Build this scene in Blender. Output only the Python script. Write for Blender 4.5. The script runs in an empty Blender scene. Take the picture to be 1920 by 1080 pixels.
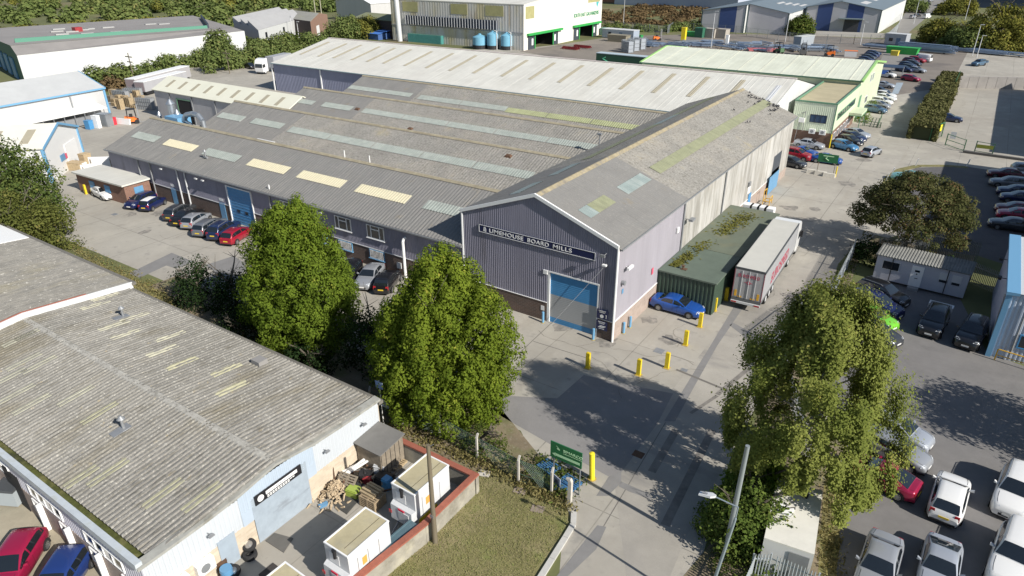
import bpy, bmesh, math, random
import numpy as np
from mathutils import Vector, Matrix
random.seed(7); rng=np.random.default_rng(11)
R=math.radians
C=bpy.context.scene.collection
scn=bpy.context.scene
# ---------------------------------------------------------------- camera, sky, sun, exposure
FOC,PIT,ROL,YAW,HC=1270.09,0.464090604,-0.00594459,0.594803827,29.0
def _basis():
    F=np.array([0,math.cos(PIT),-math.sin(PIT)]); r=np.array([1.,0,0]); u=np.cross(r,F)
    c,s=math.cos(ROL),math.sin(ROL); a,b=c*r+s*u,-s*r+c*u
    Mx=np.array([[math.cos(YAW),-math.sin(YAW),0],[math.sin(YAW),math.cos(YAW),0],[0,0,1]])
    # world: x along the mill's front wall, y along its side wall
    return Mx@a, Mx@b, Mx@F
CA,CB,CF=_basis()
cam=bpy.data.objects.new('camera',bpy.data.cameras.new('camera')); C.objects.link(cam)
mw=Matrix.Identity(4)
for i in range(3):
    mw[i][0]=CA[i]; mw[i][1]=CB[i]; mw[i][2]=-CF[i]
mw[2][3]=HC
cam.matrix_world=mw
cam.data.sensor_width=36; cam.data.lens=36*FOC/1920; cam.data.clip_start=0.5; cam.data.clip_end=4000
scn.camera=cam
SUN_AZ,SUN_EL=R(-8.0),R(34.0)       # azimuth from +x
w=bpy.data.worlds.new('World'); scn.world=w; w.use_nodes=True
nt=w.node_tree; bg=nt.nodes['Background']; sky=nt.nodes.new('ShaderNodeTexSky')
sky.sky_type='NISHITA'; sky.sun_disc=False; sky.sun_elevation=SUN_EL; sky.sun_rotation=R(90)-SUN_AZ
sky.altitude=0; sky.air_density=1.0; sky.dust_density=0.6; sky.ozone_density=1.2
nt.links.new(sky.outputs[0],bg.inputs[0]); bg.inputs[1].default_value=0.072
sl=bpy.data.lights.new('sun','SUN'); so=bpy.data.objects.new('sun',sl); C.objects.link(so)
sl.energy=4.7; sl.angle=R(0.5); sl.color=(1.0,0.95,0.87)
sd=Vector((math.cos(SUN_AZ)*math.cos(SUN_EL),math.sin(SUN_AZ)*math.cos(SUN_EL),math.sin(SUN_EL)))
so.rotation_euler=sd.to_track_quat('Z','Y').to_euler(); so.location=(60,0,80)
vs=scn.view_settings; vs.view_transform='Standard'; vs.look='None'; vs.gamma=1; vs.exposure=0.45
# ---------------------------------------------------------------- survey helpers: photo pixel -> real place
def ray(x,y): return CA*(x-960)/FOC - CB*(y-540)/FOC + CF
def G(x,y,z=0.0):
    d=ray(x,y); t=(z-HC)/d[2]; return Vector((d[0]*t,d[1]*t,z))
def OX(x,y,X): d=ray(x,y); t=X/d[0]; return Vector((X,d[1]*t,HC+d[2]*t))
def OY(x,y,Y): d=ray(x,y); t=Y/d[1]; return Vector((d[0]*t,Y,HC+d[2]*t))
# ---------------------------------------------------------------- materials
MATS={}
def _mix(nt,a,b,fac,blend='MIX'):
    n=nt.nodes.new('ShaderNodeMix'); n.data_type='RGBA'; n.blend_type=blend
    if isinstance(fac,(int,float)): n.inputs[0].default_value=fac
    else: nt.links.new(fac,n.inputs[0])
    for i,v in ((6,a),(7,b)):
        if isinstance(v,tuple): n.inputs[i].default_value=(*v[:3],1)
        else: nt.links.new(v,n.inputs[i])
    return n.outputs[2]
def _coord(nt,scale=(1,1,1),rot=0):
    tc=nt.nodes.new('ShaderNodeTexCoord'); mp=nt.nodes.new('ShaderNodeMapping')
    mp.inputs['Scale'].default_value=scale; mp.inputs['Rotation'].default_value=(0,0,rot)
    nt.links.new(tc.outputs['Object'],mp.inputs[0]); return mp.outputs[0]
def _noise(nt,scale,stretch=(1,1,1),detail=4,rough=.6):
    n=nt.nodes.new('ShaderNodeTexNoise'); n.inputs['Scale'].default_value=scale
    n.inputs['Detail'].default_value=detail; n.inputs['Roughness'].default_value=rough
    nt.links.new(_coord(nt,stretch),n.inputs['Vector']); return n.outputs['Fac']
def _ramp(nt,fac,lo,hi):
    n=nt.nodes.new('ShaderNodeMapRange'); n.inputs[1].default_value=lo; n.inputs[2].default_value=hi
    nt.links.new(fac,n.inputs[0]); return n.outputs[0]
def M(name,col,rough=.75,metal=0,var=0,vs=1.0,vstretch=(1,1,1),spots=(),bump=0,bs=20,brick=None,spec=.5,coat=0,emit=0,joints=None,trans=0):
    """spots: (noise scale, lo, hi, colour, strength, stretch)"""
    if name in MATS: return MATS[name]
    m=bpy.data.materials.new(name); m.use_nodes=True; nt=m.node_tree
    b=nt.nodes['Principled BSDF']; b.inputs['Roughness'].default_value=rough; b.inputs['Metallic'].default_value=metal
    b.inputs['Specular IOR Level'].default_value=spec
    if coat: b.inputs['Coat Weight'].default_value=coat; b.inputs['Coat Roughness'].default_value=.06
    out=tuple(col)
    if brick:
        bw,bh,c2,cm,ms=brick
        t=nt.nodes.new('ShaderNodeTexBrick'); t.inputs['Scale'].default_value=1
        t.inputs['Brick Width'].default_value=bw; t.inputs['Row Height'].default_value=bh; t.inputs['Mortar Size'].default_value=ms
        t.inputs['Color1'].default_value=(*col,1); t.inputs['Color2'].default_value=(*c2,1); t.inputs['Mortar'].default_value=(*cm,1)
        tc=nt.nodes.new('ShaderNodeTexCoord'); sp=nt.nodes.new('ShaderNodeSeparateXYZ'); cb=nt.nodes.new('ShaderNodeCombineXYZ'); ad=nt.nodes.new('ShaderNodeMath')
        nt.links.new(tc.outputs['Object'],sp.inputs[0]); nt.links.new(sp.outputs[0],ad.inputs[0]); nt.links.new(sp.outputs[1],ad.inputs[1])
        nt.links.new(ad.outputs[0],cb.inputs[0]); nt.links.new(sp.outputs[2],cb.inputs[1]); nt.links.new(cb.outputs[0],t.inputs['Vector'])
        out=t.outputs['Color']
    if joints:
        jw,jh,jr,jc,jm=joints
        t=nt.nodes.new('ShaderNodeTexBrick'); t.inputs['Scale'].default_value=1; t.offset=0.0
        t.inputs['Brick Width'].default_value=jw; t.inputs['Row Height'].default_value=jh; t.inputs['Mortar Size'].default_value=jm; t.inputs['Mortar Smooth'].default_value=.4
        d=.025
        t.inputs['Color1'].default_value=(*[c*(1-d) for c in col],1); t.inputs['Color2'].default_value=(*[min(1,c*(1+d)) for c in col],1); t.inputs['Mortar'].default_value=(*jc,1)
        nt.links.new(_coord(nt,(1,1,1),jr),t.inputs['Vector']); out=t.outputs['Color']
    for (sc,lo,hi,c,st,*sx) in spots:
        f=_ramp(nt,_noise(nt,sc,sx[0] if sx else (1,1,1),5),lo,hi)
        k=nt.nodes.new('ShaderNodeMath'); k.operation='MULTIPLY'; k.inputs[1].default_value=st; nt.links.new(f,k.inputs[0])
        out=_mix(nt,out,tuple(c),k.outputs[0])
    if var:
        f=_ramp(nt,_noise(nt,vs,vstretch,6,.7),.3,.7)
        g=nt.nodes.new('ShaderNodeMapRange'); g.inputs[3].default_value=1-var; g.inputs[4].default_value=1+var; nt.links.new(f,g.inputs[0])
        cc=nt.nodes.new('ShaderNodeCombineColor')
        for i in range(3): nt.links.new(g.outputs[0],cc.inputs[i])
        out=_mix(nt,out,cc.outputs[0],1.0,'MULTIPLY')
    if isinstance(out,tuple): b.inputs['Base Color'].default_value=(*out[:3],1)
    else: nt.links.new(out,b.inputs['Base Color'])
    if bump:
        bn=nt.nodes.new('ShaderNodeBump'); bn.inputs['Strength'].default_value=bump; bn.inputs['Distance'].default_value=.05
        nt.links.new(_noise(nt,bs),bn.inputs['Height']); nt.links.new(bn.outputs[0],b.inputs['Normal'])
    MATS[name]=m; return m
def leafmat(name,c1,c2,c3=None,transl=.35):
    if name in MATS: return MATS[name]
    m=bpy.data.materials.new(name); m.use_nodes=True; nt=m.node_tree
    for n in list(nt.nodes):
        if n.type!='OUTPUT_MATERIAL': nt.nodes.remove(n)
    at=nt.nodes.new('ShaderNodeAttribute'); at.attribute_name='tint'
    rp=nt.nodes.new('ShaderNodeValToRGB'); nt.links.new(at.outputs['Fac'],rp.inputs[0])
    e=rp.color_ramp.elements; e[0].color=(*c1,1); e[1].color=(*c2,1)
    if c3: k=e.new(.93); k.color=(*c2,1); e[-1].color=(*c3,1)
    d=nt.nodes.new('ShaderNodeBsdfDiffuse'); t=nt.nodes.new('ShaderNodeBsdfTranslucent'); s=nt.nodes.new('ShaderNodeMixShader'); s.inputs[0].default_value=transl
    nt.links.new(rp.outputs[0],d.inputs[0]); nt.links.new(rp.outputs[0],t.inputs[0])
    nt.links.new(d.outputs[0],s.inputs[1]); nt.links.new(t.outputs[0],s.inputs[2])
    nt.links.new(s.outputs[0],nt.nodes['Material Output'].inputs[0])
    MATS[name]=m; return m
# ---------------------------------------------------------------- mesh builder
class MB:
    def __init__(s): s.v=[]; s.f=[]; s.m=[]
    def poly(s,pts,mi=0):
        n=len(s.v); s.v+= [tuple(p) for p in pts]; s.f.append(tuple(range(n,n+len(pts)))); s.m.append(mi); return s
    def box(s,x0,y0,z0,x1,y1,z1,mi=0,rot=0,piv=None):
        p=[(x0,y0,z0),(x1,y0,z0),(x1,y1,z0),(x0,y1,z0),(x0,y0,z1),(x1,y0,z1),(x1,y1,z1),(x0,y1,z1)]
        if rot:
            cx,cy=piv if piv else ((x0+x1)/2,(y0+y1)/2); c,sn=math.cos(rot),math.sin(rot)
            p=[(cx+(a-cx)*c-(b-cy)*sn,cy+(a-cx)*sn+(b-cy)*c,z) for a,b,z in p]
        n=len(s.v); s.v+=p
        for q in ((3,2,1,0),(4,5,6,7),(0,1,5,4),(1,2,6,5),(2,3,7,6),(3,0,4,7)): s.f.append(tuple(n+i for i in q)); s.m.append(mi)
        return s
    def cbox(s,cx,cy,z0,lx,ly,lz,rot=0,mi=0): return s.box(cx-lx/2,cy-ly/2,z0,cx+lx/2,cy+ly/2,z0+lz,mi,rot)
    def hexa(s,b,t,mi=0):   # bottom 4 pts, top 4 pts
        n=len(s.v); s.v+=[tuple(p) for p in b]+[tuple(p) for p in t]
        for q in ((3,2,1,0),(4,5,6,7),(0,1,5,4),(1,2,6,5),(2,3,7,6),(3,0,4,7)): s.f.append(tuple(n+i for i in q)); s.m.append(mi)
        return s
    def prism(s,pts,z0,z1,mi=0):
        k=len(pts); n=len(s.v)
        s.v+=[(p[0],p[1],z0) for p in pts]+[(p[0],p[1],z1) for p in pts]
        s.f.append(tuple(n+i for i in range(k-1,-1,-1))); s.m.append(mi); s.f.append(tuple(n+k+i for i in range(k))); s.m.append(mi)
        for i in range(k):
            j=(i+1)%k; s.f.append((n+i,n+j,n+k+j,n+k+i)); s.m.append(mi)
        return s
    def tube(s,p0,p1,r0,r1=None,n=8,mi=0,cap=True):
        r1=r0 if r1 is None else r1; p0=Vector(p0); p1=Vector(p1); d=(p1-p0)
        if d.length<1e-6: return s
        d.normalize(); a=d.orthogonal().normalized(); b=d.cross(a); k=len(s.v)
        for p,r in ((p0,r0),(p1,r1)):
            for i in range(n):
                t=2*math.pi*i/n; s.v.append(tuple(p+a*math.cos(t)*r+b*math.sin(t)*r))
        for i in range(n):
            j=(i+1)%n; s.f.append((k+i,k+j,k+n+j,k+n+i)); s.m.append(mi)
        if cap:
            s.f.append(tuple(k+i for i in range(n-1,-1,-1))); s.m.append(mi); s.f.append(tuple(k+n+i for i in range(n))); s.m.append(mi)
        return s
    def path(s,pts,r,n=6,mi=0):
        for a,b in zip(pts,pts[1:]): s.tube(a,b,r,r,n,mi)
        return s
    def slab(s,q,th,mi=0):   # quad q (ccw seen from above) with thickness downwards along its normal
        q=[Vector(p) for p in q]; nrm=(q[1]-q[0]).cross(q[2]-q[0]).normalized()
        return s.hexa([p-nrm*th for p in q],q,mi)
    def mesh(s,name,mats,smooth=None):
        me=bpy.data.meshes.new(name); me.from_pydata(s.v,[],s.f)
        for m in (mats if isinstance(mats,(list,tuple)) else [mats]): me.materials.append(m)
        me.polygons.foreach_set('material_index',s.m); me.update()
        if smooth is not None:
            me.polygons.foreach_set('use_smooth',[True]*len(s.f)); me.set_sharp_from_angle(angle=R(smooth))
        return me
    def split(s):
        par=list(range(len(s.v)))
        def fd(a):
            while par[a]!=a: par[a]=par[par[a]]; a=par[a]
            return a
        for f in s.f:
            for b in f[1:]: par[fd(b)]=fd(f[0])
        gr={}
        for f,m in zip(s.f,s.m): gr.setdefault(fd(f[0]),[]).append((f,m))
        out=[]
        for fs in gr.values():
            o=MB(); mp={}
            for f,m in fs:
                for i in f:
                    if i not in mp: mp[i]=len(o.v); o.v.append(s.v[i])
                o.f.append(tuple(mp[i] for i in f)); o.m.append(m)
            out.append(o)
        return out
    def builds(s,name,mats,parent=None,**k): return [o.build(name,mats,parent,**k) for o in s.split()]
    def build(s,name,mats,parent=None,smooth=None,local=False,label=None):
        if parent is not None and not local:
            inv=parent.matrix_world.inverted(); s.v=[tuple(inv@Vector(p)) for p in s.v]
        o=bpy.data.objects.new(name,s.mesh(name,mats,smooth)); C.objects.link(o)
        if parent is not None: o.parent=parent
        if label: o['label']=label
        return o
def thing(name,label,cat,loc=(0,0,0),rz=0,group=None):
    o=bpy.data.objects.new(name,None); C.objects.link(o); o.empty_display_size=.3
    o.location=tuple(loc); o.rotation_euler=(0,0,rz)
    o.matrix_world=Matrix.Translation(Vector(loc))@Matrix.Rotation(rz,4,'Z')
    o['label']=label; o['category']=cat
    if group: o['group']=group
    return o
def tag(o,label,cat,group=None):
    o['label']=label; o['category']=cat
    if group: o['group']=group
    return o
def struct(o): o['kind']='structure'; return o
def stuff(o,label=None,cat=None):
    o['kind']='stuff'
    if label: o['label']=label; o['category']=cat
    return o
def text_mesh(body,size,mat,parent,origin,xdir,updir,name='lettering',ext=.01,width=None,spacing=1.0):
    cu=bpy.data.curves.new('t',type='FONT'); cu.body=body; cu.size=size; cu.extrude=ext; cu.space_character=spacing; cu.offset=size*.012
    to=bpy.data.objects.new('t',cu); C.objects.link(to); bpy.context.view_layer.update()
    me=bpy.data.meshes.new_from_object(to); bpy.data.objects.remove(to)
    xs=[v.co.x for v in me.vertices]; k=1.0
    if width: k=width/(max(xs)-min(xs))
    xd=Vector(xdir).normalized(); ud=Vector(updir).normalized(); nd=xd.cross(ud); o0=Vector(origin); x0=min(xs)
    inv=parent.matrix_world.inverted()
    for v in me.vertices: v.co=inv@(o0+xd*(v.co.x-x0)*k+ud*v.co.y+nd*v.co.z)
    me.materials.clear(); me.materials.append(mat); me.name=name
    o=bpy.data.objects.new(name,me); C.objects.link(o); o.parent=parent; return o
def ribwall(mb,p0,p1,zb,zt,pitch=.25,depth=.035,mi=0,prof=((0,0),(.35,0),(.5,1),(.85,1))):
    """ribbed metal sheet from p0 to p1 (x,y); outside is to the right of p0->p1; zb/zt numbers or functions of distance"""
    p0=Vector((p0[0],p0[1],0)); p1=Vector((p1[0],p1[1],0)); L=(p1-p0).length; d=(p1-p0)/L; nrm=Vector((d.y,-d.x,0))
    fb=zb if callable(zb) else (lambda s:zb); ft=zt if callable(zt) else (lambda s:zt)
    st=[]; k=0
    while k*pitch<L:
        for a,o in prof:
            s=(k+a)*pitch
            if s<L: st.append((s,o))
        k+=1
    st.append((L,0)); n=len(mb.v)
    for s,o in st:
        q=p0+d*s+nrm*(o*depth); mb.v.append((q.x,q.y,fb(s))); mb.v.append((q.x,q.y,ft(s)))
    for i in range(len(st)-1):
        a=n+2*i; mb.f.append((a,a+2,a+3,a+1)); mb.m.append(mi)
    return mb
def ribroof(mb,e0,e1,r0,r1,pitch=.3,depth=.05,mi=0,prof=((0,0),(.3,0),(.45,1),(.85,1)),rows=1,wob=0):
    """ribbed roof sheet: eave e0->e1, ridge r0->r1 ; ribs run up the slope"""
    e0,e1,r0,r1=[Vector(p) for p in (e0,e1,r0,r1)]; L=(e1-e0).length; nrm=(e1-e0).cross(r0-e0).normalized()
    if nrm.z<0: nrm=-nrm
    st=[]; k=0
    while k*pitch<L:
        for a,o in prof:
            s=(k+a)*pitch/L
            if s<1: st.append((s,o))
        k+=1
    st.append((1,0)); n=len(mb.v)
    for s,o in st:
        a=e0.lerp(e1,s); b=r0.lerp(r1,s)
        for j in range(rows+1):
            mb.v.append(tuple(a.lerp(b,j/rows)+nrm*(o*depth+(random.uniform(-wob,wob) if wob else 0))))
    q=rows+1
    for i in range(len(st)-1):
        for j in range(rows):
            a=n+q*i+j; mb.f.append((a,a+q,a+q+1,a+1)); mb.m.append(mi)
    return mb
# ---------------------------------------------------------------- palette
concrete=M('yard concrete',(.37,.347,.30),.9,var=.10,vs=.35,joints=(6.0,9.0,0,(.2,.19,.165),.045),
   spots=((.05,.46,.62,(.30,.275,.235),.75),(.22,.52,.66,(.44,.41,.35),.65),(.7,.56,.68,(.25,.235,.205),.55),(.35,.60,.72,(.20,.19,.175),.55),(1.4,.64,.75,(.16,.15,.14),.4),(.6,.55,.75,(.30,.27,.22),.5,(1,.12,1)),(14,.45,.7,(.31,.29,.26),.35)),bump=.15,bs=30)
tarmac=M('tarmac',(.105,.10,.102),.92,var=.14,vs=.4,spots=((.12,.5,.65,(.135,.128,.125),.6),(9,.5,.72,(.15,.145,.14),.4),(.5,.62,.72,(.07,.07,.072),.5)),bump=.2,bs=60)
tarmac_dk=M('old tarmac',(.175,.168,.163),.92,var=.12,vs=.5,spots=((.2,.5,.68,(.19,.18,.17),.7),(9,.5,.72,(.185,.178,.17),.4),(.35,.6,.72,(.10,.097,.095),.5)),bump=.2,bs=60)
patch=M('tarmac repair',(.21,.205,.20),.92,var=.10,vs=.7,spots=((7,.5,.7,(.19,.185,.18),.4),),bump=.2,bs=60)
roadmat=M('lane concrete',(.36,.337,.292),.9,var=.12,vs=.3,spots=((.1,.45,.65,(.24,.225,.205),.7),(.4,.58,.7,(.17,.165,.16),.6,(.25,1,1)),(12,.45,.7,(.27,.25,.23),.4)),bump=.15,bs=40)
earth=M('bare earth',(.20,.16,.105),.95,var=.25,vs=.6,spots=((.5,.5,.65,(.13,.14,.05),.7),(4,.55,.7,(.32,.29,.23),.5)),bump=.4,bs=8)
grassm=M('mown grass',(.19,.172,.07),.95,var=.22,vs=.5,spots=((.35,.46,.62,(.26,.22,.115),.8),(.5,.55,.68,(.115,.15,.03),.7),(6,.5,.7,(.23,.205,.11),.5),(2.2,.55,.72,(.08,.095,.03),.6)),bump=.6,bs=12)
fieldm=M('rough grass field',(.125,.135,.05),.95,var=.3,vs=.05,spots=((.03,.5,.62,(.19,.145,.08),.8),(.1,.55,.68,(.06,.075,.022),.7)),bump=.3,bs=2)
brickd=M('dark brick',(.135,.088,.07),.9,brick=(.45,.15,(.10,.07,.06),(.17,.15,.13),.012),var=.18,vs=1.2)
brickr=M('red brick',(.24,.125,.085),.9,brick=(.45,.15,(.20,.10,.07),(.25,.2,.17),.012),var=.12,vs=1.2)
brickc=M('cream brick',(.56,.48,.37),.9,brick=(.45,.15,(.48,.40,.30),(.52,.46,.38),.012),var=.10,vs=1.0)
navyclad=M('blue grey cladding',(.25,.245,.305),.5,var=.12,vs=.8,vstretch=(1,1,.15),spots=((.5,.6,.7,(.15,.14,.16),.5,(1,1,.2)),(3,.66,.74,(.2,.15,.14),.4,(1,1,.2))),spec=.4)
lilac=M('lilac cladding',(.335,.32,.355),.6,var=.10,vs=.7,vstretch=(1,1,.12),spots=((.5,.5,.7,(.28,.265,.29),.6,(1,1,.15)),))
oldwhite=M('weathered white cladding',(.43,.42,.395),.7,var=.12,vs=1.2,vstretch=(1,1,.1),spots=((.9,.46,.60,(.25,.24,.215),.85,(1,1,.12)),(.25,.5,.62,(.36,.34,.30),.6),(3,.52,.66,(.27,.255,.22),.65,(1,1,.1)),(.5,.55,.65,(.55,.545,.52),.6,(1,1,.25))))
asb=M('weathered grey roof sheet',(.205,.20,.19),.92,var=.10,vs=.25,spots=((.25,.5,.68,(.175,.168,.155),.6),(2.5,.55,.72,(.25,.24,.22),.5,(.5,1.6,1)),(.35,.64,.74,(.24,.19,.11),.5),(6,.58,.70,(.31,.295,.26),.6)),bump=.3,bs=10,joints=(1.1,1.75,0,(.18,.175,.165),.016))
asbr=M('lichened grey roof sheet',(.25,.238,.215),.92,var=.12,vs=.3,spots=((.15,.48,.66,(.285,.26,.22),.7),(5.0,.48,.64,(.345,.335,.30),.7),(4.2,.52,.64,(.145,.136,.115),.75),(.3,.62,.74,(.29,.245,.14),.5)),bump=.3,bs=8,joints=(1.1,1.75,0,(.215,.205,.185),.016))
asbn=M('corrugated cement roof',(.218,.209,.188),.92,var=.14,vs=.6,vstretch=(1,.35,1),spots=((.16,.5,.66,(.275,.262,.235),.6),(6.5,.56,.66,(.42,.405,.36),.8),(.3,.54,.68,(.15,.13,.085),.7,(1,.3,1)),(1.6,.64,.72,(.33,.26,.13),.5),(3.4,.53,.66,(.12,.11,.088),.7,(1.8,.22,1)),(12,.6,.7,(.55,.53,.48),.7)),bump=.3,bs=14,joints=(1.005,1.95,0,(.15,.145,.13),.02))
asbm=M('flat grey cement roof',(.215,.205,.182),.92,var=.15,vs=.8,spots=((.3,.55,.7,(.27,.24,.15),.6,(1,.3,1)),(3.2,.62,.68,(.50,.48,.43),.8),(8,.58,.68,(.36,.345,.31),.6)),bump=.3,bs=10)
whiteroof=M('white coated roof',(.62,.61,.555),.65,var=.07,vs=.3,spots=((.3,.46,.66,(.54,.525,.47),.7,(1,.2,1)),(1.5,.55,.7,(.56,.54,.49),.5,(1,.12,1)),(.08,.52,.64,(.58,.56,.51),.6)),joints=(1.0,5.9,0,(.52,.51,.46),.03))
creamroof=M('cream coated roof',(.70,.69,.57),.6,var=.03,vs=.4,spots=((.25,.5,.7,(.64,.63,.52),.6,(1,.2,1)),))
paleclad=M('pale grey cladding',(.48,.48,.475),.6,var=.05,vs=.5,vstretch=(1,1,.2))
greyclad=M('mid grey cladding',(.36,.36,.375),.6,var=.08,vs=.6,vstretch=(1,1,.2))
whiteclad=M('white cladding',(.57,.58,.575),.55,var=.04,vs=.5,vstretch=(1,1,.2),spots=((.4,.55,.7,(.49,.49,.47),.6,(1,1,.2)),))
whitep=M('white paint',(.80,.80,.79),.45)
greyw=M('light grey paint',(.55,.56,.57),.5)
bluep=M('sky blue paint',(.12,.28,.46),.45,var=.08,vs=1)
bluetrim=M('bright blue trim',(.15,.34,.53),.5)
blued=M('blue door',(.065,.25,.49),.45,var=.12,vs=.8)
greyd=M('grey door panel',(.20,.205,.22),.5,var=.06,vs=.6)
navyp=M('navy sign',(.014,.020,.075),.4)
yellowp=M('yellow paint',(.72,.56,.02),.5,var=.10,vs=3,spots=((5,.64,.70,(.25,.2,.1),.7),))
greenc=M('dark green cladding',(.042,.070,.047),.6,var=.12,vs=.8)
greenr=M('green felt roof',(.125,.145,.105),.85,var=.12,vs=.6,spots=((.35,.52,.62,(.17,.165,.10),.5),))
moss=M('moss',(.125,.115,.025),.95,var=.35,vs=6,bump=.6,bs=20)
limetrim=M('lime green trim',(.30,.52,.18),.5)
mintclad=M('pale green cladding',(.54,.60,.43),.55,var=.04,vs=.5)
mintroof=M('pale green roof',(.64,.66,.55),.65,var=.07,vs=.3,spots=((.3,.46,.66,(.56,.575,.47),.7,(1,.2,1)),))
tangreen=M('tan flat roof',(.42,.37,.24),.85,var=.12,vs=.5)
steel=M('galvanised steel',(.42,.45,.48),.42,metal=.75,var=.08,vs=3)
steeld=M('dull steel',(.30,.31,.32),.55,metal=.4,var=.1,vs=2)
dark=M('opening shade black',(.012,.012,.014),.9)  # near black stands for the shade inside openings and gaps
black=M('black plastic',(.018,.018,.02),.55)
rubber=M('tyre rubber',(.022,.022,.023),.85)
rubberd=M('dark gap',(.006,.006,.007),.95)
wood=M('bare timber',(.42,.325,.20),.85,var=.25,vs=4,vstretch=(1,1,1))
woodg=M('grey timber',(.22,.185,.14),.9,var=.25,vs=4)
poleM=M('weathered pole timber',(.15,.125,.085),.9,var=.2,vs=2,vstretch=(3,3,.3))
barkM=M('bark',(.10,.085,.065),.95,var=.3,vs=4,bump=.6,bs=10)
barkW=M('birch bark',(.42,.40,.36),.9,var=.4,vs=5,vstretch=(1,1,2))
glassd=M('dark window glass',(.02,.025,.032),.06,spec=.8)
glassb=M('blue window glass',(.05,.09,.16),.1,spec=.8)
skyl=M('grey green rooflight',(.30,.33,.30),.6,var=.12,vs=1.2,spots=((1.1,.5,.62,(.36,.38,.35),.6),(3,.55,.7,(.42,.45,.41),.5)))
skyy=M('yellowed rooflight',(.34,.36,.20),.6,var=.14,vs=1.0,spots=((1.3,.5,.6,(.27,.28,.15),.6),))
skyc=M('cream rooflight',(.60,.55,.39),.7,var=.07,vs=2)
skyt=M('tan rooflight',(.37,.335,.25),.7,var=.06,vs=1)
skyg=M('amber corrugated rooflight',(.39,.375,.285),.6,var=.18,vs=2,spots=((3,.55,.68,(.35,.32,.22),.6),))
redbrickcap=M('red coping brick',(.30,.10,.065),.85,var=.15,vs=4)
render=M('grey cement render',(.30,.28,.235),.92,var=.2,vs=1.0,spots=((.8,.52,.68,(.17,.155,.12),.7),(.5,.55,.7,(.40,.37,.28),.5)),bump=.2)
rust=M('rust',(.11,.06,.035),.9,var=.3,vs=3)
stonek=M('kerb stone',(.48,.47,.44),.85,var=.1,vs=2)
greensign=M('green sign',(.012,.125,.045),.45)
bluepl=M('blue painted timber',(.045,.15,.31),.75,var=.2,vs=4)
mesh_green=M('green mesh fence',(.03,.12,.05),.6)
tankM=M('light blue tank',(.16,.38,.52),.5,var=.06,vs=.8)
teal=M('teal container',(.06,.24,.22),.6,var=.1,vs=1)
redp=M('red oxide',(.30,.03,.035),.6,var=.2,vs=1)
orangep=M('orange machine paint',(.75,.17,.02),.5)
greenp=M('bright green paint',(.03,.33,.07),.5)
bluedeep=M('deep blue cladding',(.035,.065,.19),.5,var=.06,vs=.5)
slate=M('blue grey roof',(.15,.19,.22),.6,var=.06,vs=.3)
stain=M('stained galvanising shed cladding',(.53,.52,.49),.6,var=.08,vs=.4,vstretch=(1,1,.15),spots=((.16,.46,.62,(.47,.41,.21),.75,(1,1,.35)),(.5,.55,.68,(.30,.22,.11),.6,(1,1,.12))))
# ---------------------------------------------------------------- ground
def sheet(name,pts,z,mat,sub=0):
    mb=MB(); mb.poly([(p[0],p[1],z) for p in pts]); o=mb.build(name,mat)
    if o.data.polygons[0].normal.z<0: o.data.flip_normals()
    return struct(o)
def gp(*px): return [G(*p) for p in px]
sheet('ground',[(-1600,-300),(1200,-300),(1200,2600),(-1600,2600)],0,fieldm)
sheet('concrete_yard',[(-152,30.5),(-20,30.5),(-17.5,28.5),(-14.5,27.0),(-11,20),(-8,-10),(-5,-10),(-6,26),(-9.5,50),(-7.2,76),(-3,84),(60,84),(60,262),(-6,262),(-30,215),(-112,235),(-125,200),(-158,160),(-196,128),(-170,92),(-152,60)],.004,concrete)
sheet('yard_beside_unit',[(-27,-20),(-27,25),(-19.5,25),(-20.5,-20)],.004,concrete)
sheet('yard_below_unit',[(-80,-30),(-80,10),(-27,10),(-27,-30)],.004,M('worn pale concrete',(.36,.32,.24),.92,var=.14,vs=.6,spots=((.4,.52,.68,(.27,.25,.19),.6),(2,.6,.72,(.2,.18,.13),.5)),bump=.2))
sheet('galvanising_yard',[(-124,188),(-60,166),(-18,166),(-5.9,190),(-5.9,282),(-60,280),(-88,268),(-117,240)],.008,M('brown tarmac',(.20,.175,.15),.9,var=.12,vs=.2,spots=((.06,.5,.62,(.135,.12,.11),.8),),bump=.1))
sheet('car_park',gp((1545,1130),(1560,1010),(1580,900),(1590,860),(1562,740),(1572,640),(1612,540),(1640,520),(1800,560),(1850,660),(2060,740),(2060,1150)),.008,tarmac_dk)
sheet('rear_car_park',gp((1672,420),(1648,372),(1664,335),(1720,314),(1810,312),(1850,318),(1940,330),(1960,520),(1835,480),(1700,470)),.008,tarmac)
sheet('junction_tarmac',gp((930,775),(945,742),(1045,747),(1095,703),(1130,712),(1180,722),(1262,738),(1232,795),(1165,886),(1140,893),(1030,832)),.008,M('junction tarmac',(.225,.217,.212),.92,var=.1,vs=.4,spots=((9,.5,.72,(.19,.18,.175),.4),),bump=.2,bs=60))
sheet('lane',gp((1395,560),(1560,470),(1575,480),(1545,600),(1440,720),(1360,870),(1290,1000),(1240,1120),(1180,1120),(1150,890),(1250,745)),.006,roadmat)
sheet('tarmac_strip',gp((240,513),(322,474),(364,491),(330,504),(312,498),(262,521)),.008,patch)
sheet('tarmac_strip',gp((385,497),(438,480),(470,500),(430,530)),.008,patch)
sheet('repair_strip',gp((1378,572),(1394,576),(1345,648),(1300,728),(1266,790),(1245,790),(1300,700),(1328,655)),.010,patch)
sheet('repair_strip',gp((1368,610),(1375,605),(1440,642),(1425,655)),.010,patch)
sheet('repair_strip',gp((1142,893),(1165,884),(1165,905),(1140,930),(1118,930)),.012,patch)
sheet('repair_strip',gp((1165,903),(1215,925),(1225,938),(1180,922),(1160,912)),.012,patch)
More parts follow.
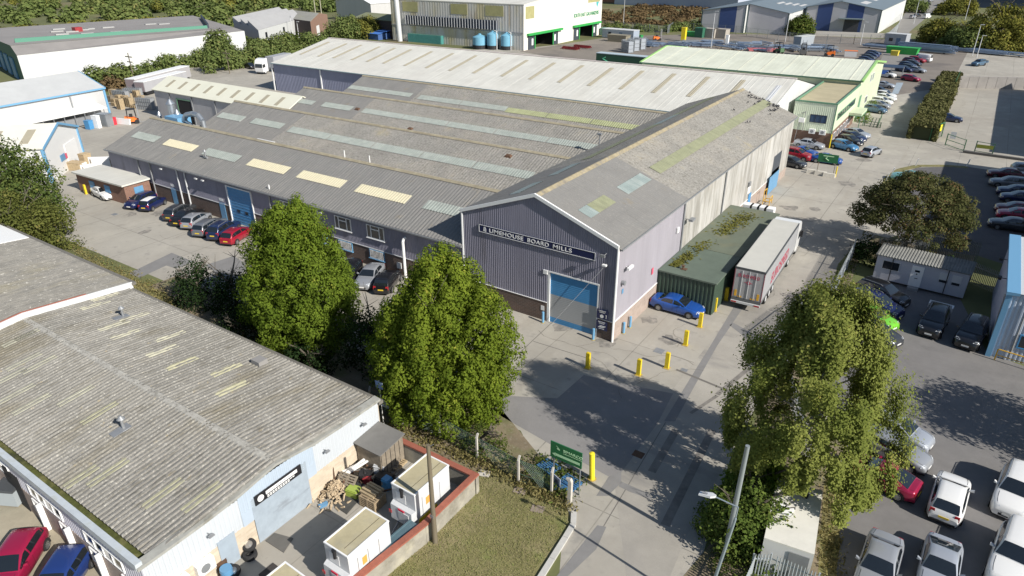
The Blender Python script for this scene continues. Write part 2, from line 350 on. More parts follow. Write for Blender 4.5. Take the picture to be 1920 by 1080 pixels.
sheet('repair_strip',gp((1120,985),(1137,988),(1118,1030),(1060,1085),(1040,1085),(1080,1035)),.012,patch)
tyrem=M('tyre marks',(.20,.185,.165),.9,var=.3,vs=1.0)
for a,b,wd in (((1268,806),(1222,885),.5),((1336,806),(1247,985),.5),((1405,690),(1345,740),.35),((1345,742),(1295,775),.25)):
    p,q=G(*a),G(*b); d=(q-p).normalized(); n=Vector((-d.y,d.x,0))*wd/2
    sheet('tyre_track',[p-n,q-n,q+n,p+n],.014,tyrem)
# tarmac trench scars across the concrete, drains and covers
for pts,wd in (((( 1268,693),(1370,735)),.22),(((1000,640),(1102,672)),.07),(((1248,792),(1130,990)),.05),(((960,675),(1040,600)),.06)):
    p,q=G(*pts[0]),G(*pts[1]); d=(q-p).normalized(); n=Vector((-d.y,d.x,0))*wd/2
    sheet('slab_joint',[p-n,q-n,q+n,p+n],.011,M('joint filler',(.15,.14,.125),.9))
for (x,y,l,w_) in ((1236,658,.75,.75),(1197,852,.7,.6),(215,402,.8,.6),(1283,694,.5,.4)):
    p=G(x,y); mb=MB(); mb.cbox(p.x,p.y,0,l,w_,.02); tag(mb.build('manhole_cover',steeld if x!=1197 else rust),{1236:'round dark manhole cover in concrete beside the yellow bollards',1197:'square drain cover in shaded junction tarmac by the lane',215:'worn access cover in the left yard concrete',1283:'small drain grate beside the lane repair strip'}[x],'manhole cover')
sheet('grass_verge',gp((865,945),(897,897),(935,880),(1000,905),(1062,948),(1074,985),(1012,1072),(985,1140),(600,1140),(700,1075)),.010,grassm)
sheet('planting_bed',[(-62,26.2),(-28,26.2),(-27,25.6),(-20,25.5),(-14.3,26.4),(-14.2,28.0),(-17.5,29.0),(-22,31.5),(-30,31.8),(-62,32)],.008,earth)
sheet('planting_bed',gp((1555,565),(1602,470),(1612,480),(1578,580),(1545,680),(1600,880),(1560,1010),(1545,1130),(1240,1130),(1340,1010),(1400,850),(1440,700),(1500,610)),.014,earth)
sheet('planting_bed',gp((1615,470),(1640,440),(1760,470),(1830,480),(1825,492),(1645,486)),.012,earth)
grassd=M('dry weeds',(.19,.17,.07),.95,var=.3,vs=1.5,spots=((1,.5,.65,(.10,.12,.03),.7),(2,.58,.7,(.27,.22,.13),.6)),bump=.6,bs=10)
sheet('weed_strip',gp((1545,905),(1575,860),(1592,880),(1572,960),(1575,1020),(1560,1130),(1530,1130)),.018,grassd)
sheet('weed_strip',gp((112,455),(140,470),(240,520),(310,550),(340,580),(300,570),(230,528)),.012,grassd)
kp=gp((1655,360),(1668,332),(1690,318),(1722,311),(1775,311),(1815,314))
for a,b in zip(kp,kp[1:]):
    d=(b-a).normalized(); n=Vector((-d.y,d.x,0))*.55
    sheet('grass_kerb',[a-n,b-n,b+n,a+n],.016,grassd)
# kerb stones round the grass corner
kb=MB(); kk=gp((1076,962),(1075,985),(1060,1010),(1035,1050),(1010,1090),(985,1135))
for a,b in zip(kk,kk[1:]):
    d=(b-a).normalized(); n=Vector((-d.y,d.x,0))*.16; L=(b-a).length; k=max(1,int(L/.95))
    for i in range(k):
        p=a+d*(L*i/k+.01); q=a+d*(L*(i+1)/k-.01)
        kb.hexa([p-n,q-n,q+n,p+n],[(*(v)[:2],.14) for v in (p-n,q-n,q+n,p+n)])
struct(kb.build('kerb',stonek))
# ---------------------------------------------------------------- cars
def loft(mb,rings,mi,close=False):
    n0=len(mb.v); k=len(rings[0])
    for r in rings: mb.v+= [tuple(p) for p in r]
    for i in range(len(rings)-1):
        for j in range(k if close else k-1):
            a=n0+i*k+j; b=n0+i*k+(j+1)%k; mb.f.append((a,b,b+k,a+k)); mb.m.append(mi)
CARS={ # L,W,H,zs[(x frac, ztop)], greenhouse rb,rr,fr,fb, wheel r, axle fracs
 'hatch':dict(L=4.25,W=1.80,H=1.48,top=((-.5,.62),(-.485,.86),(-.47,.97),(-.2,1.0),(.1,.99),(.24,.98),(.36,.90),(.45,.80),(.485,.70),(.5,.52)),g=(-.475,-.37,.04,.245),wr=.32,ax=(-.315,.31)),
 'mini':dict(L=3.75,W=1.70,H=1.42,top=((-.5,.60),(-.485,.85),(-.47,.95),(-.2,.97),(.1,.97),(.25,.97),(.36,.92),(.45,.84),(.485,.72),(.5,.52)),g=(-.475,-.40,.08,.23),wr=.31,ax=(-.33,.33)),
 'saloon':dict(L=4.7,W=1.82,H=1.44,top=((-.5,.62),(-.485,.88),(-.46,1.0),(-.32,1.02),(-.1,.99),(.1,.98),(.22,.97),(.36,.88),(.46,.76),(.488,.68),(.5,.50)),g=(-.345,-.20,.05,.225),wr=.32,ax=(-.30,.30)),
 'estate':dict(L=4.75,W=1.82,H=1.50,top=((-.5,.62),(-.488,.90),(-.475,1.0),(-.2,1.0),(.1,.99),(.22,.98),(.36,.89),(.46,.77),(.488,.68),(.5,.50)),g=(-.48,-.41,.05,.22),wr=.32,ax=(-.30,.30)),
 'suv':dict(L=4.55,W=1.88,H=1.70,top=((-.5,.70),(-.488,1.0),(-.475,1.12),(-.2,1.13),(.1,1.12),(.24,1.11),(.38,1.03),(.46,.92),(.488,.80),(.5,.60)),g=(-.478,-.40,.05,.24),wr=.36,ax=(-.30,.31)),
 'coupe':dict(L=4.4,W=1.80,H=1.40,top=((-.5,.62),(-.485,.86),(-.46,.98),(-.34,1.0),(-.1,.97),(.1,.96),(.2,.95),(.36,.86),(.46,.74),(.488,.66),(.5,.50)),g=(-.40,-.16,.02,.20),wr=.33,ax=(-.30,.31)),
 'van':dict(L=5.2,W=1.95,H=2.1,top=((-.5,.8),(-.495,1.0),(-.49,1.15),(-.2,1.16),(.1,1.16),(.32,1.15),(.42,1.02),(.47,.92),(.49,.80),(.5,.60)),g=(-.492,-.48,.22,.34),wr=.35,ax=(-.30,.33)),
 'offroad':dict(L=4.7,W=1.90,H=1.86,top=((-.5,.75),(-.49,1.05),(-.48,1.18),(-.2,1.18),(.1,1.18),(.22,1.17),(.36,1.10),(.46,1.02),(.488,.85),(.5,.62)),g=(-.482,-.44,.06,.20),wr=.39,ax=(-.29,.31)),
}
_carmesh={}
glassM=M('car glass',(.012,.016,.020),.04,spec=.9,coat=.6)
def paint(name,col,met=.0): return M('car paint '+name,col,.30,metal=met,coat=.8,spec=.5)
alloy=M('alloy wheel',(.42,.43,.44),.35,metal=.8); lampR=M('tail lamp',(.38,.012,.018),.2,coat=.5); lampF=M('headlamp',(.62,.66,.70),.12,coat=.8,spec=.8)
plateY=M('yellow plate',(.72,.52,.04),.5); plateW=M('white plate',(.75,.75,.73),.5); seam=M('panel gap',(.02,.02,.022),.8)
def car_meshes(t):
    if t in _carmesh: return _carmesh[t]
    p=CARS[t]; L,W,H=p['L'],p['W'],p['H']; hw=W/2; top=p['top']; rb,rr,fr,fb=[a*L for a in p['g']]
    def ztop(x): return float(np.interp(x/L,[a for a,_ in top],[b for _,b in top]))
    def hwid(x):
        u=abs(x)/(L/2); return hw*(1-.22*max(0,(u-.62)/.38)**2.2)
    xs=sorted(set([a*L for a,_ in top]+list(np.linspace(-.45,.45,15)*L)))
    mb=MB(); rings=[]
    for x in xs:
        cf=(.1 if rb-.05<x<fb+.02 else 1); z1=ztop(x); h=hwid(x); zl=.20+(.06 if abs(x)>.44*L else 0); m=zl+(z1-zl)*.45
        half=[(.88*h,zl),(.97*h,zl+.06),(h,m),(.985*h,zl+(z1-zl)*.72),(.955*h,z1-.07),(.90*h,z1-.012),(.70*h,z1+.012*cf),(.35*h,z1+.028*cf),(0,z1+.034*cf)]
        rings.append([(x,y,z) for y,z in half]+[(x,-y,z) for y,z in half[-2::-1]])
    loft(mb,rings,0)
    for r,sg in ((rings[0],1),(rings[-1],-1)):
        mb.poly(r if sg<0 else r[::-1],0)
    mb.poly([ (xs[0],-.8*hw,.21),(xs[0],.8*hw,.21),(xs[-1],.8*hw,.21),(xs[-1],-.8*hw,.21)],1)
    # greenhouse
    def zr(x):
        mid=(rr+fr)/2; hl=(fr-rr)/2; return H-.05*((x-mid)/hl)**2 if hl>0 else H
    gx=[rb,rb*.55+rr*.45,rr]+list(np.linspace(rr,fr,6)[1:-1])+[fr,fr*.55+fb*.45,fb]
    gr=[]
    for x in gx:
        zb=ztop(x)-.03; h=hwid(x)
        if x<=rr: f=(x-rb)/(rr-rb)
        elif x>=fr: f=(fb-x)/(fb-fr)
        else: f=1
        f=max(0,min(1,f)); zt=zb+.02+(zr(max(rr,min(fr,x)))-zb-.02)*(f**.92 if f<1 else 1)
        half=[(.90*h,zb),(h*(.90-.05*f),zb+(zt-zb)*.35),(h*(.885-.155*f),zb+(zt-zb)*.86),(h*(.87-.22*f),zb+(zt-zb)*.965),(h*.40,zt+.005*f),(0,zt+.012*f)]
        gr.append([(x,y,z) for y,z in half]+[(x,-y,z) for y,z in half[-2::-1]])
    loft(mb,gr,0)
    # wheel arches, sills and panel gaps
    wr=p['wr']
    for ax in p['ax']:
        for sgn in (1,-1):
            x=ax*L; y=sgn*(hwid(x)+.004); n=len(mb.v); k=14; ra=wr+.075
            for i in range(k+1):
                a=math.pi*i/k; xx=x+ra*math.cos(a); mb.v.append((xx,sgn*(hwid(x)*1.0+.006),wr+ra*math.sin(a)*.98))
            mb.v+= [(x-ra,y,.2),(x+ra,y,.2)]
            mb.f.append(tuple(range(n,n+k+3))); mb.m.append(1)
    for sgn in (1,-1):
        for xd in (fb-.16*L,-.02*L-.03,rb+.14*L):
            h=hwid(xd)*1.002+.003
            mb.poly([(xd-.008,sgn*h*.985,.32),(xd+.008,sgn*h*.985,.32),(xd+.008,sgn*h,.62),(xd-.008,sgn*h,.62)],1)
            mb.poly([(xd-.008,sgn*h,.62),(xd+.008,sgn*h,.62),(xd+.008,sgn*h*.975,ztop(xd)-.07),(xd-.008,sgn*h*.975,ztop(xd)-.07)],1)
    for sgn in (1,-1):   # bonnet and boot shut lines
        ks=np.linspace(fb+.02*L,L*.465,7)
        for a,b in zip(ks,ks[1:]):
            ya,yb=hwid(a)*.74,hwid(b)*.74; za,zb=ztop(a)+.016,ztop(b)+.016
            mb.poly([(a,sgn*ya-.009,za),(b,sgn*yb-.009,zb),(b,sgn*yb+.009,zb),(a,sgn*ya+.009,za)],1)
    xf=xs[-1]; mb.poly([(xf-.004+.012,-.36*hw,.50),(xf+.008,.36*hw,.50),(L*.487+.012,.34*hw,ztop(L*.487)-.03),(L*.487+.012,-.34*hw,ztop(L*.487)-.03)],1)
    xb_=xs[0]-.006; mb.poly([(xb_,-.7*hw,.24),(xb_,.7*hw,.24),(xb_,.7*hw,.36),(xb_,-.7*hw,.36)],1)
    hx=rb-.05 if t in('saloon','coupe') else None
    if hx:
        for sgn in (1,-1): mb.poly([(-L*.455,sgn*hwid(-L*.455)*.72-.008,ztop(-L*.455)+.016),(hx,sgn*hwid(hx)*.72-.008,ztop(hx)+.016),(hx,sgn*hwid(hx)*.72+.008,ztop(hx)+.016),(-L*.455,sgn*hwid(-L*.455)*.72+.008,ztop(-L*.455)+.016)],1)
    # lower bumper grille
    xf=xs[-1]+.006
    mb.poly([(xf,-.45*hw,.30),(xf,.45*hw,.30),(xf,.45*hw,.46),(xf,-.45*hw,.46)],1)
    out={'body':mb}
    # glass
    def glass_strip(a,b,c,d,off):   # two rings portions
        return None
    def lerp3(p,q,t): return tuple(p[i]+(q[i]-p[i])*t for i in range(3))
    def endglass(r0,r1,r2,sx):
        g=MB(); P=[]
        for r,s in ((lerpring(r0,r1,.18),.97),(r1,.96),(lerpring(r1,r2,.86),.95)):
            n_=len(r); P.append([Vector((r[i][0],r[i][1]*(s if i in(3,n_-4) else 1),r[i][2]))+Vector((sx*.014,0,.016)) for i in (3,4,5,6,7)])
        for i in range(2):
            for j in range(4): g.poly([P[i][j],P[i][j+1],P[i+1][j+1],P[i+1][j]],0)
        return g
    def endglass_old(r0,r1,r2,sx):
        g=MB(); n=len(r0); idx=[1,2,4,5,6,8,9] if False else list(range(1,n-1))
        o=Vector((sx*.012,0,.012)); rows=[r0,r1,r2]
        def pt(r,y,zoff=0): # point on ring at lateral fraction y
            ys=[q[1] for q in r][::-1]; zs=[q[2] for q in r][::-1]
            return (r[0][0],y,float(np.interp(y,ys,zs)))
        P=[]
        for r,s in ((lerpring(r0,r1,.18),.86),(r1,.84),(lerpring(r1,r2,.86),.82)):
            wmax=max(q[1] for q in r if True); wtop=r[3][1]
            P.append([Vector(pt(r,wtop*f*(s/.86)))+o for f in (-.97,-.5,0,.5,.97)])
        for i in range(2):
            for j in range(4): g.poly([P[i][j],P[i][j+1],P[i+1][j+1],P[i+1][j]],0)
        return g
    def lerpring(a,b,t): return [lerp3(p,q,t) for p,q in zip(a,b)]
    out['windscreen']=endglass(gr[-1],gr[-2],gr[-3],1)
    out['rear_window']=endglass(gr[0],gr[1],gr[2],-1)
    for nm,sgn in (('side_window',1),('side_window_r',-1)):
        g=MB(); n=len(gr[0]); mid=n-1
        xa=rb+ (rr-rb)*.45+ .10; xb=fb-(fb-fr)*.20
        def sp(x,t):
            i=max(k for k in range(len(gx)) if gx[k]<=x+1e-9); i=min(i,len(gx)-2); f=(x-gx[i])/(gx[i+1]-gx[i]) if gx[i+1]>gx[i] else 0
            rg=lerpring(gr[i],gr[i+1],f); a,b=(rg[1],rg[2]); b0=rg[0]
            lo=lerp3(b0,a,.35); q=lo if t==0 else (a if t==.5 else lerp3(a,b,.92)); return Vector((q[0],sgn*(q[1]+.013),q[2]+.003))
        pil=[xa,(xa+fr)/2*.55+xa*.0+(-.02*L)*.45,0,0]; bx=-.03*L
        panes=[(xa,bx-.05),(bx+.05,xb)]
        if t in('estate','suv','offroad'): panes=[(xa,xa+(bx-xa)*.36),(xa+(bx-xa)*.36+.07,bx-.05),(bx+.05,xb)]
        if t=='van': panes=[(bx+.9,xb)]
        if t=='coupe': panes=[(bx-.25*L*.6,xb)]
        for (u,v) in panes:
            k=4
            def tt(x): # top fraction limited near slanted ends
                return .93
            for i in range(k):
                x0=u+(v-u)*i/k; x1=u+(v-u)*(i+1)/k
                for ta,tb in ((0,.5),(.5,1)):
                    q=[sp(x0,ta),sp(x1,ta),sp(x1,tb),sp(x0,tb)]
                    g.poly(q if sgn<0 else q[::-1],0)
        out[nm]=g
    # wheels
    wm=MB(); 
    for k in range(1):
        n=20; ys=.10
        prof=[(wr*.60,.10,1),(wr*.64,.115,0),(wr*.93,.115,0),(wr,.08,0),(wr,-.08,0),(wr*.93,-.11,0)]
        rr_=[[(r*math.cos(2*math.pi*i/n),y,r*math.sin(2*math.pi*i/n)) for i in range(n)] for r,y,_ in prof]
        loft(wm,rr_,0,True)
    rim=MB(); nsp=5
    rim.tube((0,.055,0),(0,.06,0),wr*.62,wr*.62,20,1)
    rim.tube((0,.06,0),(0,.112,0),wr*.13,wr*.11,8,0)
    for i in range(nsp):
        a=2*math.pi*i/nsp; d=Vector((math.cos(a),0,math.sin(a))); e=Vector((-math.sin(a),0,math.cos(a)))
        for q in (-.10,.10):
            b0=d*wr*.1+e*(q*.6*wr); b1=d*wr*.63+e*(q*1.8*wr)
            rim.hexa([b0-e*.03*1+Vector((0,.06,0)),b1-e*.025+Vector((0,.07,0)),b1+e*.025+Vector((0,.07,0)),b0+e*.03+Vector((0,.06,0))],[b0-e*.03+Vector((0,.108,0)),b1-e*.025+Vector((0,.106,0)),b1+e*.025+Vector((0,.106,0)),b0+e*.03+Vector((0,.108,0))],0)
    nn=20; loft(rim,[[(r*math.cos(2*math.pi*i/nn),y,r*math.sin(2*math.pi*i/nn)) for i in range(nn)] for r,y in ((wr*.58,.06),(wr*.60,.112),(wr*.66,.117))],0,True)
    out['wheel']=wm; out['rim']=rim
    # lamps
    for nm,x,sgn,z0,z1,wid in (('headlight',L*.478,1,.60,.74,.34),('headlight_r',L*.478,-1,.60,.74,.34)):
        g=MB(); h=hwid(x); zt=ztop(x); zo=ztop(L*.44)
        xa=L*.43; ha=hwid(xa)
        g.poly([(L*.492,sgn*h*.55,zt-.13),(L*.470+.01,sgn*(h*.955),zt-.12),(L*.472,sgn*h*.93,zt-.01+.03),(L*.487,sgn*h*.55,ztop(L*.487)+.015)],0)
        g.poly([(L*.470+.01,sgn*(h*.955+.006),zt-.12),(xa,sgn*(ha+.004),zo-.15),(xa,sgn*(ha*.955+.012),zo-.055),(L*.472,sgn*h*.95,zt+.01)],0)
        g.poly([(L*.487,sgn*h*.55,ztop(L*.487)+.035),(L*.472,sgn*h*.93,zt+.018),(xa,sgn*ha*.935,zo+.012),(L*.452,sgn*ha*.66,ztop(L*.452)+.03)],0)
        out[nm]=g
    for nm,sgn in (('tail_light',1),('tail_light_r',-1)):
        g=MB(); x=-L/2; z0=.62 if t not in('suv','offroad','van') else .78; z1=ztop(-L*.47)-.03; h=hwid(-L*.48)
        g.hexa([(-L*.492,sgn*h*.60,z0),(-L*.492,sgn*h*.99,z0),(-L*.455,sgn*h*1.02,z0),(-L*.455,sgn*h*.6,z0)],[(-L*.486-.012,sgn*h*.66,z1),(-L*.482-.012,sgn*h*.965,z1),(-L*.45,sgn*h*1.0,z1),(-L*.45,sgn*h*.66,z1)],0)
        out[nm]=g
    g=MB(); g.cbox(-L/2-.008,0,.48 if t not in('hatch','mini','suv','offroad','estate') else .74,.03,.52,.12); 
    if t in('hatch','mini','estate','suv','offroad'): g=MB(); zc=.60 if t not in('suv','offroad') else .72; g.cbox(-L/2-.006,0,zc-.06,.03,.52,.12)
    out['rear_plate']=g
    g=MB(); g.cbox(L/2+.006,0,.40,.03,.52,.12); out['front_plate']=g
    for nm,sgn in (('mirror',1),('mirror_r',-1)):
        g=MB(); x=fb-.10*L; h=hwid(x)*.93; z=ztop(x)+.02
        g.hexa([(x-.07,sgn*h,z),(x+.07,sgn*h,z),(x+.05,sgn*(h+.22),z+.02),(x-.08,sgn*(h+.22),z+.02)],[(x-.06,sgn*h,z+.06),(x+.05,sgn*h,z+.06),(x+.03,sgn*(h+.21),z+.16),(x-.08,sgn*(h+.21),z+.16)],0)
        out[nm]=g
    if t in('estate','offroad','suv'):
        for nm,sgn in (('roof_rail',1),('roof_rail_r',-1)):
            g=MB(); hh=hwid(0)*.62; g.path([(rr+.15,sgn*hh,H-.05),(rr+.3,sgn*hh,H+.035),(fr-.3,sgn*hh,H+.035),(fr-.1,sgn*hh,H-.05)],.022,6); out[nm]=g
    me={}
    for k,g in out.items():
        mats={'body':[paint('white',(.72,.72,.71)),seam],'windscreen':[glassM],'rear_window':[glassM],'side_window':[glassM],'side_window_r':[glassM],'wheel':[rubber],'rim':[alloy,rubberd],
          'headlight':[lampF],'headlight_r':[lampF],'tail_light':[lampR],'tail_light_r':[lampR],'rear_plate':[plateY],'front_plate':[plateW],'mirror':[black],'mirror_r':[black],'roof_rail':[steeld],'roof_rail_r':[steeld]}[k]
        me[k]=g.mesh('car_'+k,mats,smooth=(50 if k=='body' else 40))
    _carmesh[t]=me; return me
def car(t,label,pos,head,pm,group=None,name=None,cat='car',roof=None,detail=2):
    p=CARS[t]; me=car_meshes(t); L=p['L']; e=thing(name or {'hatch':'hatchback_car','mini':'small_car','saloon':'saloon_car','estate':'estate_car','suv':'suv_car','coupe':'coupe_car','van':'van','offroad':'offroad_car'}[t],label,cat,(pos[0],pos[1],.016),head,group)
    def add(nm,key,loc=(0,0,0),rz=0,par=None,mat=None):
        o=bpy.data.objects.new(nm,me[key]); C.objects.link(o); o.parent=par or e; o.location=loc; o.rotation_euler=(0,0,rz)
        if mat: o.material_slots[0].link='OBJECT'; o.material_slots[0].material=mat
        return o
    b=add('body','body',mat=pm)
    for k in('windscreen','rear_window'): add(k,k)
    add('side_window','side_window'); add('side_window','side_window_r')
    for ax in p['ax']:
        x=ax*L; u=abs(x)/(L/2); h=p['W']/2*(1-.22*max(0,(u-.62)/.38)**2.2)
        for sgn in(1,-1):
            wl=add('wheel','wheel',(x,sgn*(h-.10),p['wr']),0 if sgn>0 else math.pi)
            if detail>0: add('rim','rim',(0,0,0),0,wl)
    for k in('headlight','tail_light'): add(k,k); add(k,k+'_r')
    if detail>0:
        add('rear_plate','rear_plate'); add('front_plate','front_plate'); add('mirror','mirror',mat=pm); add('mirror','mirror_r',mat=pm)
        if t in('estate','offroad','suv'): add('roof_rail','roof_rail'); add('roof_rail','roof_rail_r')
    if roof:
        mb=MB(); H=p['H']; rb,rr,fr,fb=[a*L for a in p['g']]; h=p['W']/2*.60
        n=8
        for i in range(n):
            x0=rr+.04+(fr-rr-.06)*i/n; x1=rr+.04+(fr-rr-.06)*(i+1)/n; mid=(rr+fr)/2; hl=(fr-rr)/2
            z0=H-.05*((x0-mid)/hl)**2+.018; z1=H-.05*((x1-mid)/hl)**2+.018
            for ya,yb,da,db in((-h,-h*.5,-.028,-.006),(-h*.5,h*.5,-.006,-.006),(h*.5,h,-.006,-.028)):
                mb.poly([(x0,ya,z0+da),(x1,ya,z1+da),(x1,yb,z1+db),(x0,yb,z0+db)])
        mb.build('roof_panel',roof,e,smooth=60,local=True,label=None)
    return e
# cracks wandering over the concrete
cg=np.random.default_rng(91); ckm=M('crack dark',(.15,.135,.11),.95)
def crack(px,py,L,ang):
    p=G(px,py); pts=[p]; a=ang
    for i in range(int(L/.5)): a+=cg.normal(0,.35); p=p+Vector((math.cos(a),math.sin(a),0))*.5; pts.append(p)
    mb=MB()
    for i,(u,v) in enumerate(zip(pts,pts[1:])):
        d=(v-u).normalized(); n=Vector((-d.y,d.x,0))*(.007+.009*cg.random()); z=.0155
        mb.poly([(*(u-n)[:2],z),(*(v-n)[:2],z),(*(v+n)[:2],z),(*(u+n)[:2],z)])
    o=mb.build('crack',ckm); struct(o)
for q in ((1110,670,6,-.4),(1080,650,5,.8),(1150,655,7,.3),(1195,720,6,1.2),(1010,620,8,-1.2),(1270,650,5,1.6),(1440,560,8,1.2),(1390,650,6,.4),(1500,480,9,1.0),(300,440,9,.1),(220,430,8,1.0),(350,460,7,.5),(1560,420,9,1.3),(1620,360,8,.6),(1700,280,9,1.2),(1800,200,9,1.0),(1450,420,8,.9)): crack(*q)
om=M('oil stain',(.20,.188,.168),.85,var=.25,vs=2,spots=((1.6,.45,.6,(.30,.275,.24),.9),))
for i,(px,py,r) in enumerate(((1255,640,.9),(1140,640,1.0),(300,400,1.2),(245,402,.8),(270,435,.7),(1480,390,1.2),(1460,445,1.6),(1528,392,.8),(1590,345,1.4),(1215,600,.8),(1620,300,1.2),(1060,610,1.2))):
    c=G(px,py); sheet('stain',[(c.x+r*cg.uniform(.55,1.2)*math.cos(a),c.y+r*cg.uniform(.5,1.3)*math.sin(a)) for a in np.linspace(0,6.28,15)[:-1]],.0125,om)
# ---------------------------------------------------------------- foliage
def leaf_object(name,P,N,size,tint,mat,parent=None,aspect=.62):
    """P,N: n x 3 leaf centres and normals; one small quad per leaf spray"""
    n=len(P); N=N/np.maximum(1e-6,np.linalg.norm(N,axis=1,keepdims=True))
    r=rng.normal(size=(n,3)); U=np.cross(N,r); U/=np.maximum(1e-6,np.linalg.norm(U,axis=1,keepdims=True)); V=np.cross(N,U)
    s=(np.asarray(size)*rng.uniform(.6,1.25,n))[:,None]*.5
    a=P-U*s; b=P-V*s*aspect+N*s*.18; c=P+U*s; d=P+V*s*aspect+N*s*.18
    co=np.stack([a,b,c,d],1).reshape(-1,3)
    if parent is not None: co=co-np.array(parent.location)[None,:]
    me=bpy.data.meshes.new(name); me.vertices.add(4*n); me.loops.add(4*n); me.polygons.add(n)
    me.vertices.foreach_set('co',co.astype(np.float32).ravel()); me.loops.foreach_set('vertex_index',np.arange(4*n,dtype=np.int32))
    me.polygons.foreach_set('loop_start',np.arange(0,4*n,4,dtype=np.int32)); me.polygons.foreach_set('loop_total',np.full(n,4,dtype=np.int32))
    at=me.attributes.new('tint','FLOAT','FACE'); at.data.foreach_set('value',np.clip(tint,0,1).astype(np.float32))
    me.materials.append(mat); me.update(calc_edges=True)
    o=bpy.data.objects.new(name,me); C.objects.link(o)
    if parent is not None: o.parent=parent
    return o
def clumps(cent,rad,nper,flat=1.0,shell=.55,up=.5,rnd=.42,stretch=(1,1,1),tintv=.2):
    """leaf sprays on ragged clumps: cent n x 3, rad n"""
    Ps=[];Ns=[];T=[]
    for c,r in zip(cent,rad):
        k=max(4,int(nper*(r**2))); d=rng.normal(size=(k,3)); d/=np.linalg.norm(d,axis=1,keepdims=True)
        q=r*(shell+(1-shell)*rng.random(k)**.5)*rng.uniform(.75,1.15,k)
        p=d*q[:,None]*np.array(stretch); p[:,2]*=flat
        Ps.append(p+c); Ns.append(d*1.0+np.array([0,0,up])+rng.normal(size=(k,3))*rnd); T.append(np.clip(rng.normal(rng.uniform(.25,.75),tintv,k),0,1))
    return np.concatenate(Ps),np.concatenate(Ns),np.concatenate(T)
def trunk_mb(base,top,r0,r1,limbs,wob=.15,seed=1):
    rr=random.Random(seed); mb=MB(); b=Vector(base); t=Vector(top); k=6; pts=[]
    for i in range(k+1):
        f=i/k; p=b.lerp(t,f)+Vector((rr.uniform(-wob,wob),rr.uniform(-wob,wob),0))*(f*(1-f)*4); pts.append((p,r0+(r1-r0)*f))
    for (p,a),(q,c) in zip(pts,pts[1:]): mb.tube(p,q,a,c,8,cap=False)
    for (f,dx,dy,dz,rad) in limbs:
        i=min(k-1,int(f*k)); s=pts[i][0].lerp(pts[i+1][0],f*k-i); e=s+Vector((dx,dy,dz)); m=s.lerp(e,.5)+Vector((rr.uniform(-.2,.2),rr.uniform(-.2,.2),.15*dz))
        mb.tube(s,m,rad,rad*.7,6,cap=False); mb.tube(m,e,rad*.7,rad*.25,6,cap=False)
        for _ in range(3):
            e2=m.lerp(e,rr.uniform(.2,.9))+Vector((rr.uniform(-1,1),rr.uniform(-1,1),rr.uniform(.2,1)))*(.35*(e-s).length); mb.tube(m.lerp(e,.4),e2,rad*.35,rad*.1,5,cap=False)
    return mb
Lhorn=leafmat('hornbeam leaves',(.085,.138,.018),(.195,.262,.036),(.30,.32,.055),.42)
Lhorn2=leafmat('hornbeam leaves yellowing',(.095,.145,.018),(.22,.28,.036),(.34,.33,.06),.42)
Lbirch=leafmat('birch leaves',(.15,.185,.042),(.29,.315,.085),(.38,.345,.105),.4)
Lmaple=leafmat('maple leaves',(.066,.082,.03),(.135,.13,.055),(.21,.125,.065))
Ldark=leafmat('dark evergreen leaves',(.012,.026,.010),(.030,.05,.018),(.05,.07,.022),.15)
Lgreen=leafmat('mid green leaves',(.06,.095,.02),(.13,.16,.04),(.19,.18,.055))
Lbright=leafmat('fresh green leaves',(.08,.15,.02),(.16,.235,.036),(.24,.28,.06))
Lgreen2=leafmat('shrub leaves',(.075,.12,.025),(.16,.21,.05),(.23,.24,.07))
Lwood=leafmat('woodland leaves',(.10,.14,.044),(.18,.215,.072),(.25,.24,.09),.25)
Lwood2=leafmat('golden woodland leaves',(.11,.122,.032),(.235,.225,.05),(.31,.26,.07),.25)
Lhedge=leafmat('clipped hedge leaves',(.08,.088,.032),(.175,.165,.075),(.24,.19,.11),.15)
Lbrown=leafmat('brown thicket',(.10,.07,.04),(.17,.12,.06),(.20,.15,.07),.1)
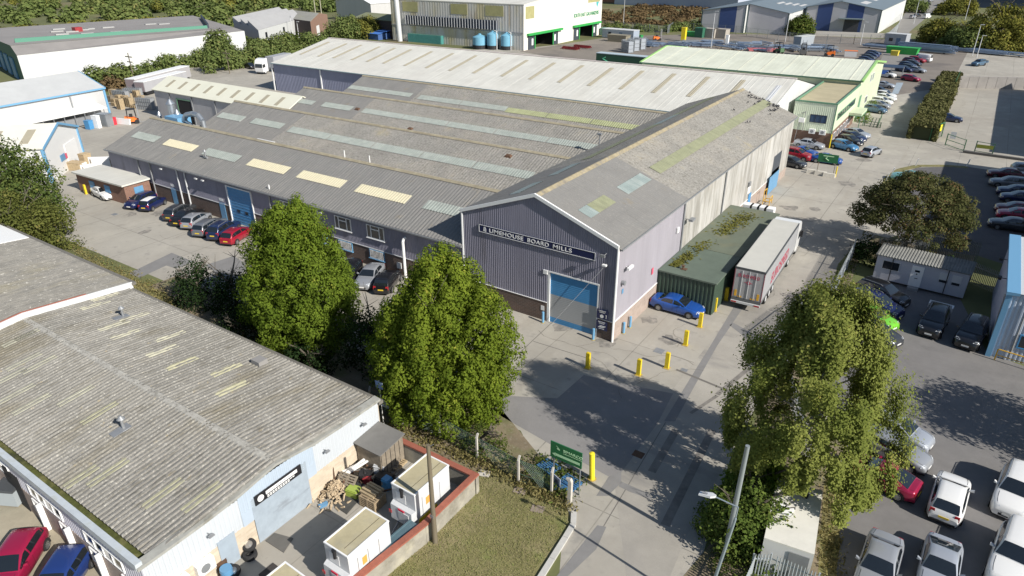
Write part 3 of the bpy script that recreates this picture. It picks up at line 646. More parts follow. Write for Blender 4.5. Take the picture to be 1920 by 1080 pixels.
def hornbeam(label,cx,cy,rad,h,zb,n,seed,mat):
    e=thing('hornbeam_tree',label,'tree',(cx,cy,0),0,'big hornbeam trees beside the unit')
    g=np.random.default_rng(seed); cs=[];rs=[];st=[]
    # upright flame-like lobes around the axis
    for i in range(n):
        t=(i+.5)/n; z=zb+(h-zb)*(t**.85)*.93
        env=rad*(math.sin(math.pi*min(1,(.22+.78*(z-zb)/(h-zb))**.9))**.75 if z<h else 0)
        env=rad*max(.08,(1-max(0,((z-zb)/(h-zb)-.30)/.70)**1.75))*(0.72+.28*min(1,(z-zb)/3.0))
        a=i*2.39996+g.uniform(-.4,.4); env*=1+.07*math.sin(3*a+seed)+.06*math.sin(5*a+z*.9); q=env*(.72+.32*g.random()**.6)*.86
        cs.append((cx+q*math.cos(a),cy+q*math.sin(a),z)); rs.append(g.uniform(.75,1.35)*(1.0 if t<.8 else .70))
    for k_ in range(4):
        a=k_*1.57+g.uniform(0,.8); q=rad*g.uniform(.22,.42); cs.append((cx+q*math.cos(a),cy+q*math.sin(a),h-g.uniform(.9,2.4))); rs.append(g.uniform(.6,.85))
    sc=[];sr=[];so=[]
    for c,r in zip(cs,rs):
        for _ in range(int(40*r)):
            d=g.normal(size=3); d/=np.linalg.norm(d); tz=d[2]; k=(.85 if tz<0 else 1-.5*tz)
            sc.append((c[0]+d[0]*r*k,c[1]+d[1]*r*k,max(.2,c[2]+tz*r*1.9))); sr.append(g.uniform(.24,.46)); so.append((d[0],d[1],d[2]*.5+.25))
    Ps=[];Ns=[];Ts=[]
    for c,r,o in zip(sc,sr,so):
        k=int(185*r*r)+7; d=g.normal(size=(k,3)); d/=np.linalg.norm(d,axis=1,keepdims=True); o=np.array(o)
        Ps.append(np.array(c)+d*r*g.uniform(.75,1.1,k)[:,None]*np.array([1,1,1.15])); Ns.append(d*.75+o[None,:]*.7+g.normal(size=(k,3))*.22); Ts.append(np.clip(g.normal(np.clip(.42+.28*o[2]+g.normal(0,.16),.05,.95),.08,k),0,1))  # tint rises with upward facing: light on the tops put into leaf colour
    P,N,T=np.concatenate(Ps),np.concatenate(Ns),np.concatenate(Ts); P[:,2]=np.maximum(P[:,2],.1)
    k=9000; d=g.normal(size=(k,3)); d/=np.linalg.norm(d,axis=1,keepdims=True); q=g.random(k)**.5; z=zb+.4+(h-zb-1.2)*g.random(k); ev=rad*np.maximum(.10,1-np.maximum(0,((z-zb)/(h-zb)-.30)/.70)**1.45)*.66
    P=np.concatenate([P,np.stack([cx+d[:,0]*q*ev,cy+d[:,1]*q*ev,z],1)]); N=np.concatenate([N,d]); T=np.concatenate([T,g.random(k)*.3])  # inner fill leaves tinted darker: shade within the crown put into colour
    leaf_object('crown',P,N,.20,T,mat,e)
    lim=[(g.uniform(.1,.7),rad*.6*math.cos(a),rad*.6*math.sin(a),g.uniform(2.2,4.2),.10) for a in g.uniform(0,6.28,12)]
    trunk_mb((cx,cy,0),(cx+.2,cy,h*.82),.30,.05,lim,seed=seed).build('trunk',barkM,e)
    return e
hornbeam('big green hornbeam, the left of the pair between the grey roof and the mill wall',-41.1,30.6,4.7,11.5,.4,84,3,Lhorn)
hornbeam('big green hornbeam, the right of the pair nearest the lane and the green sign',-25.8,29.9,4.95,11.3,.2,94,5,Lhorn2)
def bushy(name,label,cat,cx,cy,rx,ry,h,mat,n,size,dens,seed,zb=.2,group=None,trunk=True,rmin=.5,rmax=1.0,flat=.85,stems=None,crown='foliage',bark=None,trunkr=.18,solid=None):
    e=thing(name,label,cat,(cx,cy,0),0,group); g=np.random.default_rng(seed)
    d=g.normal(size=(n,3)); d/=np.linalg.norm(d,axis=1,keepdims=True); d[:,2]=np.abs(d[:,2])*.95-.12*(zb>1)
    q=(.45+.5*g.random(n)**.5)[:,None]; p=d*q*np.array([rx,ry,(h-zb)*.93]); 
    p[:,0]+=cx; p[:,1]+=cy; p[:,2]=np.maximum(p[:,2]+zb,zb*.6+.1)
    P,N,T=clumps(p,g.uniform(rmin,rmax,n),dens*1.5,flat,.6,.45,.45)
    P[:,2]=np.maximum(P[:,2],.05)
    leaf_object(crown,P,N,size*.85,T,mat,e)
    if trunk:
        lim=[(g.uniform(.3,.9),rx*.7*math.cos(a),ry*.7*math.sin(a),(h-zb)*g.uniform(.15,.5),trunkr*.45) for a in g.uniform(0,6.28,stems or 7)]
        trunk_mb((cx,cy,0),(cx+.1,cy,zb+(h-zb)*.7),trunkr,trunkr*.25,lim,seed=seed).build('trunk',bark or barkM,e)
    return e
# birch with hanging sprays
def birch(cx,cy,seed):
    e=thing('birch_tree','loose yellow green weeping birch in front of the right car park','tree',(cx,cy,0),0); g=np.random.default_rng(seed)
    Ps=[];Ns=[];T=[]; lim=[]
    for i in range(215):
        t=g.random(); z=3.6+9.9*t; env=4.6*(1-max(0,(z-6.5)/8.0)**2.1)*(.75+.25*min(1,z/5)); a=i*2.39996+g.uniform(-.3,.3)
        q=env*(.25+.75*g.random()**.55); c=np.array([cx+q*math.cos(a),cy+q*math.sin(a),z])
        ln=g.uniform(1.0,2.5)*(1.15 if q>env*.6 else .7); k=int(330*ln)
        s=g.random(k)**.8; w_=(.50*(1-s*.72)+.07)*g.uniform(.7,1.2)
        p=np.stack([c[0]+g.normal(0,1,k)*w_*.62,c[1]+g.normal(0,1,k)*w_*.62,c[2]+.35-s*ln+g.normal(0,.12,k)],1)
        p[:,0]+=s*.25*math.cos(a); p[:,1]+=s*.25*math.sin(a); zmin=2.6+.9*math.sin(3*a); p[:,2]=np.where(p[:,2]<zmin,zmin+g.random(k)*2.0,p[:,2])
        Ps.append(p); Ns.append(np.stack([np.full(k,math.cos(a))*.8,np.full(k,math.sin(a))*.8,np.full(k,.35)],1)+np.array([.25,0,.25])+g.normal(size=(k,3))*.35); T.append(np.clip(g.normal(g.uniform(.15,.85),.12,k),0,1))
    leaf_object('crown',np.concatenate(Ps),np.concatenate(Ns),.165,np.concatenate(T),Lbirch,e)
    lim=[(g.uniform(.25,.7),2.9*math.cos(a)*g.uniform(.5,1),2.9*math.sin(a)*g.uniform(.5,1),g.uniform(1.0,2.2),.07) for a in g.uniform(0,6.28,14)]
    trunk_mb((cx,cy,0),(cx-.2,cy,10.6),.24,.03,lim,seed=seed).build('trunk',barkW,e)
birch(-3.2,34.4,9)
# maple: broad, low, tiered
def maple(cx,cy,seed):
    e=thing('maple_tree','broad dark green and bronze maple behind the pale office cabin','tree',(cx,cy,0),0); g=np.random.default_rng(seed); cs=[];rs=[]
    for i in range(250):
        t=g.random()**.8; z=2.0+6.2*t; env=5.6*(1-max(0,(t-.30)/.72)**2)**.5; a=i*2.39996
        q=env*(.45+.53*g.random()**.5); cs.append((cx+q*math.cos(a),cy+q*math.sin(a),z)); rs.append(g.uniform(.6,1.05))
    P,N,T=clumps(np.array(cs),np.array(rs),190,.62,.55,.55,.45)
    leaf_object('crown',P,N,.24,T,Lmaple,e)
    lim=[(g.uniform(.2,.8),4.2*math.cos(a),4.2*math.sin(a),g.uniform(1.2,3.0),.12) for a in g.uniform(0,6.28,11)]
    trunk_mb((cx,cy,0),(cx,cy,6.6),.27,.06,lim,seed=seed).build('trunk',barkM,e)
maple(-2.5,77.2,21)
bushy('leafy_tree','tall dark green leafy tree at the left edge before the white gabled shed','tree',-90.2,29.5,6.0,6.0,12.4,leafmat('left tree leaves',(.06,.10,.03),(.145,.18,.05),(.23,.24,.07)),110,.40,60,31,1.0,None,True,.9,1.6,.9,crown='crown',trunkr=.3)
bushy('leafy_tree','lower yellow green bushy tree at the left edge behind the flat grey roof','tree',-82.6,27.0,6.2,5.2,6.6,leafmat('feathery leaves',(.09,.11,.03),(.17,.18,.05),(.24,.21,.07)),110,.34,70,32,.3,None,True,.8,1.4,.85,crown='crown',trunkr=.2)
bushy('conifer_shrub','very dark upright evergreen shrub left of the big hornbeams','shrub',-54.6,29.6,2.6,2.0,4.9,Ldark,55,.26,90,33,.2,None,True,.5,.95,1.5)
bushy('conifer_shrub','very dark evergreen shrub close against the left hornbeam','shrub',-49.6,30.0,2.6,2.0,5.6,Ldark,55,.26,90,34,.2,None,True,.5,.95,1.5)
bushy('yew_shrub','spreading dark shrub in the shaded gap between the two hornbeams','shrub',-33.2,30.4,3.2,2.0,5.8,leafmat('yew leaves',(.016,.034,.012),(.045,.068,.02),(.07,.09,.028),.2),60,.28,80,35,.2,None,True,.6,1.0,1.1)
bushy('shrub','low shaded shrub behind the grey roof parapet between the hornbeams','shrub',-37.5,27.6,2.6,1.3,2.6,Ldark,34,.26,80,36,.2,None,True,.5,.8,1.0)
bushy('shrub','dark shrub under the left hornbeam beside the roof gutter','shrub',-45.5,27.6,3.0,1.3,3.0,Ldark,36,.26,80,37,.2,None,True,.5,.8,1.0)
bushy('shrub','bright green shrub growing through the wire fence near the brick wall','shrub',-21.0,27.6,2.0,1.0,2.1,Lgreen,34,.20,120,38,.1,None,True,.35,.6,1.0)
bushy('shrub','low weedy shrub by the fence left of the green direction sign','shrub',-17.6,27.3,1.3,.6,1.0,Lgreen,20,.16,140,39,.05,None,False,.25,.4,.8)
bushy('laurel_bush','bright glossy laurel bush behind the street lamp','shrub',-4.7,32.4,2.0,1.7,3.7,Lbright,90,.30,150,40,.2,None,True,.45,.75,1.0)
bushy('shrub','broad dark green shrub beside the white container roof','shrub',-4.5,29.7,2.7,2.7,4.0,Lgreen2,150,.24,190,41,.2,None,True,.45,.8,.85)
bushy('shrub','straggly shrub at the foot of the bottom palisade fence','shrub',-4.4,27.0,1.3,1.6,1.5,Lgreen,30,.18,110,42,.1,None,False,.35,.6,.8)
bushy('laurel_hedge','bright green hedge strip inside the palisade fence by the lane','hedge',-7.3,59.3,.75,5.6,1.9,Lbright,60,.24,110,43,.1,None,False,.45,.7,1.0)
bushy('laurel_hedge','dark evergreen bushes beneath the maple beside the cabin','hedge',-5.2,73.4,1.9,2.2,2.7,Ldark,36,.26,100,44,.1,None,False,.5,.8,1.0)
bushy('laurel_hedge','second dark evergreen clump under the maple at the cabin back wall','hedge',.5,73.6,2.6,.9,2.2,Ldark,30,.26,100,45,.1,None,False,.4,.7,1.0)
p=G(1612,225); bushy('shrub','rounded bright green shrub by the office entrance canopy','shrub',p.x+.2,p.y,2.0,2.6,2.2,Lbright,34,.30,50,46,.1,None,False,.5,.8,1.0)
p=G(1632,208); bushy('shrub','smaller green shrub next to the blue hatchback by the office entrance','shrub',p.x,p.y,1.3,1.6,2.0,Lbright,20,.30,50,47,.1,None,False,.5,.8,1.0)
# long clipped hedge by the drive
def hedge():
    a,b=G(1727,262),G(1778,158); e=thing('clipped_hedge','long clipped dark hedge casting shadow over the drive','hedge',(a.x,a.y,0)); k=22000
    s=rng.random(k); L=b-a; Ps=np.zeros((k,3)); N=np.zeros((k,3)); u=rng.random(k); side=rng.integers(0,4,k)
    wd=1.9; hh=2.55
    end=rng.random(k)<.07; s=np.where(end,np.where(rng.random(k)<.5,-.004,1.004),s)
    lat=np.where(side==0,-wd,np.where(side==1,wd,(u*2-1)*wd)); z=np.where(side<2,u*hh,hh)
    d=np.array([L.x,L.y,0]); dn=d/np.linalg.norm(d); pn=np.array([-dn[1],dn[0],0])
    Ps=np.array(a)[None,:]+d[None,:]*s[:,None]+pn[None,:]*(lat+.25*np.sin(s*31))[:,None]; Ps[:,2]+=z+.15*np.sin(s*47)+rng.normal(0,.12,k); Ps[:,:2]+=rng.normal(0,.15,(k,2))
    N=np.where(end[:,None],dn[None,:]*np.where(s<.5,-1,1)[:,None],np.where((side<2)[:,None],pn[None,:]*np.sign(lat)[:,None],np.array([0,0,1.])))+rng.normal(size=(k,3))*.4
    leaf_object('foliage',Ps,N,.5,rng.random(k)*.8,Lhedge,e)
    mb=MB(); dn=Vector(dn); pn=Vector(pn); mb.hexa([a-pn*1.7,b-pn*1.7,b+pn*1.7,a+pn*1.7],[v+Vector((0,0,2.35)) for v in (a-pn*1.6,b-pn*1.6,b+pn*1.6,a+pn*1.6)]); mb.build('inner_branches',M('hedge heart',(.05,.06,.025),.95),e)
hedge()
# far woodland: one mass of ragged crowns
def mass(name,label,cat,pts,rads,mat,size,dens,flat=.8,seed=1):
    P,N,T=clumps(np.array(pts),np.array(rads),dens*1.3,flat,.65,.6,.42,tintv=.2); P[:,2]=np.maximum(P[:,2],.1)
    return stuff(leaf_object(name,P,N,size,T,mat),label,cat)
g=np.random.default_rng(77)
def scatter(poly,n,seed):
    g=np.random.default_rng(seed); px=np.array([[q[0],q[1]] for q in poly]); out=[]
    lo,hi=px.min(0),px.max(0)
    while len(out)<n:
        q=lo+(hi-lo)*g.random(2); c=False; j=len(px)-1
        for i in range(len(px)):
            if (px[i][1]>q[1])!=(px[j][1]>q[1]) and q[0]<(px[j][0]-px[i][0])*(q[1]-px[i][1])/(px[j][1]-px[i][1])+px[i][0]: c=not c
            j=i
        if c: out.append(q)
    return out
wp=scatter([G(-60,58),G(120,48),G(330,38),G(420,60),G(440,30),G(560,18),G(640,40),G(700,-20),G(300,-45),G(-200,-45)],1000,5)
mass('woodland','rolling green woodland behind the far white and green warehouse','woodland',[(a,b,g.uniform(1,3.2)) for a,b in wp],[g.uniform(2.6,5.2) for _ in wp],Lwood,2.0,9,.85)
wp=scatter([G(-60,56),G(120,46),G(330,37),G(560,16),G(600,-20),G(300,-45),G(-200,-45)],90,6)
mass('woodland','yellowing tree crowns among the far woodland','woodland',[(a,b,g.uniform(2,4)) for a,b in wp],[g.uniform(2.6,4.4) for _ in wp],Lwood2,1.5,11,.85)
wp=scatter([G(540,18),G(610,38),G(660,20),G(740,0),G(740,-40),G(520,-30)],120,15)
mass('woodland','green treetops behind the brown brick building and power poles','woodland',[(a,b,g.uniform(2,5)) for a,b in wp],[g.uniform(3,5) for _ in wp],Lwood,1.6,10,.9)
wp=scatter([G(1100,-5),G(1330,-2),G(1500,-12),G(1920,-10),G(1920,-50),G(1100,-50)],170,8)
mass('woodland','distant treeline above the blue grey sheds','woodland',[(a,b,g.uniform(2,6)) for a,b in wp],[g.uniform(4,7) for _ in wp],Lwood,2.4,7,.8)
# scrub along the boundary between far white warehouse and yards
def belt(label,pix,n,r0,r1,h,mat,seed,name='scrub',size=.8,dens=26):
    g=np.random.default_rng(seed); pts=[G(*q) for q in pix]; out=[];rd=[]
    L=[(b-a).length for a,b in zip(pts,pts[1:])]; tot=sum(L)
    for i in range(n):
        s=g.random()*tot; k=0
        while s>L[k] and k<len(L)-1: s-=L[k]; k+=1
        p=pts[k].lerp(pts[k+1],min(1,s/L[k])); out.append((p.x+g.normal(0,1.6),p.y+g.normal(0,1.6),g.uniform(.3,h))); rd.append(g.uniform(r0,r1))
    return mass(name,label,'scrub',out,rd,mat,size,dens,.85)
belt('bushy hedgerow below the long white warehouse wall',((150,165),(190,160),(270,150),(330,135),(380,120),(400,118)),70,1.4,2.6,3.4,Lwood,51)
belt('bushy hedgerow between the lorry park and the white roofed warehouse',((395,135),(440,130),(490,112),(545,98),(600,90)),75,1.6,3.0,4.2,Lwood,52)
belt('dense bushes by the car park left of the white roofed warehouse',((430,112),(470,106),(520,96),(575,88)),50,1.6,2.6,3.8,Lgreen,53)
belt('brown dead thicket behind the stacked pallets',((200,170),(225,165),(235,160)),16,1.0,1.8,1.6,Lbrown,54,'thicket')
belt('rough grass and bramble bank behind the steel yard',((1130,55),(1190,57),(1250,60),(1310,55),(1330,50)),60,1.5,2.8,1.4,Lwood,55)
wp=scatter([G(1130,45),G(1330,50),G(1320,14),G(1200,12),G(1130,25)],150,9)
mass('brown_bank','brown dead bracken bank behind the steel yard','undergrowth',[(a,b,g.uniform(0,1.0)) for a,b in wp],[g.uniform(2,4) for _ in wp],Lbrown,1.2,7,.35)
wp=scatter([G(40,75),G(150,62),G(300,45),G(320,38),G(100,50),G(-60,62)],110,10)
mass('undergrowth','rough pale green slope above the far warehouse roof','undergrowth',[(a,b,g.uniform(0,1.0)) for a,b in wp],[g.uniform(2,4) for _ in wp],Lwood2,1.2,7,.4)
def ftree(label,px,py,rx,h,mat,seed,zb=1.5,n=80):
    p=G(px,py); bushy('broadleaf_tree',label,'tree',p.x,p.y,rx,rx,h,mat,n,.95,13,seed,zb,'trees behind the yards',True,1.4,2.6,.9,crown='crown',trunkr=.35)
ftree('golden green tree right of the drive above the steel stacks',1762,80,6.5,9.5,Lwood2,61)
ftree('big golden topped tree at the top right corner',1862,92,11.5,16.5,Lwood2,62,1.5,150)
ftree('dark tree left of the big golden tree at the upper right',1812,92,7.0,8.0,Lwood,63)
ftree('dark tree at the right edge under the golden crown',1925,92,8.5,11.5,Lwood,67)
ftree('green tree at the top edge right of the far road',1790,28,9,9,Lwood2,64)
ftree('green tree group left of the far parked road',1700,22,10,9,Lwood,65)
ftree('small round green tree before the grey and blue shed',1500,66,4.4,7.0,Lgreen,66,1.0)
ftree('low dark bush before the blue striped shed corner',1402,58,3.6,3.4,Lgreen,68,.3,30)
ftree('bushy green tree behind the white roof near the brick building',650,72,7.5,8.5,Lwood,69,.8)
ftree('dark green tree beside the tall galvanising shed',690,70,6.5,7.0,Lwood2,70,.8)
ftree('round clipped green bush before the white sawtooth building',508,63,4.6,4.0,Lgreen,71,.3,40)
ftree('small clipped green bush beside the brown brick building',528,66,3.2,4.4,Lgreen,72,.3,40)
ftree('tall pale leafy tree at the end of the long white warehouse wall',412,118,4.6,9.5,Lwood,73,.6)
ftree('little bright green tree on the bank by the lilac shed',1318,10,4.5,6,Lbright,74,.5,40)
bushy('broadleaf_tree','tree just beyond the right edge that shades the asphalt of the car park','tree',15.2,47.8,5.0,5.2,10.6,Lbirch,95,.34,70,81,3.2,None,True,.8,1.4,.9,crown='crown',trunkr=.25)

# dry weeds and grass tufts along the fences and bed edges
def tufts(label,segs,n,h,mat,seed,w=.6):
    g=np.random.default_rng(seed); P=[];N=[]
    pts=[(G(*a),G(*b)) for a,b in segs]
    for i in range(n):
        a,b=pts[g.integers(0,len(pts))]; q=a.lerp(b,g.random()); P.append((q.x+g.normal(0,w),q.y+g.normal(0,w),abs(g.normal(0,h*.5))+.03)); t=g.uniform(0,6.28); N.append((math.cos(t),math.sin(t),g.uniform(.1,.7)))
    return stuff(leaf_object('weeds',np.array(P),np.array(N),.26,g.random(n),mat,None,.35),label,'weeds')
Ldry=leafmat('dry weed blades',(.20,.175,.065),(.32,.28,.13),(.16,.21,.05),.35)
tufts('dry weeds and grass along the wire fence beside the yard wall',(((740,800),(850,850)),((850,850),(930,880)),((930,885),(1040,930)),((980,910),(1070,955))),2200,.3,Ldry,71,.35)
tufts('green weeds under the sign and blue pallets',(((1005,860),(1090,905)),((1000,890),(1060,930))),1200,.3,Lgreen,72,.35)
tufts('weeds along the strip beside the white container and car park',(((1565,880),(1555,1000)),((1555,1000),(1560,1080)),((1590,870),(1570,900))),1200,.15,Ldry,73,.35)
tufts('weeds along the palisade fence by the lane',(((1500,620),(1560,560)),((1560,560),(1605,480)),((1440,700),(1500,620))),1800,.3,Lgreen,74,.4)
tufts('weeds in the strip beside the left yard wall',(((120,458),(240,520)),((240,520),(330,570))),1400,.25,Ldry,75,.5)
def verge(n,seed):
    g=np.random.default_rng(seed); pts=scatter([G(880,905),G(935,885),G(1060,952),G(1066,985),G(1005,1070),G(985,1110),G(700,1110),G(780,1030)],n,seed)
    P=np.array([(a,b,.02+.05*g.random()) for a,b in pts]); N=np.stack([g.normal(0,.5,n),g.normal(0,.5,n),np.ones(n)],1)
    return stuff(leaf_object('grass',P,N,.085,g.random(n),leafmat('verge grass blades',(.20,.215,.07),(.36,.33,.165),(.15,.225,.045),.25),None,.45),'dry patchy mown grass on the verge by the telegraph pole','grass')
verge(11000,76)
# ---------------------------------------------------------------- buildings
def win(par,name,o,ud,nd,w_,h_,fr,gl,div=2,ft=.06,sill=None,bars=None,open_=False):
    """window: o lower-left corner on the wall, ud unit along wall, nd outward normal; frame part with glass pane sub-part"""
    o=Vector(o); ud=Vector(ud); nd=Vector(nd); up=Vector((0,0,1)); mb=MB()
    def bar(u0,z0,u1,z1,d0=-.02,d1=.06):
        b=[o+ud*u0+up*z0+nd*d0,o+ud*u1+up*z0+nd*d0,o+ud*u1+up*z0+nd*d1,o+ud*u0+up*z0+nd*d1]; t=[v+up*(z1-z0) for v in b]; mb.hexa(b,t)
    bar(0,0,w_,ft); bar(0,h_-ft,w_,h_); bar(0,ft,ft,h_-ft); bar(w_-ft,ft,w_,h_-ft)
    for i in range(1,div): x=w_*i/div; bar(x-ft/2,ft,x+ft/2,h_-ft)
    if bars: bar(w_*bars[0]+ft/2,h_*bars[2]-ft/2,w_*bars[1]-ft/2,h_*bars[2]+ft/2)
    if sill: bar(-.08,-.07,w_+.08,-.003,-.02,.14)
    f=mb.build(name,fr,par)
    g=MB(); g.poly([o+nd*.012,o+ud*w_+nd*.012,o+ud*w_+up*h_+nd*.012,o+up*h_+nd*.012]); 
    pane=g.build('pane',gl,par); pm=pane.parent; pane.parent=f; pane.matrix_parent_inverse=Matrix.Identity(4)
    return f
def panel(par,name,o,ud,nd,w_,h_,mat,th=.04,off=.003,smooth=None):
    o=Vector(o)+Vector(nd)*off; ud=Vector(ud); nd=Vector(nd); up=Vector((0,0,1)); mb=MB()
    b=[o,o+ud*w_,o+ud*w_+nd*th,o+nd*th]; mb.hexa(b,[v+up*h_ for v in b]); return mb.build(name,mat,par)
XA,YA=(1,0,0),(0,1,0); NX,NY=(-1,0,0),(0,-1,0)
# ---- gabled mill
GX0,GX1,GY0,GY1,GE,GR=-35.2,-20.1,44.35,99.0,8.35,11.10; GM=(GX0+GX1)/2
mill=thing('gabled_mill','dark blue grey gabled mill with its name in white letters over a blue roller door','factory',(GM,GY0,0))
def gtop(s): x=s; return GE+(GR-GE)*(1-abs(x-(GM-GX0))/(GM-GX0))
mb=MB()
DX0,DX1,DH=-26.12,-21.62,4.75
def seg(mb,xa,xb,zb): ribwall(mb,(xa,GY0),(xb,GY0),zb,lambda s:gtop(s+xa-GX0)-.02,.20,.045)
seg(mb,GX0,DX0-.12,1.80); seg(mb,DX0-.12,DX1+.10,DH+.08); seg(mb,DX1+.10,GX1,1.78)
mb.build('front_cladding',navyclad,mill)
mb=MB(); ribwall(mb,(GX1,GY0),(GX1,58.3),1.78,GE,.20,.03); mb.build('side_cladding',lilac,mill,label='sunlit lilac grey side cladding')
mb=MB(); ribwall(mb,(GX1,58.3),(GX1,91.0),lambda s:1.7,GE,.32,.05,0,((0,0),(.25,.5),(.5,1),(.75,.5))); ribwall(mb,(GX1,91.0),(GX1,94.9),4.6,GE,.32,.05,0,((0,0),(.25,.5),(.5,1),(.75,.5))); ribwall(mb,(GX1,94.9),(GX1,GY1),1.2,GE,.32,.05,0,((0,0),(.25,.5),(.5,1),(.75,.5)))
mb.build('old_side_sheeting',oldwhite,mill,label='stained old white side sheeting')
mb=MB(); mb.box(GX0-.0,GY0-.05,0,DX0-.25,GY0+.2,1.80); mb.box(DX1+.14,GY0-.05,0,GX1+.05,GY0+.2,1.78); mb.builds('brick_plinth',brickd,mill)
mb=MB(); mb.box(GX1-.2,GY0+.2,0,GX1+.05,91.0,1.75); mb.box(GX1-.2,94.9,0,GX1+.05,GY1,1.2); mb.build('side_brick_plinth',M('washed brick',(.36,.29,.245),.9,brick=(.45,.15,(.32,.25,.21),(.36,.31,.28),.014),var=.14,vs=1.2),mill)
mb=MB(); mb.box(GX0,GY0-.10,1.80,DX0-.25,GY0+.0,1.85); mb.box(DX1+.14,GY0-.10,1.785,GX1+.1,GY0,1.83); mb.box(GX1-.0,GY0,1.755,GX1+.1,91.0,1.80); mb.build('drip_flashing',whitep,mill)
mb=MB()   # back and left walls, plain
mb.poly([(GX0,GY1,0),(GX1,GY1,0),(GX1,GY1,GE),(GM,GY1,GR),(GX0,GY1,GE)]); mb.poly([(GX0,GY0+.05,0),(GX0,GY1,0),(GX0,GY1,GE),(GX0,GY0+.05,GE)]); mb.build('rear_wall',oldwhite,mill)
ov=.35
def gz(x): return GR-(GR-GE)*abs(x-GM)/(GM-GX0)
for nm,mt,ya,yb in (('roof',asb,GY0-.15,58.3),('old_roof',asbr,58.3,GY1+.2)):
    mb=MB()
    for sx in (1,-1):
        xe=GM+sx*(GX1-GM+ov); e0,e1,r0,r1=(xe,ya,gz(xe)+.12),(xe,yb,gz(xe)+.12),(GM,ya,GR+.12),(GM,yb,GR+.12)
        if sx>0: ribroof(mb,e0,e1,r0,r1,.35,.045,0,((0,0),(.25,.5),(.5,1),(.75,.5)),10,.012)
        else: ribroof(mb,e1,e0,r1,r0,.35,.045,0,((0,0),(.25,.5),(.5,1),(.75,.5)),10,.012)
    rf=mb.build(nm,mt,mill)
mb=MB()
for y0,y1 in ((GY0-.12,58.3),(58.3,GY1+.1)):
    mb.hexa([(GM-.35,y0,GR+.05),(GM+.35,y0,GR+.05),(GM+.35,y1,GR+.05),(GM-.35,y1,GR+.05)],[(GM-.05,y0,GR+.26),(GM+.05,y0,GR+.26),(GM+.05,y1,GR+.26),(GM-.05,y1,GR+.26)])
mb.build('ridge_capping',M('lichen ridge tiles',(.30,.255,.165),.9,var=.25,vs=1.5,spots=((1.2,.5,.62,(.22,.20,.17),.8),)),mill)
mb=MB()
for sx in (-1,1):
    xe=GM+sx*(GX1-GM+.12); a=Vector((GM,GY0-.22,GR+.02)); b=Vector((xe,GY0-.22,gz(xe)+.0)); u=Vector((0,0,.30)); n=Vector((0,.16,0))
    mb.hexa([a,b,b+n,a+n],[a+u,b+u,b+u+n,a+u+n])
mb.build('verge_trim',whitep,mill)
mb=MB(); mb.tube((GX1+.08,GY0-.10,0),(GX1+.08,GY0-.10,GE+.05),.10,n=8); mb.build('downpipe',whitep,mill)
mb=MB(); mb.tube((GX0-.04,GY0-.10,0.1),(GX0-.04,GY0-.10,GE-.1),.10,n=8); mb.build('downpipe',greyw,mill)
mb=MB(); mb.tube((GX1+.12,58.3,.1),(GX1+.12,58.3,GE),.08,n=8); mb.build('downpipe',steeld,mill)
mb=MB(); mb.tube((GX1+.12,70.2,.1),(GX1+.12,70.2,GE),.07,n=8); mb.build('downpipe',steeld,mill)
mb=MB(); mb.box(GX1+.28,GY0-.1,GE-.15,GX1+.44,GY1+.1,GE-.02); mb.build('gutter',steeld,mill)
def gpatch(par,name,mt,x0,x1,y0,y1,zf,th=.03):
    mb=MB(); q=[(x0,y0,zf(x0,y0)),(x1,y0,zf(x1,y0)),(x1,y1,zf(x1,y1)),(x0,y1,zf(x0,y1))]
    ribroof(mb,(x0,y0,zf(x0,y0)),(x1,y0,zf(x1,y0)),(x0,y1,zf(x0,y1)),(x1,y1,zf(x1,y1)),.35,.035) if abs(zf(x0,y0)-zf(x0,y1))>.05 else ribroof(mb,(x1,y0,zf(x1,y0)),(x1,y1,zf(x1,y1)),(x0,y0,zf(x0,y0)),(x0,y1,zf(x0,y1)),.35,.035)
    return mb.build(name,mt,par)
gzf=lambda x,y: gz(x)+.185
skyo=M('olive rooflight',(.27,.28,.175),.6,var=.14,vs=1.0,spots=((1.2,.5,.62,(.215,.222,.145),.6,(.1,1.5,1)),))
skyb=M('blue grey rooflight',(.25,.30,.29),.55,var=.12,vs=1.0,spots=((1.2,.5,.62,(.34,.38,.36),.6,(.1,1.5,1)),))
gpatch(mill,'rooflight',skyo,-24.55,-23.35,60.0,98.8,gzf); gpatch(mill,'rooflight',skyb,-24.5,-23.3,52.8,57.8,gzf)
gpatch(mill,'rooflight',skyo,-24.5,-23.3,47.3,50.3,gzf); gpatch(mill,'rooflight',skyb,-24.5,-23.3,45.8,47.28,gzf)
for y0,y1,mt in ((47.0,51.0,skyb),(53.5,58.0,skyb),(60.0,78.0,skyo),(78.02,84.0,skyb),(84.02,97.5,skyo)): gpatch(mill,'rooflight',mt,-32.0,-30.9,y0,y1,gzf)
# roller door
mb=MB(); n=28
for i in range(n):
    z0=.02+(DH-.02)*i/n; z1=.02+(DH-.02)*(i+1)/n; mi=1 if .36<z0<2.62 else 0
    mb.hexa([(DX0,GY0+.06,z0),(DX1,GY0+.06,z0),(DX1,GY0+.18,z0),(DX0,GY0+.18,z0)],[(DX0,GY0+.085,z1),(DX1,GY0+.085,z1),(DX1,GY0+.18,z1),(DX0,GY0+.18,z1)],mi)
dr=mb.build('roller_door',[blued,M('grey door curtain',(.36,.37,.375),.5,var=.06,vs=.6)],mill)
mb=MB(); mb.box(DX0-.24,GY0-.04,0,DX0,GY0+.44,DH); mb.box(DX1,GY0-.04,0,DX1+.13,GY0+.44,DH); mb.box(DX0-.24,GY0-.08,DH,DX1+.13,GY0+.44,DH+.12); mb.box(DX0-.62,GY0-.12,DH-.25,DX0-.24,GY0-.0,DH+.12); mb.build('door_frame',whitep,mill)
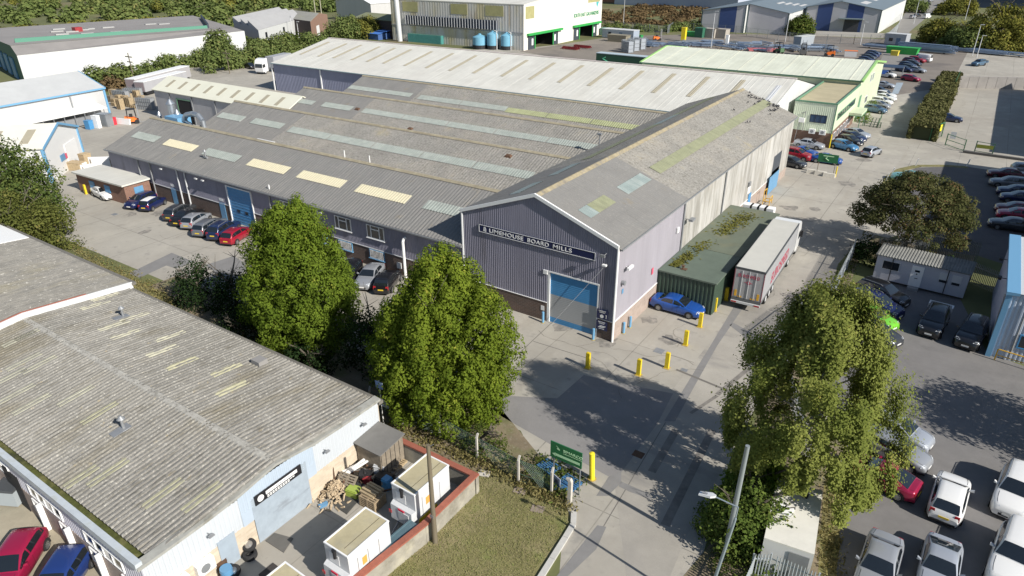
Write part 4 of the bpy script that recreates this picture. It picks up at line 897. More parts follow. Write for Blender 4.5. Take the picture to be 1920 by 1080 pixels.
# name sign
sg=panel(mill,'name_sign',(-33.36,GY0-.06,6.88),XA,NY,11.42,.70,navyp,.08)
mb=MB()
for a,b,c,d in ((-33.36,6.88,-21.94,6.925),(-33.36,7.535,-21.94,7.58),(-33.36,6.925,-33.315,7.535),(-21.985,6.925,-21.94,7.535)): mb.box(a,GY0-.165,b,c,GY0-.145,d)
for z,h_,ww in ((7.02,.10,.30),(7.15,.10,.30),(7.28,.08,.24),(7.38,.05,.16)): mb.box(-32.73-ww/2,GY0-.16,z,-32.73+ww/2,GY0-.146,z+h_)
b_=mb.build('sign_border',whitep,mill)
for wd_,xo,ww in (('LIMEHOUSE',-32.25,3.5),('BOARD',-28.32,2.08),('MILLS',-25.83,1.75)): text_mesh(wd_,.50,whitep,mill,(xo,GY0-.15,7.05),XA,(0,0,1),'sign_lettering',.012,ww,1.12)
for z0,z1,kind in ((1.86,2.72,0),(.84,1.66,1)):
    panel(mill,'wall_sign',(-21.55,GY0-.10,z0),XA,NY,1.02,z1-z0,navyp,.03)
    mb=MB()
    for j,(wq,zz) in enumerate(((.66,.72),(.5,.58))): 
        k=6
        for i in range(k): mb.box(-21.04-wq/2+wq*i/k,GY0-.145,z0+zz-.0,-21.04-wq/2+wq*(i+.62)/k,GY0-.134,z0+zz+.06)
    if kind==0:
        n_=18; mb.prism([(0,0)],0,0) if False else None
        mb.tube((-21.08,GY0-.144,z0+.26),(-21.08,GY0-.134,z0+.26),.16,n=16); mb.box(-20.70,GY0-.145,z0+.12,-20.67,GY0-.134,z0+.42); mb.box(-20.74,GY0-.146,z0+.40,-20.63,GY0-.134,z0+.45)
    else:
        for i in range(4): mb.box(-21.36+.06*i,GY0-.145,z0+.22+.055*i,-20.86+.06*i,GY0-.134,z0+.255+.055*i)
        mb.box(-21.3,GY0-.145,z0+.10,-20.8,GY0-.134,z0+.13)
    mb.build('sign_marks',whitep,mill)
panel(mill,'notice',(-26.95,GY0-.05,.95),XA,NY,.33,.45,whitep,.02)
mb=MB(); mb.box(-21.2,GY0-.45,6.72,-20.85,GY0-.20,6.85); mb.tube((-21.0,GY0-.2,6.78),(-21.0,GY0,6.78),.03); mb.build('floodlight',whitep,mill)
mb=MB(); mb.box(-21.35,GY0-.55,7.5,-20.95,GY0-.42,7.72); mb.tube((-21.1,GY0-.45,7.6),(-21.0,GY0,7.75),.025); mb.build('floodlight',steeld,mill)
mb=MB(); mb.tube((GX1+.05,46.0,6.15),(GX1+.4,46.0,6.15),.03); mb.box(GX1+.3,45.6,6.05,GX1+.5,46.5,6.25); mb.build('security_camera',whitep,mill)
mb=MB(); mb.tube((GX1+.05,45.4,5.0),(GX1+.35,45.4,5.0),.18,.2,12); mb.build('alarm_box',steeld,mill)
panel(mill,'hose_sign',(GX1+.05,51.6,3.2),YA,XA,.35,.6,M('red sign',(.65,.10,.16),.5),.02); panel(mill,'vent_box',(GX1+.05,56.8,5.4),YA,XA,.45,.5,whitep,.12)
panel(mill,'notice',(GX1+.05,45.5,3.9),YA,XA,.3,.4,bluep,.02)
mb=MB(); mb.path([(GX1+.05,58.8,6.2),(GX1+.7,58.8,6.2)],.04); mb.box(GX1+.5,58.5,6.1,GX1+.9,59.3,6.3); mb.build('floodlight',steeld,mill)
mb=MB(); mb.box(GX1-.05,79.7,3.6,GX1+.25,80.4,4.1); mb.build('floodlight',steeld,mill)
mb=MB(); mb.tube((-21.0,GY0-.30,6.72),(-25.7,GY0-.22,.04),.018,n=5); mb.build('cable',greyw,mill)
# side openings: blue doors and the dark end bay
panel(mill,'side_door',(GX1+.06,80.6,.02),YA,XA,1.1,2.35,blued,.05); panel(mill,'door_sign',(GX1+.06,79.9,2.6),YA,XA,1.0,.9,whitep,.03)
mb=MB(); mb.box(GX1-1.5,91.0,0,GX1-1.4,94.9,4.6); mb.build('bay_shade_panel',dark,mill)  # black panel inside the open bay, its shade put into the colour
panel(mill,'bay_shutter',(GX1-.06,91.0,2.4),YA,XA,3.9,2.2,M('dark louvre',(.06,.07,.085),.5),.04)
panel(mill,'bay_gate',(GX1+.35,88.8,.05),YA,XA,4.6,2.3,bluep,.06)
# birds? none claimed; dark droppings-like specks on the far ridge are roosting pigeons
gpz=lambda x:gz(x)+.19
k=0; bg_=np.random.default_rng(4)
pm=M('pigeon grey',(.035,.035,.042),.7)
def pigeon_mesh():
    m=MB(); R_=[]
    for x,r,z in ((-.20,.01,.10),(-.12,.05,.12),(0,.085,.13),(.08,.075,.15),(.13,.045,.20),(.16,.04,.235),(.20,.01,.235)):
        R_.append([(x,r*math.cos(a),z+r*math.sin(a)) for a in [2*math.pi*i/8 for i in range(8)]])
    loft(m,R_,0,True); m.tube((0,.03,0),(0,.03,.08),.008,n=4); m.tube((0,-.03,0),(0,-.03,.08),.008,n=4); return m.mesh('pigeon',pm,50)
pgm=pigeon_mesh()
spots_=[(-27.2+bg_.uniform(.2,5.2),98.9-abs(bg_.normal(0,2.4)) ) for _ in range(34)]+[(-23.1,96.9),(-22.8,97.4),(-22.6,95.2),(-22.3,95.6),(-22.4,98.6),(-22.9,86.0),(-22.7,86.5),(-25.3,88.0)]
for x,y in spots_:
    o=bpy.data.objects.new('pigeon',pgm); C.objects.link(o); o.location=(x,y,gpz(x)+.02); o.scale=(1.0,)*3; o.rotation_euler=(0,0,bg_.uniform(0,6.28)); tag(o,'dark pigeon roosting with its flock on the far end of the gabled mill roof','bird','pigeons on the mill roof')
# ---- long multi-span shed
SX0,SX1=-96.0,GX0; SY=[51.4,65.15,78.95,92.9]; SR,SE=8.0,5.15; half=6.9; SS=(SR-SE)/7.4
shed=thing('factory_shed','long low factory with four grey asbestos roof ridges, strip rooflights and a blue grey front','factory',(SX0,44.35,0))
def sz(y,yr): return SR-SS*abs(y-yr)
rfp=((0,0),(.25,.5),(.5,1),(.75,.5))
def span(yr,y0,y1,xa,xb,mt,nm):
    mb=MB(); ribroof(mb,(xa,y0,sz(y0,yr)),(xb,y0,sz(y0,yr)),(xa,yr,SR),(xb,yr,SR),.40,.04,0,rfp,8,.014)
    ribroof(mb,(xb,y1,sz(y1,yr)),(xa,y1,sz(y1,yr)),(xb,yr,SR),(xa,yr,SR),.40,.04,0,rfp,1)
    return mb.build(nm,mt,shed)
span(SY[0],44.0,58.3,SX0-.15,SX1,asb,'front_roof')
for i,split in ((1,-79.6),(2,-79.2),(3,-80.0)):
    y0=SY[i]-6.9; y1=SY[i]+6.9
    span(SY[i],y0,y1,SX0-.15,split,asb,'roof'); span(SY[i],y0,y1,split,SX1,asbr,'old_roof')
mb=MB()
for yr in SY: mb.hexa([(SX0-.15,yr-.3,SR-.03),(SX1,yr-.3,SR-.03),(SX1,yr+.3,SR-.03),(SX0-.15,yr+.3,SR-.03)],[(SX0-.15,yr-.06,SR+.15),(SX1,yr-.06,SR+.15),(SX1,yr+.06,SR+.15),(SX0-.15,yr+.06,SR+.15)])
mb.build('ridge_capping',M('pale lichen ridge',(.33,.29,.205),.9,var=.25,vs=1.2),shed)
mb=MB(); pts=[(SX0,44.35,0)]
for yr in SY: pts+=[(SX0,yr-6.9 if yr!=SY[0] else 44.35,sz(yr-6.9,yr)-.05),(SX0,yr,SR-.05)]
pts+=[(SX0,99.8,sz(99.8,SY[3])-.05),(SX0,99.8,0)]; mb.poly(pts[::-1]); mb.poly([(SX0,99.8,0),(SX1,99.8,0),(SX1,99.8,5.1),(SX0,99.8,5.1)]); mb.build('end_wall',greyclad,shed)
RD0,RD1=-64.6,-60.5   # roller door bay
# locate features on the front wall from the survey
def fx(px,py): return OY(px,py,44.3)
RD0=fx(425,352).x; RD1=fx(470,368).x
mb=MB(); ribwall(mb,(SX0,44.35),(RD0-.15,44.35),2.0,SE-.02,.20,.04); ribwall(mb,(RD0-.15,44.35),(RD1+.15,44.35),4.55,SE-.02,.2,.04); ribwall(mb,(RD1+.15,44.35),(SX1,44.35),2.0,SE-.02,.20,.04); mb.build('front_cladding',navyclad,shed)
mb=MB(); mb.box(SX0,44.30,0,RD0-.15,44.6,2.0); mb.box(RD1+.15,44.30,0,SX1-.02,44.6,2.0); mb.builds('brick_plinth',brickd,shed)
mb=MB(); mb.box(SX0,44.24,2.0,RD0-.15,44.34,2.06); mb.box(RD1+.15,44.24,2.0,SX1-.06,44.34,2.06); mb.build('drip_flashing',greyw,shed)
mb=MB(); mb.box(SX0-.1,43.86,SE-.16,SX1,44.02,SE-.02); mb.build('gutter',steeld,shed)
dm=panel(shed,'roller_door',(RD0,44.36,.02),XA,NY,RD1-RD0,4.5,blued,.03)
mb=MB()
for i in range(12): mb.box(RD0,44.30,.05+.37*i,RD1,44.325,.37*i+.075)
mb.build('door_slats',bluep,shed)
for dx in (.28,.62): panel(shed,'door_window',(RD0+(RD1-RD0)*dx,44.30,1.5),XA,NY,.55,.35,glassd,.02)
mb=MB(); mb.box(RD0-.15,44.22,0,RD0,44.5,4.55); mb.box(RD1,44.22,0,RD1+.12,44.5,4.55); mb.box(RD0-.15,44.2,4.5,RD1+.12,44.34,4.62); mb.build('door_frame',whitep,shed)
for px,py in ((326,358),(418,390)):
    x=fx(px,py).x; panel(shed,'blue_door',(x-.5,44.30,.02),XA,NY,1.0,2.1,bluep,.05); panel(shed,'door_sign',(x-.45,44.32,2.35),XA,NY,.8,.3,whitep,.02)
for px,py,mt in ((272,350,steeld),(337,340,greyw),(362,390,greyw),(511,395,steeld),(296,365,steeld)):
    x=fx(px,py).x; mb=MB(); mb.tube((x,44.15,.05),(x,44.15,SE-.1),.09,n=8); mb.build('downpipe',mt,shed)
mb=MB(); x=fx(762,470).x; mb.path([(x,43.9,.05),(x,43.9,3.9),(x,44.0,4.15),(x,44.3,4.25)],.14,8); mb.build('flue_pipe',whitep,shed)
wz=3.35
for px in (537,582,642,703):
    x=fx(px,{537:375,582:398,642:412,703:429}[px]).x; win(shed,'window',(x-1.15,44.30,wz-.15),XA,NY,2.35,1.4,whitep,glassd,1,.08,True,None); 
    mb=MB(); mb.box(x-.62,44.235,wz-.07,x-.53,44.30,wz+1.17); mb.box(x+.53,44.235,wz-.07,x+.62,44.30,wz+1.17); mb.box(x-.53,44.24,wz+.78,x+.53,44.30,wz+.87); mb.build('mullion',whitep,shed)
for px,py in ((600,430),(648,458),(707,474)):
    x=fx(px,py).x; win(shed,'barred_window',(x-1.0,44.26,1.0),XA,NY,2.05,.95,bluetrim,glassd,1,.07,True); mb=MB()
    for i in range(1,12): mb.tube((x-1.0+2.05*i/12,44.18,1.02),(x-1.0+2.05*i/12,44.18,1.93),.018,n=4)
    mb.box(x-.55,44.19,1.0,x-.49,44.24,1.9); mb.box(x+.49,44.19,1.0,x+.55,44.24,1.9); mb.build('window_bars',whitep,shed)
panel(shed,'hose_sign',(fx(612,437).x,44.30,2.2),XA,NY,.35,.7,M('red sign',(.65,.10,.16),.5),.02); panel(shed,'meter_box',(fx(746,487).x,44.24,.8),XA,NY,.5,.6,greyw,.15)
for px,py in ((306,310),(374,338),(387,343),(606,396),(560,385)):
    q=fx(px,py); mb=MB(); mb.tube((q.x,44.3,4.6),(q.x,43.9,4.6),.025,n=5); mb.box(q.x-.2,43.75,4.52,q.x+.2,43.95,4.66); mb.build('floodlight',greyw,shed)
f0=lambda yr: (lambda x,y: sz(y,yr)+.06)
for xa,xb,mt in ((-94.5,-88.9,skyl),(-87.0,-80.5,skyc),(-78.5,-71.8,skyl),(-69.7,-62.9,skyc),(-60.9,-53.9,skyc),(-51.8,-44.7,skyc),(-42.5,-38.2,skyl)): gpatch(shed,'rooflight',mt,xa,xb,47.05,48.3,f0(SY[0]))
def strip(yr,y0,y1,xa,xb,mt,step):
    x=xa
    while x<xb-.01:
        e=min(xb,x+step-.12); gpatch(shed,'rooflight',mt,x,e,y0,y1,f0(yr)); x+=step
strip(SY[1],60.65,61.9,-79.0,-38.5,skyl,8.1); strip(SY[1],60.85,62.1,-95.3,-89.5,skyl,8); strip(SY[1],60.95,62.2,-87.5,-80.8,skyl,8)
strip(SY[2],74.8,75.95,-78.8,-36.7,skyl,8.4); strip(SY[2],74.7,75.8,-95.7,-89.8,skyl,8); strip(SY[2],74.75,75.95,-87.8,-81.2,skyl,8)
strip(SY[3],88.5,89.6,-96.0,-80.9,skyl,7.6); strip(SY[3],88.3,89.5,-79.1,-61.0,skyl,9.1); strip(SY[3],88.1,89.3,-60.9,-38.4,skyy,7.5)
for (px,py) in ((660,292),(703,303)):
    q=G(px,py,SR); mb=MB(); mb.tube((q.x,SY[0]+.2,SR-.1),(q.x,SY[0]+.2,SR+.85),.06,n=6); mb.build('vent_pipe',whitep,shed)
q=G(1124,268,7.6); mb=MB(); mb.tube((q.x,q.y,6.9),(q.x,q.y,8.6),.09,n=6); mb.cbox(q.x,q.y,8.6,.5,.4,.18); mb.build('vent_pipe',steeld,shed)
q=Vector((-76.8,46.6,sz(46.6,SY[0]))); mb=MB(); mb.tube(q,(q.x,q.y,q.z+.9),.10,n=8); mb.tube((q.x,q.y,q.z+.9),(q.x,q.y,q.z+1.15),.2,.05,8); mb.tube((q.x-.3,q.y,q.z+.15),(q.x+.3,q.y,q.z+.15),.13,n=8); mb.build('vent_cowl',steeld,shed)
q=Vector((-62.5,44.6,sz(44.6,SY[0]))); mb=MB(); mb.tube(q,(q.x,q.y,q.z+.5),.07,n=6); mb.build('vent_pipe',whitep,shed)
for px,py,yr in ((670,206,SY[2]),(768,231,SY[2]),(953,307,SY[1]),(1003,219,SY[3])):
    q=G(px,py,6.6); y=q.y; z=sz(y,yr)+.1; mb=MB(); mb.hexa([(q.x-.5,y-.25,z-.2),(q.x+.5,y-.25,z-.2),(q.x+.5,y+.25,z+.0),(q.x-.5,y+.25,z+.0)],[(q.x-.3,y-.15,z+.06),(q.x+.3,y-.15,z+.06),(q.x+.3,y+.15,z+.18),(q.x-.3,y+.15,z+.18)]); mb.build('rusty_vent',rust,shed)
mb=MB(); q=G(501,266,7.9); mb.cbox(q.x,q.y-.2,SR-.05,3.2,.25,.2,.0); mb.build('white_ridge_piece',whitep,shed)
# ---- green store beside the mill
lean=thing('green_store','flat roofed dark green corrugated store with a mossy roof beside the mill','store',(-17.4,53.4,0))
lx0,lx1,ly0,ly1,lh=-20.02,-14.8,53.2,73.6,3.15
mb=MB(); ribwall(mb,(lx0,ly0),(lx1,ly0),0,lh-.05,.36,.07); ribwall(mb,(lx1,ly0),(lx1,ly1),0,lh-.05,.36,.05); ribwall(mb,(lx1,ly1),(lx0,ly1),0,lh-.05,.36,.05); mb.build('wall',greenc,lean)
mb=MB(); mb.slab([(lx0-.0,ly0-.15,lh),(lx1+.15,ly0-.15,lh),(lx1+.15,ly0+6.6,lh),(lx0,ly0+6.6,lh)],.14,0); mb.slab([(lx0,ly0+6.62,lh+.02),(lx1+.15,ly0+6.62,lh+.02),(lx1+.15,ly1,lh+.02),(lx0,ly1,lh+.02)],.14,1)
mb.build('roof',[M('green roof sheet',(.105,.135,.105),.8,var=.12,vs=.7),greenr],lean)
mp=[];gm=np.random.default_rng(3); P=[]
for i in range(1500):
    t=gm.random(); y=ly0+1.2+t*18.2; x=-18.7+2.2*(t-.25)*.8+gm.normal(0,.42)*(0.6+t)
    if math.sin(t*9.3+1)+.6*math.sin(t*23)+gm.normal(0,.5)>-.35 and lx0+.1<x<lx1-.1: P.append((x,y,lh+.035))
P=np.array(P); N=np.tile([0,0,1.],(len(P),1))+rng.normal(size=(len(P),3))*.35
mo=leaf_object('moss_growth',P,N,.30,rng.random(len(P)),leafmat('roof moss',(.095,.10,.025),(.15,.145,.04),(.2,.18,.06),.05),lean)
mo['kind']='stuff'
mb=MB(); mb.tube((-18.2,54.4,lh),(-18.2,54.4,lh+.28),.07,n=8); mb.cbox(-18.2,54.4,lh+.28,.28,.28,.07); mb.cbox(-18.1,54.4,lh+.01,.5,.45,.04); mb.build('vent_cowl',rust,lean)
mb=MB(); mb.box(lx1-1.6,ly0+9,lh,lx1-.6,ly0+9.02,lh+.02) if False else None
# ---- long white roofed warehouse
WX0,WX1,WY0,WYR,WY1,WE,WR=-135.0,-25.2,102.9,120.6,138.3,6.2,9.8
wh=thing('white_roofed_warehouse','very long warehouse with a white roof and a row of thin tan rooflights','warehouse',(WX0,WY0,0))
mb=MB()
ribroof(mb,(WX0-.3,WY0-.3,WE-.06),(WX1,WY0-.3,WE-.06),(WX0-.3,WYR,WR),(WX1,WYR,WR),.9,.012,0,((0,0),(.8,0),(.85,1),(.95,1)),3,.01)
ribroof(mb,(WX1,WY1,WE),(WX0-.3,WY1,WE),(WX1,WYR,WR),(WX0-.3,WYR,WR),.9,.03,0,((0,0),(.8,0),(.85,1),(.95,1)),1); mb.build('roof',whiteroof,wh)
mb=MB(); mb.box(WX0-.3,WYR-.3,WR-.02,WX1,WYR+.3,WR+.08); mb.build('ridge_capping',M('faded pink ridge',(.60,.53,.50),.7,var=.1,vs=1),wh)
mb=MB(); ribwall(mb,(WX0,WY0),(WX1,WY0),0,WE-.08,.5,.04,0); mb.poly([(WX0,WY0,0),(WX0,WY0,WE-.08),(WX0,WYR,WR-.1),(WX0,WY1,WE-.1),(WX0,WY1,0)]); mb.poly([(WX1,WY1,0),(WX0,WY1,0),(WX0,WY1,WE),(WX1,WY1,WE)]); mb.build('wall',M('blue grey wall sheeting',(.25,.265,.36),.6,var=.08,vs=.3,vstretch=(1,1,.2)),wh)
mb=MB(); mb.poly([(WX1-.02,WY0,0),(WX1-.02,WY1,0),(WX1-.02,WY1,WE-.1),(WX1-.02,WYR,WR-.1),(WX1-.02,WY0,WE-.1)]); mb.build('gable_wall',whiteclad,wh)
mb=MB(); mb.box(WX0-.3,WY0-.46,WE-.2,WX1,WY0-.3,WE-.06); mb.build('gutter',M('pale teal gutter',(.28,.38,.40),.5),wh)
for px in (514,603,707,885,1046): 
    x=OY(px,150 if px<700 else 160,WY0).x; mb=MB(); mb.box(x-.14,WY0-.22,0,x+.14,WY0-.05,WE-.2); mb.build('downpipe',whitep,wh)
wf=lambda x,y: WE-.06+(WR-WE+.06)*(y-WY0+.3)/(WYR-WY0+.3)+.045
for x in (-132.4,-126.4,-121.5,-115.8,-111.1,-106.3,-100.3,-94.5,-88.4,-82.5,-75.8,-69.5,-63.3,-57.2,-51.1,-45.1,-39.0,-33.0): gpatch(wh,'rooflight',skyt,x-.42,x+.42,108.9,117.9,wf)
gpatch(wh,'rooflight',greyw,-27.3,-26.5,109.5,117.0,wf)
# ---- pale green hall and office
HX0,HX1,HY0,HYR,HY1,HE,HR=-60.5,-18.0,138.9,152.3,165.7,7.55,9.35
hall=thing('pale_green_hall','pale roofed hall with lime green edging behind the long white warehouse','hall',(HX1,HY0,0))
mb=MB(); ribroof(mb,(HX0-.3,HY0-.4,HE),(HX1+.3,HY0-.4,HE),(HX0-.3,HYR,HR),(HX1+.3,HYR,HR),1.0,.012,0,((0,0),(.8,0),(.85,1),(.95,1)),2); ribroof(mb,(HX1+.3,HY1+.4,HE),(HX0-.3,HY1+.4,HE),(HX1+.3,HYR,HR),(HX0-.3,HYR,HR),1.0,.03,0,((0,0),(.8,0),(.85,1),(.95,1)),1); mb.build('roof',mintroof,hall)
mb=MB()
for x in [HX0+4.05*i for i in range(1,11)]: mb.hexa([(x-.09,HY0-.4,HE+.03),(x+.09,HY0-.4,HE+.03),(x+.09,HYR,HR+.03),(x-.09,HYR,HR+.03)],[(x-.09,HY0-.4,HE+.06),(x+.09,HY0-.4,HE+.06),(x+.09,HYR,HR+.06),(x-.09,HYR,HR+.06)])
mb.build('roof_joint',M('roof joint grey',(.62,.62,.52),.7),hall)
mb=MB(); mb.poly([(HX1,HY0,0),(HX1,HY1,0),(HX1,HY1,HE-.05),(HX1,HYR,HR-.08),(HX1,HY0,HE-.05)]); mb.poly([(HX0,HY1,0),(HX0,HY0,0),(HX0,HY0,HE-.05),(HX0,HYR,HR-.08),(HX0,HY1,HE-.05)]); mb.poly([(HX0,HY0,0),(HX1,HY0,0),(HX1,HY0,HE-.1),(HX0,HY0,HE-.1)]); mb.poly([(HX1,HY1,0),(HX0,HY1,0),(HX0,HY1,HE-.1),(HX1,HY1,HE-.1)]); mb.build('wall',mintclad,hall)
mb=MB()
for xx in (HX1,HX0-.42):
    for ye in (HY0-.45,HY1+.45): 
        a=Vector((xx,ye,HE-.25)); b=Vector((xx,HYR,HR-.22)); n=Vector((.42,0,0)); u=Vector((0,0,.36)); mb.hexa([a,a+n,b+n,b],[a+u,a+n+u,b+n+u,b+u])
mb.builds('verge_trim',limetrim,hall)
mb=MB(); mb.box(HX0-.3,HY0-.62,HE-.22,HX1+.3,HY0-.4,HE+.02); mb.build('gutter',M('dark green gutter',(.06,.14,.09),.5),hall)
panel(hall,'green_door',(HX1+.01,141.0,.05),YA,XA,1.9,4.4,M('door green',(.13,.30,.18),.5),.05); 
for y,z in ((150.0,5.6),(152.6,5.6)): win(hall,'window',(HX1+.02,y,z),YA,XA,1.3,1.5,whitep,glassb,2)
win(hall,'window',(HX1+.02,148.5,1.8),YA,XA,2.6,1.3,whitep,glassd,2)
OX0,OX1,OY0,OY1,OH=-24.3,-17.95,118.0,138.4,7.0
off=thing('green_trimmed_office','two storey pale green office with a tan flat roof and cars parked in front','office',(OX1,OY0,0))
mb=MB(); ribwall(mb,(OX0,OY0),(OX1,OY0),2.3,OH-.2,.3,.03); mb.build('front_wall',M('front mint cladding',(.66,.73,.56),.55,var=.04,vs=.5),off)  # front sheets in a paler green than the side wall
mb=MB(); ribwall(mb,(OX1,OY0),(OX1,OY1),2.6,OH-.2,.3,.02); mb.poly([(OX0,OY1,0),(OX0,OY0,0),(OX0,OY0,OH-.2),(OX0,OY1,OH-.2)]); mb.build('side_wall',mintclad,off)
mb=MB(); mb.box(OX0,OY0-.04,0,OX1+.03,OY0+.2,2.3); mb.box(OX1-.2,OY0+.2,0,OX1+.03,OY1,2.6); mb.build('brick_base',M('brown office brick',(.20,.115,.08),.9,brick=(.45,.15,(.16,.09,.065),(.2,.16,.13),.012)),off)
mb=MB(); mb.box(OX0+.2,OY0+.2,OH-.35,OX1-.2,OY1,OH-.25); mb.build('roof',tangreen,off)
mb=MB(); mb.box(OX0-.06,OY0-.1,OH-.2,OX1+.08,OY0+.2,OH+.02); mb.box(OX1-.2,OY0+.2,OH-.2,OX1+.08,OY1,OH+.02); mb.box(OX0-.06,OY0+.2,OH-.2,OX0+.2,OY1,OH+.0); mb.box(OX1-.12,OY0-.06,0,OX1+.06,OY0+.06,OH-.2) if False else None; mb.build('parapet_trim',M('trim green',(.13,.27,.17),.5),off)
mb=MB(); mb.box(OX1-.06,OY0-.07,2.3,OX1+.06,OY0+.05,OH-.2); mb.build('corner_trim',M('trim green',(.13,.27,.17),.5),off)
win(off,'window',(-21.6,OY0-.03,3.75),XA,NY,2.5,1.25,M('dark frame',(.03,.035,.05),.5),glassb,3)
win(off,'ribbon_window',(OX1+.03,120.0,4.0),YA,XA,15.5,1.1,M('trim green',(.13,.27,.17),.5),glassd,9,.1)
for i in range(6): win(off,'ground_window',(OX1+.05,119.5+2.6*i,.9),YA,XA,1.6,1.2,whitep,glassd,2)
for x in (-20.9,-19.3): panel(off,'air_conditioner',(x-.45,OY0-.04,2.0),XA,NY,.95,.75,whitep,.35); mb=MB(); mb.tube((x,OY0-.40,2.37),(x,OY0-.405,2.37),.26,n=14); mb.build('fan_grille',steeld,off)
panel(off,'air_conditioner',(-23.2,OY0-.04,3.6),XA,NY,.85,.7,whitep,.35); mb=MB(); mb.path([(-22.4,OY0-.1,2.2),(-22.4,OY0-.1,5.4),(-22.4,OY0-.1,5.2),(-23.0,OY0-.1,5.0)],.05,5); mb.path([(-23.4,OY0-.1,.2),(-23.1,OY0-.1,3.6)],.04,5); mb.build('conduit',steeld,off)
mb=MB(); mb.tube((-17.85,117.9,0),(-17.85,117.9,2.2),.09,n=8); tag(mb.build('yellow_post',yellowp),'yellow post at the corner of the pale green office','post')
mb=MB(); a=G(1627,196,2.8)
can=thing('entrance_canopy','pale green box canopy over the office entrance','canopy',(-16.9,135.0,0)); mb.box(-17.9,131.9,2.75,-15.9,137.6,3.15); mb.build('canopy_roof',mintclad,can); mb=MB()
for y in (132.1,137.4): mb.box(-16.1,y-.06,0,-15.98,y+.06,2.75)
mb.build('post',M('trim green',(.13,.27,.17),.5),can); mb=MB(); mb.box(-17.9,131.85,2.62,-15.85,137.65,2.75); mb.build('fascia',M('trim green',(.13,.27,.17),.5),can)
# ---- generic gabled building in its own frame
def gable(name,label,cat,org,rot,Lx,Ly,e,r,wm,rm,trim=None,ov=.3,ridge='x',th=.15,rib=None,group=None):
    b=thing(name,label,cat,org,rot,group); mb=MB()
    if ridge=='x':
        for y in (0,Ly): mb.poly([(0,y,0),(Lx,y,0),(Lx,y,e),(0,y,e)])
        for x in (0,Lx): mb.poly([(x,0,0),(x,Ly,0),(x,Ly,e),(x,Ly/2,r-.05),(x,0,e)])
        q=[[(-ov,-ov,e-.05),(Lx+ov,-ov,e-.05),(Lx+ov,Ly/2,r+.05),(-ov,Ly/2,r+.05)],[(-ov,Ly/2,r+.05),(Lx+ov,Ly/2,r+.05),(Lx+ov,Ly+ov,e-.05),(-ov,Ly+ov,e-.05)]]
    else:
        for x in (0,Lx): mb.poly([(x,0,0),(x,Ly,0),(x,Ly,e),(x,0,e)])
        for y in (0,Ly): mb.poly([(0,y,0),(Lx,y,0),(Lx,y,e),(Lx/2,y,r-.05),(0,y,e)])
        q=[[(-ov,-ov,e-.05),(Lx/2,-ov,r+.05),(Lx/2,Ly+ov,r+.05),(-ov,Ly+ov,e-.05)],[(Lx/2,-ov,r+.05),(Lx+ov,-ov,e-.05),(Lx+ov,Ly+ov,e-.05),(Lx/2,Ly+ov,r+.05)]]
    mb.build('wall',wm,b,local=True); mb=MB()
    for s in q: mb.slab(s,th)
    mb.build('roof',rm,b,local=True)
    if trim:
        mb=MB(); t=.28
        if ridge=='x':
            for x in (-ov-.06,Lx+ov-.06):
                for ya,yb in ((-ov,Ly/2),(Ly+ov,Ly/2)): mb.hexa([(x,ya,e-.3),(x+.12,ya,e-.3),(x+.12,yb,r-.2),(x,yb,r-.2)],[(x,ya,e+.03),(x+.12,ya,e+.03),(x+.12,yb,r+.13),(x,yb,r+.13)])
            mb.box(-ov,-ov-.12,e-.28,Lx+ov,-ov,e)
        else:
            for y in (-ov-.06,Ly+ov-.06):
                for xa,xb in ((-ov,Lx/2),(Lx+ov,Lx/2)): mb.hexa([(xa,y,e-.3),(xa,y+.12,e-.3),(xb,y+.12,r-.2),(xb,y,r-.2)],[(xa,y,e+.03),(xa,y+.12,e+.03),(xb,y+.12,r+.13),(xb,y,r+.13)])
        for x,y in ((0,0),(Lx,0),(Lx,Ly)): mb.box(x-.18,y-.18,0,x+.18,y+.18,e-.1)
        mb.builds('trim',trim,b,local=True)
    return b
def lbox(b,name,x0,y0,z0,x1,y1,z1,m): mb=MB(); mb.box(x0,y0,z0,x1,y1,z1); return mb.build(name,m,b,local=True)
# small white roofed shed left of the long shed
sm=gable('cream_roofed_shed','smaller cream white roofed grey shed behind the long factory with a dark doorway','shed',(-131.3,72.0,0),0,38.0,7.6,5.4,7.3,greyclad,creamroof,None)
q=OY(370,205,72).x
lbox(sm,'doorway',OY(333,190,72).x+131.3,-.06,0,OY(359,200,72).x+131.3,.06,4.2,dark); lbox(sm,'door_frame',OY(333,190,72).x+131.05,-.12,0,OY(333,190,72).x+131.3,.02,4.4,M('trim green',(.13,.27,.17),.5)); lbox(sm,'lintel',OY(333,190,72).x+131.05,-.12,4.25,OY(359,200,72).x+131.3,.02,4.45,M('trim green',(.13,.27,.17),.5))
for i in range(9):
    x=2.6+i*3.95; mb=MB(); sl_=(7.35-5.4)/4.1; mb.hexa([(x,.9,5.36+sl_*1.2),(x+.9,.9,5.36+sl_*1.2),(x+.9,2.9,5.36+sl_*3.2),(x,2.9,5.36+sl_*3.2)],[(x,.9,5.40+sl_*1.2),(x+.9,.9,5.40+sl_*1.2),(x+.9,2.9,5.40+sl_*3.2),(x,2.9,5.40+sl_*3.2)]); mb.build('rooflight',skyt,sm,local=True)
for i in range(5): lbox(sm,'downpipe',5+i*7,-.18,0,5.15+i*7,-.03,5.2,steeld)
